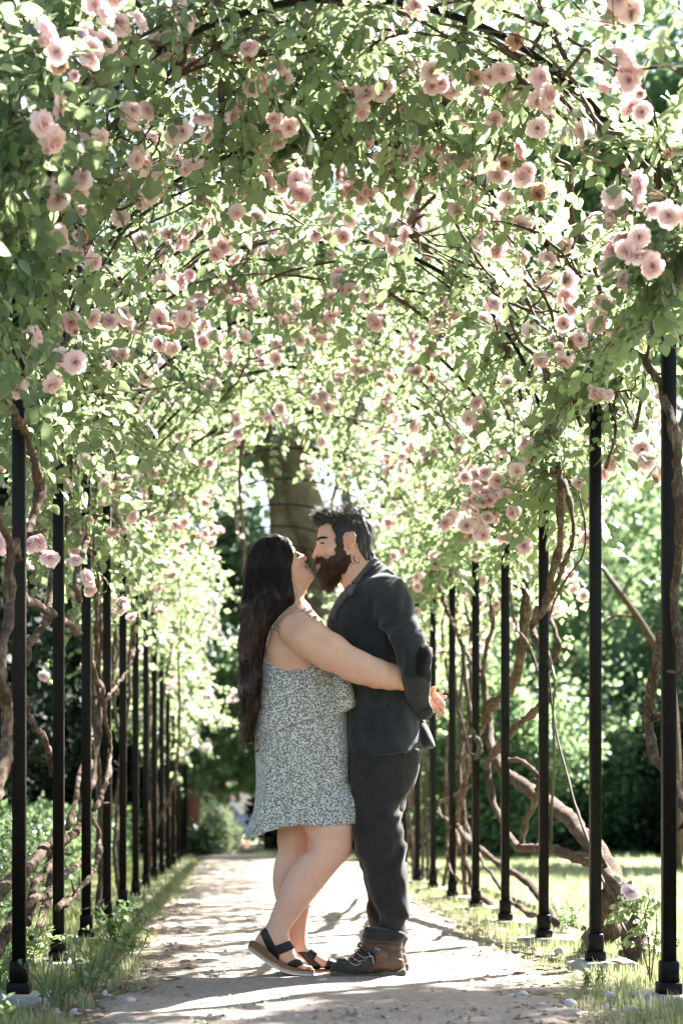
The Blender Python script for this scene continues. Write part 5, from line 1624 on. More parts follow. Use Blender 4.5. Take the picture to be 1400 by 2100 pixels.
M['teeth'] = simple_mat('teeth', (.70, .66, .58), (.75, .72, .64), 60, .3, 0, .5)

YC = 6.83
def A_(px, py, dy): return at(px, py, YC + dy)

# =================================================================== the man
HEADM = Inflate([(653, 1075), (649, 1092), (647, 1105), (645.5, 1111), (646.5, 1117), (643, 1125), (639, 1136), (637.2, 1141.5), (640, 1145.5), (646, 1145), (648, 1148), (646.5, 1152), (646.5, 1156), (650, 1158.5), (648.5, 1162), (650, 1167), (655, 1171), (654, 1177), (657, 1187), (666, 1194), (680, 1196), (694, 1190), (712, 1180), (735, 1168), (752, 1150), (759, 1130), (763, 1108), (762, 1085), (752, 1063), (735, 1050), (712, 1046), (685, 1050), (665, 1060)], YC, .98, per=3)
NECKM = Inflate([(690, 1165), (694, 1190), (706, 1212), (726, 1244), (784, 1210), (772, 1165), (762, 1130), (735, 1120), (705, 1140)], YC, .95)
def y_sleeve(X, Z):
    zz = [float(to_xz([(0, p)], YC)[0, 1]) for p in (1475, 1440, 1400, 1350, 1290, 1200)]
    return np.interp(Z, zz, [-.075, -.135, -.235, -.255, -.210, -.135])
TORSO_M = [(764, 1146), (780, 1152), (803, 1169), (822, 1193), (838, 1222), (847, 1255), (851, 1290), (853, 1330), (851, 1380), (853, 1430), (858, 1480), (864, 1530), (868, 1600), (866, 1650), (716, 1650), (714, 1560), (713, 1520), (712, 1440), (706, 1390), (694, 1340), (682, 1305), (671, 1277), (679, 1252), (692, 1228), (713, 1201), (734, 1176), (750, 1157)]
JT = Inflate(TORSO_M, YC, 1.40, wmax=.205)
SLEEVE = [(752, 1198), (775, 1186), (805, 1189), (828, 1210), (841, 1248), (849, 1290), (858, 1328), (868, 1345), (873, 1375), (871, 1410), (874, 1440), (881, 1464), (868, 1476), (850, 1470), (832, 1450), (817, 1418), (807, 1380), (800, 1345), (785, 1318), (768, 1285), (753, 1245), (747, 1217)]
SL = Inflate(SLEEVE, YC, .92, y_sleeve)
SR = Inflate(SLEEVE, YC, .92, lambda X, Z: -y_sleeve(X, Z))
TAIL = Inflate([(852, 1462), (868, 1478), (882, 1500), (894, 1532), (880, 1536), (866, 1538), (848, 1520)], YC, 2.4, wmax=.10)

man_base = (float(at(760, 1990, YC)[0]), YC, 0.0)
hsk = Field(at(630, 2010, YC) - np.array([.03, .30, .02]), at(920, 1030, YC) + np.array([.03, .30, .02]), .0075)
hsk.add(NECKM)
fhd = Field(at(628, 1232, YC) - np.array([0, .125, 0]), at(800, 1036, YC) + np.array([0, .125, 0]), .003)
fhd.add(HEADM).add(NECKM, .02)
yl, yr = HEADM.ysurf(714, 1116), HEADM.ysurf(714, 1116, False)
for yy, sg_ in ((yl, -1), (yr, 1)):          # ears
    c = at(713, 1116, YC); 
    ring = [(-.006, .012), (-.004, .024), (.004, .030), (.012, .027), (.0165, .016), (.016, .002), (.011, -.012), (.004, -.022), (-.003, -.026), (-.007, -.020)]
    fhd.add(Ell((c[0] + .004, yy + .002 * sg_, c[2] + .002), (.014, .011, .028), -.16), .004)
    for (xa, za), (xb, zb_) in zip(ring[:-1], ring[1:]):
        k_ = lambda x: yy + sg_ * (.012 + .35 * max(x, 0))
        fhd.add(Cap((c[0] + xa, k_(xa), c[2] + za), (c[0] + xb, k_(xb), c[2] + zb_), .0042, .0042), .003)
    fhd.cut(Ell((c[0] + .000, yy + sg_ * .016, c[2] + .000), (.0070, .012, .013), -.16), .003)
    fhd.cut(Ell((c[0] + .006, yy + sg_ * .018, c[2] + .016), (.006, .007, .009), -.16), .003)
    fhd.add(Ell((c[0] - .008, yy + sg_ * .006, c[2] - .004), (.0045, .006, .006)), .003)
    fhd.add(Ell((c[0] - .002, yy + sg_ * .008, c[2] - .026), (.0065, .006, .008)), .004)
    e = at(661, 1119, YC); ye = HEADM.ysurf(661, 1119, sg_ < 0)
    fhd.cut(Ell((e[0] - .002, ye + sg_ * .010, e[2]), (.013, .013, .010)), .008)        # eye sockets
    fhd.add(Ell((e[0] + .001, ye - sg_ * .008, e[2] - .002), (.012, .012, .010)), .004)
    bz = at(656, 1109, YC); fhd.add(Ell((bz[0] + .004, HEADM.ysurf(658, 1109, sg_ < 0) - sg_ * .003, bz[2]), (.016, .008, .006), -.1), .010)
    nz = at(647, 1141, YC); fhd.add(Ell((nz[0], YC + sg_ * .012, nz[2]), (.011, .008, .008)), .005)   # nostril wings
    ck = at(672, 1135, YC); fhd.add(Ell((ck[0], HEADM.ysurf(672, 1135, sg_ < 0) - sg_ * .008, ck[2]), (.022, .014, .018)), .02)
# body under the clothes, arms and hands
for a, b_, ra, rb in [((735, 1225, 0), (785, 1310, 0), .055, .08), ((785, 1310, 0), (785, 1500, 0), .08, .07), ((785, 1500, -.03), (780, 1700, -.10), .05, .036), ((780, 1700, -.10), (797, 1910, -.14), .030, .017), ((785, 1500, .03), (785, 1700, .08), .05, .036), ((785, 1700, .08), (798, 1905, .08), .030, .017),
                      ((797, 1928, -.14), (795, 1970, -.14), .022, .032), ((795, 1970, -.14), (710, 1990, -.14), .034, .026), ((798, 1925, .08), (798, 1960, .08), .022, .032), ((798, 1960, .08), (715, 1980, .08), .034, .026)]:
    hsk.add(Cap(A_(*a), A_(*b_), ra, rb), .03)
for sg_ in (-1, 1):
    for a, b_, ra, rb in [((785, 1235, .08), (800, 1245, .150), .05, .04), ((800, 1245, .150), (838, 1370, .205), .034, .030), ((838, 1370, .205), (868, 1455, .09), .028, .026)]:
        hsk.add(Cap(A_(a[0], a[1], a[2] * sg_), A_(b_[0], b_[1], b_[2] * sg_), ra, rb), .02)
fhn = Field(at(858, 1484, YC) - np.array([0, .12, 0]), at(922, 1398, YC) + np.array([0, .10, 0]), .0024)
def finger(chain, r0, r1, k=.0018):
    P = [A_(*c) for c in chain]
    r = np.linspace(r0, r1, len(P))
    for i in range(len(P) - 1): fhn.add(Cap(P[i], P[i + 1], r[i] * .94, r[i + 1] * .94), k)
# far hand lies open, its fingers pointing back and up; near hand closes round it
fhn.add(Cap(A_(866, 1444, .055), A_(884, 1433, .012), .021, .021), .006)
finger([(884, 1426, .010), (887, 1416, -.012), (888.5, 1410, -.022)], .0095, .0072)
finger([(886, 1428, .000), (896, 1424, -.018), (903.5, 1420, -.026)], .0095, .0072)
finger([(887, 1433, .000), (899, 1432, -.016), (910, 1429.5, -.022)], .0095, .0072)
finger([(887, 1439, .004), (898, 1442, -.010), (907, 1442, -.016)], .0090, .0068)
finger([(878, 1428, .020), (880, 1418, .006), (884, 1412, -.004)], .0100, .0080)
fhn.add(Cap(A_(866, 1455, -.060), A_(884, 1452, -.030), .023, .020), .004)
fhn.add(Cap(A_(874, 1436, -.052), A_(886, 1450, -.046), .016, .014), .008)
finger([(880, 1440, -.050), (889, 1452, -.056), (898, 1463, -.046)], .0105, .0082)
finger([(892, 1448, -.040), (903, 1452, -.044), (905, 1462, -.034), (898, 1468, -.020)], .0095, .0078)
finger([(890, 1444, -.036), (900, 1438, -.044), (906, 1447, -.040), (904, 1456, -.026)], .0095, .0078)
finger([(886, 1438, -.034), (893, 1430, -.044), (901, 1437, -.042), (901, 1446, -.028)], .0092, .0075)
finger([(884, 1434, -.030), (889, 1424, -.040), (895, 1429, -.040), (896, 1437, -.030)], .0086, .0070)
def join_fields(fa, fb, ztop):
    """Body field below, finer head field above, one mesh."""
    fa.phi = np.maximum(fa.phi, (fa.ax[2] - ztop - .004)[None, None, :].astype(np.float32))
    fb.phi = np.maximum(fb.phi, (ztop - fb.ax[2])[None, None, :].astype(np.float32))
    V1, Q1 = fa.mesh(2); V2, Q2 = fb.mesh(3)
    return np.vstack([V1, V2]), np.vstack([Q1, Q2 + len(V1)])
MV, MQ = join_fields(hsk, fhd, at(0, 1206, YC)[2])
HV_, HQ_ = fhn.mesh(2)
MQ = np.vstack([MQ, HQ_ + len(MV)]); MV = np.vstack([MV, HV_])
man = mesh_obj('person', MV, [MQ], M['skin_m'], None, True, None, man_base)
man.location.x += .005
tag(man, 'bearded man in charcoal blazer and dark jeans, hands clasped behind his back', 'person')
man_bvh = bvh_of(MV, MQ)

# jacket
def folds(P, amp, fx, fz, seed):
    Q = P * np.array([fx, fx, fz])
    n = vnoise(Q, 1, seed); r = 1 - np.abs(n) * 2
    return amp * (.6 * r + .4 * vnoise(P, 26, seed + 1))
jk = Field.around([JT, SL, SR, TAIL], .0048)
jk.add(JT)
jk.clip2d(Flat2D([(600, 1000), (1000, 1000), (1000, 1539), (868, 1539), (840, 1545), (800, 1549), (750, 1554), (600, 1562)], YC, 1))
jk.add(TAIL, .012)
zel = at(0, 1360, YC)[2]
def arm_folds(P):
    d = np.exp(-((P[:, 2] - zel) / .10) ** 2)
    dg = (P[:, 0] - P[:, 2] * .55)
    w = np.sin(dg * 85 + 6 * vnoise(P, 8, 71)); w = np.sign(w) * np.abs(w) ** 1.5
    return -(.0040 + .0085 * d) * w * (.55 + .45 * vnoise(P, 6, 72)) - .006 * vnoise(P, 8, 73) - .003 * vnoise(P * np.array([1, 1, .5]), 22, 74)
jt_only = jk.copy()
jk2 = jk.copy(); jk2.phi[:] = 1; jk2.add(SL).add(SR); jk2.warp(arm_folds)
jk.warp(lambda P: -.008 * vnoise(P * np.array([1, 1, .45]), 10, 75) - .003 * vnoise(P * np.array([1, 1, .6]), 24, 76) - .006 * np.sin(P[:, 2] * 60 + P[:, 0] * 90 + 4 * vnoise(P, 7, 77)) * np.clip(vnoise(P, 4, 78), 0, 1))
hh = np.maximum(.03 - np.abs(jk.phi - jk2.phi), 0) / .03
wz = np.clip((jk.ax[2] - at(0, 1330, YC)[2]) / .12, 0, 1)[None, None, :]
jk.phi = np.minimum(jk.phi, jk2.phi) - hh * hh * .0075 * wz
# the open neck
jk.cut(Cap(at(722, 1168, YC), at(742, 1198, YC), .050, .046), .008)
jk.cut(Inflate([(650, 1262), (672, 1240), (690, 1215), (712, 1185), (738, 1150), (730, 1190), (712, 1222), (692, 1250), (680, 1272), (660, 1290)], YC, 1.6), .006)
JV, JQ = jk.mesh(2)
jacket = mesh_obj('jacket', JV, [JQ], M['wool'], man)
jbvh = bvh_of(JV, JQ)
def patch_obj(field, pts, name, mat, parent, off, depth=.010, near=None, per=1, smooth=2, Y=YC):
    f = field.patch(Flat2D(pts, Y, per), off, depth, near)
    return f.obj(name, mat, parent, smooth=smooth)
Yn = YC - .16
patch_obj(jk, [(764, 1143), (782, 1158), (760, 1172), (742, 1190), (731, 1204), (716, 1200), (734, 1176), (749, 1156)], 'collar', M['wool_collar'], jacket, .007, .010, None)
patch_obj(jk, [(732, 1206), (721, 1225), (704, 1242), (690, 1258), (687, 1277), (669, 1279), (678, 1250), (691, 1227), (713, 1201)], 'lapel', M['wool_collar'], jacket, .007, .010, YC + .02)
f_sl = jk.copy()
patch_obj(f_sl, [(854, 1329), (841, 1341), (835, 1362), (835, 1385), (843, 1402), (858, 1409), (870, 1406), (876, 1372), (866, 1346)], 'elbow_patch', M['suede_patch'], jacket, .0012, .010, YC - .06, 3)
patch_obj(jk, [(728, 1428), (785, 1429), (784, 1449), (776, 1454), (736, 1453), (728, 1446)], 'pocket_flap', M['wool'], jacket, .006, .010, YC - .05)
patch_obj(jk, [(849, 1462), (879, 1452), (886, 1470), (868, 1484), (852, 1476)], 'cuff', M['wool'], jacket, .004, .010, None)
g = surf_line(jbvh, [(751, 1192), (746, 1215), (752, 1246), (768, 1286), (784, 1318)], YC, .0016, -.0004)
if g.n: g.obj('armhole_seam', M['suede_patch'], jacket)
g = surf_line(jbvh, [(835, 1215), (842, 1260), (848, 1300), (852, 1330)], YC, .0012, -.0002)
if g.n: g.obj('back_seam', M['suede_patch'], jacket)
V, T, Q = tube([at(716, 1213, YC - .125), at(718, 1214.5, YC - .128)], .0032, 6); pin_hit = jbvh.ray_cast(Vector((at(717, 1214, YC)[0], YC - 1, at(717, 1214, YC)[2])), Vector((0, 1, 0)), 2)
if pin_hit[0] is not None:
    c = np.array(pin_hit[0]); V, T, Q = tube([c + np.array([0, -.010, 0]), c], .0028, 6)
    mesh_obj('lapel_pin', V, [T, Q], M['grey_trim'], jacket)
gb = Geo()
for bx, by in ((823, 1398), (826, 1404)):
    pass
# shirt seen between the lapels
SH = Inflate([(676, 1262), (694, 1236), (712, 1210), (735, 1190), (760, 1175), (770, 1215), (735, 1280), (700, 1320), (684, 1296)], YC, 1.0, wmax=.11)
fs = Field.around([SH], .006); fs.add(SH); fs.cut(Cap(at(722, 1168, YC), at(742, 1196, YC), .046, .05), .006)
fs.obj('shirt', cloth_mat('brown_shirt', (.05, .035, .03), (.09, .065, .055), 700), man)

# trousers
LEGN = Inflate([(714, 1420), (714, 1530), (714.5, 1614), (721, 1656), (724, 1709), (727, 1740), (733, 1761), (744, 1778), (748, 1809), (758, 1841), (767, 1872), (766, 1915), (825, 1915), (827, 1876), (828, 1834), (827, 1782), (823, 1752), (826, 1731), (822, 1709), (816, 1677), (819, 1650), (832, 1627), (845, 1606), (857, 1568), (863, 1530), (862, 1420)], YC, .86,
               lambda X, Z: np.interp(Z, [0.1, .45, .80], [-.14, -.11, -.060]))
LEGF = Inflate([(716, 1420), (716, 1530), (722, 1660), (728, 1740), (745, 1790), (755, 1840), (754, 1880), (756, 1905), (762, 1932), (830, 1932), (835, 1880), (838, 1845), (838, 1800), (837, 1757), (830, 1728), (828, 1690), (833, 1640), (850, 1600), (862, 1530), (862, 1420)], YC, .86,
               lambda X, Z: np.interp(Z, [0.1, .45, .80], [.085, .08, .060]))
tr_ = Field.around([LEGN, LEGF], .0048)
tr_.add(LEGN).add(LEGF, .012)
tr_.clip2d(Flat2D([(600, 1542), (1000, 1532), (1000, 2100), (600, 2100)], YC, 1))
zk, za, zb = at(0, 1755, YC)[2], at(0, 1885, YC)[2], at(0, 1660, YC)[2]
def leg_folds(P):
    z = P[:, 2]
    kn = np.exp(-((z - zk) / .07) ** 2); an = np.exp(-((z - za) / .075) ** 2); bt = np.exp(-((z - zb) / .06) ** 2)
    back = np.clip((P[:, 0] - at(790, 0, YC)[0]) / .06, 0, 1)
    w1 = np.sin((P[:, 2] - .9 * P[:, 0]) * 75 + 4 * vnoise(P, 6, 81))
    w2 = np.sin((P[:, 2] + 1.3 * P[:, 0]) * 70 + 4 * vnoise(P, 7, 82))
    return -(.0105 * kn * w1 * (.4 + .6 * back) + .0085 * an * w2 + .010 * bt * back * w1) - .006 * vnoise(P * np.array([1, 1, .4]), 14, 83) - .005 * vnoise(P, 8, 84) - .0022 * vnoise(P * np.array([1, 1, .5]), 34, 87)
tr_.warp(leg_folds)
TV, TQ = tr_.mesh(2)
trousers = mesh_obj('trousers', TV, [TQ], M['denim'], man)
tbvh = bvh_of(TV, TQ)
for pts, nm in [([(823.5, 1547), (822, 1580), (820, 1604), (826, 1613), (833, 1623)], 'pocket_seam'), ([(786, 1552), (783, 1580), (779.5, 1604), (776, 1625), (774, 1640)], 'side_seam'), ([(787, 1730), (791, 1770), (795, 1800), (797, 1830)], 'side_seam')]:
    g = surf_line(tbvh, pts, YC, .0009 if nm == 'side_seam' else .0012, .0004, dash=(nm == 'side_seam'))
    if g.n: g.obj(nm, M['seam'], trousers)
for (pts, dy) in (([(743, 1908), (752, 1902), (800, 1903), (824, 1906), (831, 1917), (832, 1927), (815, 1934), (760, 1934), (746, 1930)], -.14), ([(752, 1912), (760, 1908), (800, 1909), (828, 1912), (836, 1922), (836, 1932), (820, 1938), (766, 1938), (754, 1934)], .085)):
    CF = Inflate(pts, YC + dy, 2.35, wmax=.062)
    fc = Field.around([CF], .005); fc.add(CF)
    fc.warp(lambda P: -.004 * np.sin(P[:, 2] * 190 + P[:, 0] * 25 + 3 * vnoise(P, 10, 86)) - .003 * vnoise(P, 18, 85))
    fc.obj('trouser_cuff', M['denim'], trousers)

# hiking shoes
SHOE = [(749, 1922), (744, 1938), (737, 1951), (726, 1962), (708, 1973), (690, 1975), (681, 1981), (678, 1990), (682, 2000), (700, 2003), (754, 2002), (800, 2001), (826, 1995), (829, 1985), (826, 1966), (823, 1940), (820, 1920)]
def shoe(dx, dy, off, gz):
    sh = lambda pts: [(x + dx, y + dy) for x, y in pts]
    Yf = YC + off
    U = Inflate(sh(SHOE), Yf, .86, wmax=.047)
    f = Field.around([U], .0042); f.add(U)
    f.warp(lambda P: -.0012 * vnoise(P, 40, 91) - .002 * vnoise(P, 14, 92))
    UV, UQ = f.mesh(2)
    o = mesh_obj('hiking_shoe', UV, [UQ], M['boot_mesh'], man)
    sole = Inflate(sh([(677, 1992), (690, 1990), (720, 1995), (760, 1993), (776, 1991), (790, 1987), (810, 1990), (829, 1982), (832, 1995), (826, 2003), (800, 2006), (786, 2006), (776, 2002), (766, 2006), (720, 2008), (692, 2007), (680, 2002)]), Yf, 5.0, wmax=.051)
    fsol = Field.around([sole], .004); fsol.add(sole)
    fsol.phi = np.maximum(fsol.phi, (gz - fsol.ax[2])[None, None, :].astype(np.float32))
    fsol.obj('sole', M['boot_sole'], o, smooth=1)
    patch_obj(f, sh([(675, 1972), (700, 1973), (712, 1984), (706, 1996), (720, 2000), (720, 2006), (672, 2006)]), 'toe_cap', M['boot_rubber'], o, .003, .009, None, 2, Y=Yf)
    patch_obj(f, sh([(770, 1950), (785, 1944), (812, 1962), (828, 1968), (831, 1995), (800, 1990), (775, 1986), (768, 1992), (750, 1992), (764, 1970)]), 'heel_panel', M['boot_leather'], o, .0025, .009, None, 2, Y=Yf)
    patch_obj(f, sh([(745, 1924), (824, 1922), (826, 1948), (800, 1946), (775, 1938), (752, 1945)]), 'ankle_collar', M['boot_leather'], o, .003, .009, None, 2, Y=Yf)
    b = bvh_of(UV, UQ)
    for pts in ([(724, 1964), (735, 1970), (748, 1966)], [(716, 1972), (728, 1978), (740, 1973)], [(734, 1956), (745, 1962), (758, 1958)], [(753, 1952), (762, 1962), (762, 1974)], [(778, 1958), (788, 1957), (791, 1963)]):
        q = surf_line(b, sh(pts), Yf, .0022, .0008, 5, 4)
        if q.n: q.obj('grey_stripe', M['grey_trim'], o)
    gl = Geo()
    for pts in ([(720, 1968), (732, 1960), (741, 1952)], [(728, 1972), (740, 1962), (748, 1952)], [(738, 1974), (748, 1962), (754, 1948)], [(746, 1952), (758, 1966), (766, 1990), (768, 2001)], [(757, 1948), (766, 1960), (770, 1980)], [(742, 1950), (752, 1956), (764, 1954)]):
        q = surf_line(b, sh(pts), Yf, .0019, .0016, 5, 4)
        if q.n: gl.add(np.concatenate(q.V), *[np.concatenate(x) for x in (q.T, q.Q)])
    for loop in ([(744, 1950), (736, 1940), (740, 1934), (749, 1944)], [(745, 1950), (730, 1946), (728, 1952), (742, 1954)]):
        C = catmull([at(x + dx, y + dy, Yf - .035 - .006 * k) for k, (x, y) in enumerate(loop)], 5)
        V, T, Q = tube(C, .0019, 5); gl.add(V, T, Q)
    gl.obj('lace', M['lace'], o)
    for q, (ex, ey) in enumerate([(769, 1943), (775, 1945)]):
        h = b.ray_cast(Vector((at(ex + dx, ey + dy, Yf)[0], Yf - 1, at(ex + dx, ey + dy, Yf)[2])), Vector((0, 1, 0)), 2)
        if h[0] is not None:
            t = np.linspace(0, 2 * math.pi, 11); c = np.array(h[0])
            V, T, Q = tube(np.stack([c[0] + .004 * np.cos(t), np.full(11, c[1] - .001), c[2] + .004 * np.sin(t)], -1), .0011, 5)
            mesh_obj('eyelet', V, [T, Q], M['grey_trim'], o)
    return o
shoe(0, 0, -.14, .006)
shoe(6, -11, .085, .006)

# hair, beard, brows, eyes, tattoo
HAIRM = [(655, 1082), (646, 1074), (640, 1066), (646, 1052), (662, 1043), (690, 1037), (720, 1037), (745, 1046), (759, 1062), (768, 1090), (769, 1118), (766, 1142), (759, 1153), (748, 1151), (738, 1140), (731, 1126), (728, 1106), (721, 1097), (710, 1096), (702, 1104), (699, 1128), (690, 1128), (684, 1100), (677, 1082), (668, 1077)]
fh = Field(at(625, 1260, YC) - np.array([0, .16, 0]), at(785, 1020, YC) + np.array([0, .16, 0]), .003)
fh.add(HEADM).add(NECKM, .02)
hm = fh.copy(); hm.phi -= .0065
hm.add(Inflate([(648, 1074), (641, 1064), (648, 1051), (664, 1043), (690, 1038), (720, 1038), (744, 1047), (757, 1062), (764, 1090), (763, 1112), (735, 1090), (700, 1072), (670, 1070)], YC, 1.0), .01)
hm.phi = np.maximum(hm.phi, -(fh.phi + .004)); hm.clip2d(Flat2D(HAIRM, YC, 2), jag=.0035)
hm.warp(lambda P: -.003 * vnoise(P * np.array([1, 1, .5]), 90, 55))
HV, HQ = hm.mesh(1)
hair = mesh_obj('hair', HV, [HQ], M['hair_m'], man)
rs = np.random.RandomState(17)
ztop = at(0, 1068, YC)[2]; xfr = at(690, 0, YC)[0]
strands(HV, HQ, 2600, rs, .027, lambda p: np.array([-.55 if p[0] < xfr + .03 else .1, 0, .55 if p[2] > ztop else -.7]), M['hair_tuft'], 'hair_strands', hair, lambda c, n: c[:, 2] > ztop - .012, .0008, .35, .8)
strands(HV, HQ, 1500, rs, .009, lambda p: np.array([.5, 0, -.8]), M['hair_m'], 'hair_strands', hair, lambda c, n: c[:, 2] <= ztop, .0006, .3, .35, 4)
strands(MV, MQ, 420, rs, .006, lambda p: np.array([.4, 0, -.8]), M['hair_m'], 'hair_stubble', hair, lambda c, n: (np.abs(c[:, 1] - YC) > .04) & (Flat2D([(676, 1078), (690, 1078), (706, 1100), (702, 1132), (684, 1134), (678, 1110), (670, 1085)], YC, 1).dist(c[:, 0], c[:, 2]) > 0), .0005, .3, .2, 3)
strands(MV, MQ, 500, rs, .006, lambda p: np.array([-.2, 0, -1]), M['beard'], 'beard_stubble', man, lambda c, n: (np.abs(c[:, 1] - YC) > .02) & (Flat2D([(680, 1125), (690, 1118), (700, 1150), (690, 1175), (664, 1160), (668, 1146), (676, 1142)], YC, 1).dist(c[:, 0], c[:, 2]) > 0), .0005, .3, .2, 3)
BEARD = [(694, 1098), (701, 1122), (707, 1140), (717, 1148), (716, 1160), (709, 1173), (697, 1189), (687, 1201), (677, 1212), (664, 1208), (655, 1199), (651, 1184), (650, 1173), (654, 1170), (656, 1165), (656, 1159), (653, 1155), (650, 1157), (645, 1156), (645.5, 1150), (649, 1145), (658, 1144), (667, 1152), (673, 1150), (676, 1140), (684, 1131), (690, 1114)]
bd = fh.copy(); bd.phi -= .004
bd.add(Inflate([(652, 1170), (662, 1164), (692, 1160), (706, 1168), (698, 1186), (688, 1199), (677, 1210), (664, 1206), (656, 1197), (652, 1184)], YC, .92), .015)
bd.add(Inflate([(646, 1149), (650, 1145), (658, 1145), (667, 1153), (664, 1160), (655, 1152), (648, 1156)], YC, 3.2, wmax=.032), .004)
bd.phi = np.maximum(bd.phi, -(fh.phi + .006)); bd.clip2d(Flat2D(BEARD, YC, 2), jag=.0035)
bd.warp(lambda P: -.0035 * vnoise(P * np.array([1, 1, .6]), 70, 56))
BV, BQ = bd.mesh(1)
beard = mesh_obj('beard', BV, [BQ], M['beard'], man)
strands(BV, BQ, 1700, rs, .014, lambda p: np.array([-.1, 0, -1.0]), M['beard'], 'beard_strands', beard, None, .0006, .35, .35, 4)
zb_ = at(0, 1196, YC)[2]
strands(BV, BQ, 420, rs, .022, lambda p: np.array([.1, 0, -1.0]), M['hair_tip'], 'beard_strands', beard, lambda c, n: c[:, 2] < zb_, .0006, .4, .4, 5)
for near in (True, False):
    sg_ = -1 if near else 1
    e = at(660, 1119, YC); ye = HEADM.ysurf(661, 1119, near)
    fe = Field(np.array([e[0] - .016, ye - .02, e[2] - .01]), np.array([e[0] + .016, ye + .02, e[2] + .01]), .0018)
    fe.add(Ell((e[0] - .001, ye - sg_ * .002, e[2] + .0005), (.0105, .0070, .0030), -.12))
    fe.obj('eye', M['eye_dark'], man, smooth=1)
    gbrow = Geo()
    for k in range(90):
        u = rs.rand(); px, py = 648.5 + 17 * u, 1109.5 - 2.2 * math.sin(u * 2.4) + 1.6 * rs.randn() * .5
        y = HEADM.ysurf(px, py, near) + sg_ * .008
        p = at(px, py, YC); p[1] = y
        V, T, Q = tube(np.array([p, p + np.array([.004, 0, .0006]), p + np.array([.009, -sg_ * .002, -.0008])]), [.0011, .0010, .0004], 3, cap=False); gbrow.add(V, None, Q)
    gbrow.obj('eyebrow_hair', M['hair_m'], man)
patch_obj(fhd, [(647.5, 1110), (650, 1106.5), (657, 1104.5), (664, 1106), (669, 1110.5), (660, 1109.5), (652, 1110.5), (648.5, 1112)], 'eyebrow', M['hair_m'], man, .0022, .006, None, 2)
patch_obj(fhd, [(654, 1117.5), (658, 1116), (663, 1116.8), (668, 1119), (662, 1119.6), (657, 1119.6)], 'eyelash_line', M['eye_dark'], man, .0012, .006, None, 2)
gt = Geo()
for pts in ([(712, 1141), (718, 1145), (722, 1152), (728, 1158), (731, 1156)], [(727, 1136), (722, 1141), (719, 1148), (722, 1156), (719, 1160)], [(731, 1136), (732, 1142), (729, 1148), (731, 1153)], [(716, 1149), (722, 1147), (728, 1143)], [(736, 1137), (734, 1143), (730, 1146)]):
    q = surf_line(man_bvh, [(x + 3, y + 1) for x, y in pts], YC, .0016, .0004, 5, 5)
    if q.n: gt.add(np.concatenate(q.V), *[np.concatenate(x) for x in (q.T, q.Q)])
if gt.n: gt.obj('tattoo', M['ink'], man)
lipf = fh.copy()
patch_obj(lipf, [(646.5, 1156.5), (652, 1157), (657, 1160), (656, 1166), (652, 1171), (648, 1168), (650, 1163), (648, 1160)], 'lips', M['lips'], man, .0015, .008, None)

# =================================================================== the woman
HEADW = Inflate([(560, 1104), (582, 1107), (594, 1113.5), (604, 1121), (608, 1127), (610, 1131.5), (618, 1134), (627.5, 1139), (632.5, 1143.5), (631.8, 1148), (627, 1152), (630, 1157), (632.5, 1161.5), (630, 1164.5), (637, 1166.5), (639, 1171), (644, 1176), (648.6, 1182), (646, 1188.5), (638.5, 1195), (625, 1203), (605, 1208), (585, 1206), (560, 1200), (535, 1186), (518, 1160), (520, 1132), (538, 1112)], YC, 1.02, per=3)
NECKW = Inflate([(582, 1180), (625, 1188), (638, 1197), (632, 1210), (626, 1222), (624, 1233), (634, 1252), (604, 1268), (566, 1256), (570, 1215)], YC, .92)
TORW = Inflate([(562, 1256), (585, 1245), (606, 1241), (625, 1234), (640, 1247), (662, 1272), (682, 1306), (697, 1360), (702, 1450), (700, 1560), (690, 1650), (565, 1650), (542, 1560), (545, 1450), (542, 1380), (540, 1330), (548, 1284)], YC, 1.02, wmax=.165)
NLEG = Inflate([(640, 1640), (719, 1640), (722, 1686), (723, 1729), (720, 1746), (712.6, 1759), (697, 1776.6), (680, 1797), (661, 1821), (646, 1840), (627, 1862), (610, 1884.6), (599.4, 1900), (595.5, 1910), (597, 1924), (604, 1940), (612, 1958), (623, 1971), (637, 1980), (641, 1986), (632, 1990), (603, 1985), (578, 1973), (552, 1950), (530, 1935), (525, 1930), (527, 1921), (535, 1909), (546, 1899), (552, 1889), (560, 1869), (568.6, 1845), (575, 1828), (584, 1807), (596, 1783), (609, 1764), (622, 1750), (637, 1740), (634, 1718), (622, 1694), (612, 1650)], YC, .84,
               lambda X, Z: np.interp(Z, [0, .3, .6, .8], [-.075, -.075, -.085, -.07]))
FLEG = Inflate([(574, 1650), (573, 1694), (572, 1728), (574, 1745), (568, 1763), (563, 1790), (563, 1815), (567, 1840), (577, 1870), (590, 1900), (597, 1930), (597, 1950), (590, 1968), (594, 1982), (610, 1986), (640, 1988), (680, 1988), (692, 1985), (690, 1976), (672, 1966), (651, 1951), (637, 1939), (633, 1917), (637, 1874), (641, 1843), (645, 1800), (640, 1765), (642, 1720), (650, 1650)], YC, .86, lambda X, Z: np.interp(Z, [0, .3, .8], [.045, .05, .07]))
woman_base = (float(at(620, 1990, YC)[0]), YC, 0.0)
ws = Field(at(490, 2010, YC) - np.array([.02, .34, .02]), at(870, 1085, YC) + np.array([.03, .34, .02]), .0054)
fwd = Field(at(500, 1262, YC) - np.array([0, .15, 0]), at(656, 1094, YC) + np.array([0, .15, 0]), .003)
fwd.add(HEADW).add(NECKW, .018).add(TORW, .03)
ws.add(NECKW).add(TORW, .03).add(NLEG, .02).add(FLEG, .012)
armw = [((612, 1292, -.125), .066), ((640, 1312, -.20), .071), ((680, 1337, -.245), .066), ((728, 1364, -.258), .056), ((745, 1371, -.258), .054), ((775, 1381, -.240), .051), ((803, 1388, -.205), .045), ((832, 1394, -.175), .036), ((850, 1392, -.165), .028)]
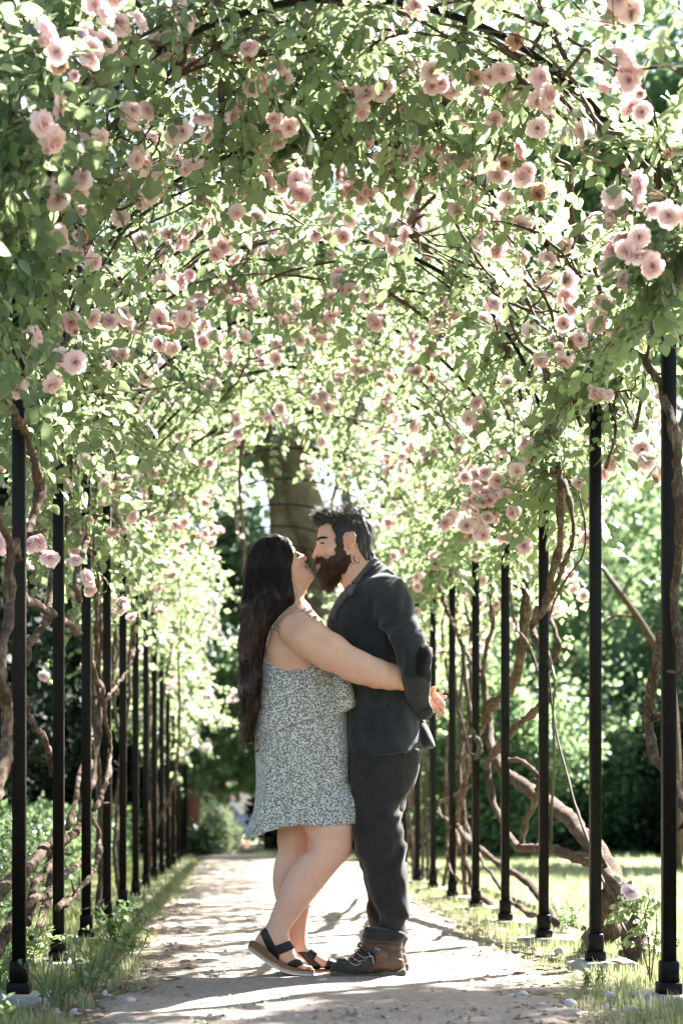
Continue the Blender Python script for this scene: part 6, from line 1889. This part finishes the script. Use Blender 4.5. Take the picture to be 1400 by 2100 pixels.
for (a, ra), (b_, rb) in zip(armw[:-1], armw[1:]):
    ws.add(Cap(A_(*a), A_(*b_), ra, rb), .02)
    ws.add(Cap(A_(a[0] + 4, a[1] - 3, -a[2]), A_(b_[0] + 4, b_[1] - 3, -b_[2]), ra * .95, rb * .95), .02)
for sg_ in (-1, 1):        # hands spread on his back
    ws.add(Cap(A_(850, 1392, .165 * sg_), A_(858, 1388, .135 * sg_), .024, .024), .01)
    for q in range(4): ws.add(Cap(A_(857, 1380 + 6 * q, .130 * sg_), A_(861, 1376 + 8 * q, .075 * sg_), .0085, .007), .003)
    ws.add(Cap(A_(851, 1384, .150 * sg_), A_(858, 1368, .120 * sg_), .009, .008), .003)
for sg_ in (-1, 1):
    e = at(613, 1140, YC); near = sg_ < 0; ye = HEADW.ysurf(612, 1141, near)
    fwd.cut(Ell((e[0] + .002, ye + sg_ * .008, e[2]), (.009, .011, .012), .5), .007)
    fwd.add(Ell((e[0] - .002, ye - sg_ * .006, e[2] - .001), (.009, .011, .011)), .004)
    nz = at(624.5, 1147, YC); fwd.add(Ell((nz[0], YC + sg_ * .010, nz[2]), (.009, .008, .007)), .004)
    ck = at(604, 1163, YC); fwd.add(Ell((ck[0], HEADW.ysurf(604, 1163, near) - sg_ * .010, ck[2]), (.022, .016, .020)), .02)
    fwd.cut(Ell((at(626, 1149.5, YC)[0], YC + sg_ * .007, at(626, 1151.5, YC)[2]), (.004, .004, .003)), .002)
fwd.cut(Cap(A_(626, 1165.5, -.02), A_(640, 1165, -.0), .0022, .003), .002); fwd.cut(Cap(A_(626, 1165.5, .02), A_(640, 1165, .0), .0022, .003), .002)
ws.cut(Cap(A_(733, 1384, -.318), A_(748, 1376, -.318), .004, .003), .012)        # crook of the elbow
for k in range(5):         # toes of the two feet
    ws.add(Ell(at(633 + 6 - abs(k - 1) * 2.2, 1984.5, YC - .105 + .016 * k), (.013, .0078, .008), -.15), .002)
    ws.add(Ell(at(686 + 6 - abs(k - 1) * 2.2, 1984, YC + .012 + .016 * k), (.013, .0078, .008), 0), .002)
WV, WQ = join_fields(ws, fwd, at(0, 1228, YC)[2])
woman = mesh_obj('person', WV, [WQ], M['skin_w'], None, True, None, woman_base)
woman.location.x -= .006
tag(woman, 'woman with long dark hair and floral dress, up on her toes hugging the man', 'person')
wbvh = bvh_of(WV, WQ)
patch_obj(fwd, [(627, 1156), (630.5, 1157), (633.5, 1161.5), (639.5, 1167), (639.5, 1170), (634, 1169), (627, 1165.5), (624.5, 1162)], 'lips', M['lips'], woman, .0008, .006, None)
V, T, Q = tube([A_(629.8, 1162.8, -.011), A_(631.2, 1162.6, 0), A_(629.8, 1162.8, .011)], .0018, 6); mesh_obj('teeth', V, [T, Q], M['teeth'], woman)
patch_obj(fwd, [(606.5, 1144), (609.5, 1138.5), (612.5, 1138), (611.5, 1143), (608.5, 1147)], 'eyelash_line', M['eye_dark'], woman, .0012, .006, None, 2)
for near in (True, False):
    sg_ = -1 if near else 1
    e = at(612.5, 1141, YC); ye = HEADW.ysurf(612, 1141, near)
    fe = Field(np.array([e[0] - .014, ye - .02, e[2] - .014]), np.array([e[0] + .014, ye + .02, e[2] + .014]), .0017)
    fe.add(Ell((e[0], ye - sg_ * .002, e[2]), (.0016, .0040, .0055), .55))
    fe.obj('eye', M['eye_dark'], woman, smooth=1)
    gl = Geo()
    for k in range(26):
        p = at(613.5 + 2 * rs.randn() * .5, 1140 + rs.uniform(-4, 4), YC); p[1] = ye + sg_ * .004
        V, T, Q = tube(np.array([p, p + np.array([.004, sg_ * .002, .001]), p + np.array([.008, sg_ * .004, .004])]), [.0006, .0005, .0002], 3, cap=False); gl.add(V, None, Q)
    for k in range(70):
        u = rs.rand(); p = at(606.5 - 9 * (1 - u) * .25 - 2 * u, 1131 + 9 * u - 2, YC)
        p = at(605.5 + 1.2 * math.sin(u * 3.1), 1128 + 10 * u, YC); p[1] = HEADW.ysurf(605.5, 1128 + 10 * u, near) + sg_ * .001
        V, T, Q = tube(np.array([p, p + np.array([-.001, 0, -.004]), p + np.array([-.002, sg_ * .001, -.008])]), [.0007, .0006, .0002], 3, cap=False); gl.add(V, None, Q)
    gl.obj('eyebrow', M['hair_w'], woman)

# dress: body and two overlapping tiers
DRESS = [(534, 1338), (541, 1316), (550, 1312), (553, 1344), (565, 1352), (585, 1354), (605, 1350), (622, 1343), (660, 1330), (700, 1335), (706, 1380), (712, 1440), (716, 1500), (717, 1560), (718, 1600), (721, 1650), (722, 1687), (723, 1800), (480, 1800), (497, 1735), (508, 1712), (516, 1690), (523, 1660), (527, 1620), (527, 1570), (524, 1510), (526, 1470), (531, 1420), (533, 1380)]
DR = Inflate(DRESS, YC, .96, per=2, wmax=.19)
dr = Field.around([DR], .0056)
dr.add(DR)
dr.add(NLEG, .03, .017).add(FLEG, .03, .012)
HEM = Flat2D([(440, 1250), (800, 1250), (800, 1682), (722, 1688), (690, 1692), (665, 1695), (640, 1694), (610, 1691), (575, 1697), (545, 1706), (525, 1716), (509, 1722), (440, 1728)], YC, 1)
zh, zt = at(0, 1700, YC)[2], at(0, 1450, YC)[2]
def dress_folds(P):
    t = np.clip((zt - P[:, 2]) / (zt - zh), 0, 1)
    a = np.arctan2(P[:, 1] - YC, P[:, 0] - at(622, 0, YC)[0])
    return -(.0015 + .0085 * t) * np.sin(a * 9 + 3 * vnoise(P * np.array([1, 1, .3]), 7, 61)) - .0035 * vnoise(P * np.array([1, 1, .35]), 14, 62) - .0035 * np.sin((P[:, 2] + .5 * P[:, 0]) * 55 + 4 * vnoise(P, 6, 63)) * np.clip(vnoise(P, 4, 64) + .2, 0, 1) * (1 - t)
dr.warp(dress_folds)
full = dr.copy()
dr.clip2d(HEM)
dress = dr.obj('dress', M['dress'], woman, smooth=2)
TIERB = [(534, 1338), (541, 1316), (550, 1312), (553, 1344), (565, 1352), (585, 1354), (605, 1350), (622, 1343), (700, 1335), (716, 1394), (724, 1431), (728, 1450), (709, 1461), (689, 1469), (660, 1475), (630, 1481), (610, 1486), (575, 1499), (548, 1512), (520, 1514), (518, 1470), (524, 1420), (528, 1380)]
TIERA = [(534, 1338), (541, 1316), (550, 1312), (553, 1344), (565, 1352), (585, 1354), (605, 1350), (622, 1343), (700, 1335), (706, 1370), (690, 1384), (667, 1393), (640, 1403), (610, 1420), (592, 1432), (575, 1443), (560, 1449), (540, 1449), (522, 1450), (524, 1420), (528, 1380)]
tb = full.copy(); tb.add(Inflate([(690, 1380), (714, 1392), (723, 1431), (727.5, 1449), (709, 1461), (690, 1468), (680, 1440)], YC - .07, 2.2, wmax=.07), .01)
f = tb.patch(Flat2D(TIERB, YC, 1), .009, .012); f.obj('dress_tier', M['dress'], woman, smooth=1)
f = full.patch(Flat2D(TIERA, YC, 1), .0155, .018); f.obj('dress_tier', M['dress'], woman, smooth=1)
for sg_ in (-1, 1):
    V, T, Q = tube(catmull([A_(546, 1322, -.09), A_(556, 1290, -.10), A_(580, 1258, -.10), A_(604, 1246, -.09), A_(630, 1258, -.085), A_(655, 1290, -.08)], 5) , .0024, 5)
    if sg_ > 0: V[:, 1] = 2 * YC - V[:, 1]
    mesh_obj('shoulder_strap', V, [T, Q], M['dress'], woman)

# sandals
def extrude(pts, Y, hw, name, mat, parent, bev=.004):
    P = closed_smooth(to_xz(pts, Y), 2)
    n = len(P); c = P.mean(0)
    inn = P + (c - P) * np.minimum(bev / np.maximum(np.linalg.norm(c - P, axis=1, keepdims=True), 1e-6), .5)
    rings = [(inn, -hw), (P, -hw + bev), (P, hw - bev), (inn, hw)]
    V = np.concatenate([np.stack([q[:, 0], np.full(n, Y + y), q[:, 1]], -1) for q, y in rings])
    Q = []
    for r in range(3):
        for k in range(n): Q.append((r * n + k, r * n + n + k, r * n + n + (k + 1) % n, r * n + (k + 1) % n))
    me = bpy.data.meshes.new(name)
    me.from_pydata([tuple(v - np.array(parent_world(parent))) for v in V], [], [tuple(q) for q in Q] + [tuple(range(n)), tuple(range(4 * n - 1, 3 * n - 1, -1))])
    me.materials.append(mat); me.update()
    return link(bpy.data.objects.new(name, me), parent)
def sandal(leg, Y, top, mid, bot, end, straps, lo, hi):
    """top/mid/bot: edges from heel to toe."""
    o = extrude(top + mid[::-1], Y, .037, 'sandal', M['cork'], woman)
    extrude(mid + bot[::-1], Y, .040, 'rope_midsole', M['rope_sole'], o)
    extrude(bot + end[::-1], Y, .0385, 'outsole', M['white_sole'], o, .002)
    f = Field(lo, hi, .0042); f.add(leg)
    for nm, pts in straps:
        f.patch(Flat2D(pts, YC, 1), .0045, .009).obj(nm, M['black_leather'], o, smooth=1)
    return o
lo = at(500, 2010, YC) - np.array([0, .16, 0]); hi = at(660, 1880, YC) + np.array([0, .03, 0])
sandal(NLEG, YC - .075, [(517, 1928), (530, 1936), (548, 1946), (572, 1969), (603, 1983), (641, 1987.5)], [(510, 1938), (525, 1948), (551, 1967), (577, 1983), (603, 1990), (642, 1991)], [(508.5, 1943), (520, 1952), (551, 1973), (577, 1988), (603, 1994.5), (641, 1996)], [(509, 1946), (518, 1954), (551, 1977.5), (577, 1991), (603, 1998), (640, 2000)],
       [('ankle_strap', [(531, 1909.4), (545.4, 1897), (563.4, 1934.3), (593.4, 1924), (604, 1939.5), (572, 1953), (572, 1975), (534, 1956), (548, 1943.7)]), ('toe_strap', [(579, 1981), (592.6, 1967), (611.4, 1959), (627, 1970), (608, 1979), (603, 1986)])], lo, hi)
lo = at(570, 2010, YC) - np.array([0, .06, 0]); hi = at(705, 1920, YC) + np.array([0, .16, 0])
sandal(FLEG, YC + .045, [(577, 1980), (600, 1985), (640, 1987), (680, 1987.5), (694, 1986)], [(575, 1985), (600, 1989), (640, 1989.5), (680, 1989.5), (696, 1988)], [(575, 1990), (600, 1993), (640, 1994), (680, 1994), (696, 1991)], [(576, 1993), (600, 1996), (640, 1996.5), (680, 1996.5), (695, 1994)],
       [('ankle_strap', [(608, 1952), (632, 1952), (640, 1943), (654, 1955), (643, 1968.6), (658, 1980.6), (658, 1989), (640.6, 1989), (627, 1970)]), ('toe_strap', [(675.7, 1965), (693, 1972), (680, 1990), (664, 1989)])], lo, hi)

# long hair
HAIRW = [(560, 1099), (576, 1100), (590, 1109), (597, 1124), (600, 1143), (597, 1166), (590, 1178), (599, 1198), (604, 1221), (601, 1236), (582, 1252), (569, 1264), (564, 1280), (554, 1293), (543, 1324), (536, 1352), (536, 1411), (526, 1477), (516, 1524), (508, 1530), (502, 1515), (499, 1477), (494, 1422), (493, 1368), (493, 1302), (493, 1268), (497, 1221), (499, 1190), (503, 1155), (512, 1132), (528, 1113), (545, 1103)]
zhead = at(0, 1215, YC)[2]
HW = Inflate(HAIRW, YC, lambda X, Z: np.interp(Z, [zhead - .35, zhead - .05, zhead + .05], [2.6, 1.9, 1.10]), lambda X, Z: np.interp(Z, [zhead - .3, zhead], [-.03, 0.0]), per=2, wmax=.125)
fw = Field(at(478, 1550, YC) - np.array([0, .20, 0]), at(625, 1085, YC) + np.array([0, .20, 0]), .005)
fw.add(HEADW)
hw_ = fw.copy(); hw_.phi -= .013
hw_.clip2d(Flat2D([(540, 1095), (578, 1099), (591, 1109), (598, 1124), (600.5, 1143), (597, 1166), (589, 1178), (596, 1210), (560, 1215), (510, 1200), (495, 1150), (510, 1110)], YC, 2))
hw_.add(HW, .012)
nkf = fw.copy(); nkf.phi[:] = 1; nkf.add(NECKW)
hw_.add(Inflate([(588, 1172), (600, 1198), (605, 1222), (601, 1238), (575, 1258), (545, 1290), (530, 1240), (545, 1190)], YC - .045, 1.0, wmax=.05), .015)
def hair_grooves(P):
    a = P[:, 1] * 70 + P[:, 0] * 120 + 5 * vnoise(P * np.array([1, 1, .35]), 10, 41) + 6 * np.sin(P[:, 2] * 9)
    low = np.clip((zhead - P[:, 2]) / .3, 0, 1)
    wave = .008 * low * np.sin(P[:, 2] * 42 + 2.5 * vnoise(P, 6, 43)) * np.tanh((P[:, 0] - at(516, 0, YC)[0]) / .02) * np.clip((P[:, 2] - at(0, 1525, YC)[2]) / .06, 0, 1)
    return wave - (.0022 + .004 * low) * np.sin(a) - (.002 + .004 * low) * vnoise(P * np.array([1, 1, .25]), 45, 42)
hw_.warp(hair_grooves)
LV, LQ = hw_.mesh(2)
whair = mesh_obj('hair', LV, [LQ], M['hair_w'], woman)
hb = bvh_of(LV, LQ)
# strands that follow the fall of the hair
zL = np.array([1104, 1118, 1140, 1170, 1200, 1240, 1280, 1320, 1360, 1410, 1460, 1500, 1535]); xl = np.array([548, 522, 508, 501, 498, 495, 493, 493, 493, 494, 496, 500, 505]); xr = np.array([575, 594, 600, 596, 599, 597, 563, 545, 537, 536, 529, 521, 512])
g1, g2 = Geo(), Geo()
for k in range(900):
    u = rs.rand(); z0 = rs.uniform(1104, 1330) if k % 3 else 1106
    z1 = min(z0 + rs.uniform(120, 330), 1518)
    pz = np.linspace(z0, z1, 13)
    wob = 3.0 * np.sin(pz * rs.uniform(.02, .05) + rs.rand() * 6) * np.clip((pz - 1180) / 200, 0.1, 1) * rs.uniform(.3, 1.4)
    px = np.interp(pz, zL, xl) * (1 - u) + np.interp(pz, zL, xr) * u + wob
    side = -1 if rs.rand() < .8 else 1
    pts = []
    for x, z in zip(px, pz):
        q = at(x, z, YC)
        hit = hb.ray_cast(Vector((q[0], YC + side * 1.0, q[2])), Vector((0, -side, 0)), 2.0)
        y = hit[0][1] if hit[0] is not None else (pts[-1][1] if pts else YC)
        pts.append(np.array([q[0], y + side * (.0012 + .002 * rs.rand()), q[2]]))
    pts = np.array(pts); pts[:, 1] = np.convolve(np.pad(pts[:, 1], 1, 'edge'), [.25, .5, .25], 'valid')
    V, T, Q = tube(pts, np.linspace(.0011, .0004, 13), 3, cap=False)
    (g2 if (z0 > 1230 and rs.rand() < .75) else g1).add(V, None, Q)
for k in range(760):       # loose curls off the back of the hair
    z0 = rs.uniform(1150, 1520); n = 10
    left = rs.rand() < .86
    x0 = np.interp(z0, zL, xl) + 4 if left else np.interp(z0, zL, xr) - 3
    L = rs.uniform(18, 60); t = np.linspace(0, 1, n)
    out = rs.uniform(2, 16) * (1 if z0 > 1300 else .55)
    c = rs.rand() * 6
    px = x0 + (-1 if left else .6) * out * t ** .8 + 3 * np.sin(t * rs.uniform(3, 8) + c) * t
    pz = z0 + L * t * rs.uniform(.3, 1)
    y0 = YC + rs.uniform(-.10, .06)
    V, T, Q = tube(np.array([at(a, b, y0 + .02 * math.sin(5 * tt + c)) for a, b, tt in zip(px, pz, t)]), np.linspace(.0008, .0004, n), 3, cap=False)
    g2.add(V, None, Q)
for k in range(60):        # ends
    x0 = rs.uniform(500, 524); t = np.linspace(0, 1, 9)
    px = x0 + rs.uniform(-12, 6) * t + 3 * np.sin(t * 6 + rs.rand() * 6); pz = 1455 + rs.uniform(30, 80) * t
    y0 = YC - .03 + rs.uniform(-.07, .07)
    V, T, Q = tube(np.array([at(a, b, y0) for a, b in zip(px, pz)]), np.linspace(.0012, .0003, 9), 3, cap=False); g2.add(V, None, Q)
for pts in ([(596, 1190), (606, 1204), (610, 1212), (607, 1224), (600, 1232)], [(568, 1266), (566, 1280), (575, 1286), (590, 1285), (596, 1280)], [(560, 1288), (570, 1296), (580, 1306), (582, 1312)], [(630, 1236), (637, 1242), (637, 1250)], [(556, 1105), (545, 1090), (530, 1100)]):
    V, T, Q = tube(catmull([at(a, b, YC - .085 - .03 * (b > 1240) * (a < 600)) for a, b in pts], 5), .0007, 4); g1.add(V, T, Q)
g1.obj('hair_strands', M['hair_w'], whair); g2.obj('hair_ends', M['hair_tip'], whair)

# =================================================================== two people far down the path
def far_person(name, label, x, y, caps, clothes, base_mat):
    z = float(ground_z(x, y)); o3 = np.array([x, y, z])
    f = Field(o3 + np.array([-.5, -.35, -.02]), o3 + np.array([.5, .35, 1.8]), .016)
    for a, b_, ra, rb in caps: f.add(Cap(o3 + np.array(a), o3 + np.array(b_), ra, rb), .03)
    p = f.obj(name, base_mat, None, tuple(o3), 2)
    tag(p, label, 'person')
    for nm, mat, cs in clothes:
        f2 = Field(o3 + np.array([-.5, -.35, -.02]), o3 + np.array([.5, .35, 1.8]), .016)
        for a, b_, ra, rb in cs: f2.add(Cap(o3 + np.array(a), o3 + np.array(b_), ra, rb), .03)
        f2.obj(nm, mat, p, smooth=2)
legs = lambda s: [((-.08, 0, .85), (-.12 + s, 0, .45), .075, .055), ((-.12 + s, 0, .45), (-.10, .05, .06), .055, .04), ((.08, 0, .85), (.14, -.02, .45), .075, .055), ((.14, -.02, .45), (.10, .04, .06), .055, .04), ((-.10, .05, .04), (-.10, -.10, .03), .04, .035), ((.10, .04, .04), (.12, -.12, .03), .04, .035)]
far_person('person', 'distant walker in white top and blue shorts at the end of the path', -.10, 40.0,
           legs(0) + [((0, 0, .9), (0, 0, 1.32), .13, .14), ((0, 0, 1.35), (0, -.01, 1.5), .06, .055), ((0, -.02, 1.53), (0, -.02, 1.62), .09, .09), ((-.17, 0, 1.32), (-.26, -.02, 1.02), .05, .04), ((-.26, -.02, 1.02), (-.2, -.15, .86), .04, .035), ((.17, 0, 1.32), (.27, -.02, 1.04), .05, .04), ((.27, -.02, 1.04), (.24, -.14, .84), .04, .035)],
           [('shirt', simple_mat('white_shirt', (.7, .7, .74), (.8, .8, .82), 20, .8), [((0, 0, .92), (0, 0, 1.33), .155, .165), ((-.16, 0, 1.32), (-.23, 0, 1.12), .07, .065), ((.16, 0, 1.32), (.24, 0, 1.14), .07, .065)]),
            ('shorts', simple_mat('blue_shorts', (.10, .17, .30), (.17, .26, .42), 20, .8), [((-.05, 0, .88), (.05, 0, .88), .15, .15), ((-.08, 0, .82), (-.11, 0, .58), .10, .095), ((.08, 0, .82), (.13, 0, .58), .10, .095)]),
            ('hair', M['hair_m'], [((0, .015, 1.58), (0, .01, 1.66), .098, .09)])], M['skin_m'])
far_person('person', 'distant woman in a dark top with raised arms beside the white topped walker', -.50, 39.2,
           legs(.02) + [((0, 0, .9), (0, 0, 1.28), .13, .13), ((0, 0, 1.3), (0, -.01, 1.44), .055, .05), ((0, -.02, 1.47), (0, -.02, 1.55), .085, .085), ((-.15, 0, 1.27), (-.36, -.05, 1.35), .05, .04), ((-.36, -.05, 1.35), (-.14, -.1, 1.52), .04, .035), ((.15, 0, 1.27), (.34, -.05, 1.30), .05, .04), ((.34, -.05, 1.30), (.13, -.1, 1.50), .04, .035)],
           [('top', M['suede_patch'], [((0, 0, .92), (0, 0, 1.20), .15, .15)]), ('skirt', M['suede_patch'], [((0, 0, .92), (0, 0, .60), .15, .19)]),
            ('hair', simple_mat('auburn_hair', (.10, .04, .015), (.20, .085, .03), 30, .5), [((0, .02, 1.56), (0, .05, 1.30), .10, .10), ((-.06, .04, 1.45), (.06, .04, 1.45), .09, .09)])], M['skin_m'])
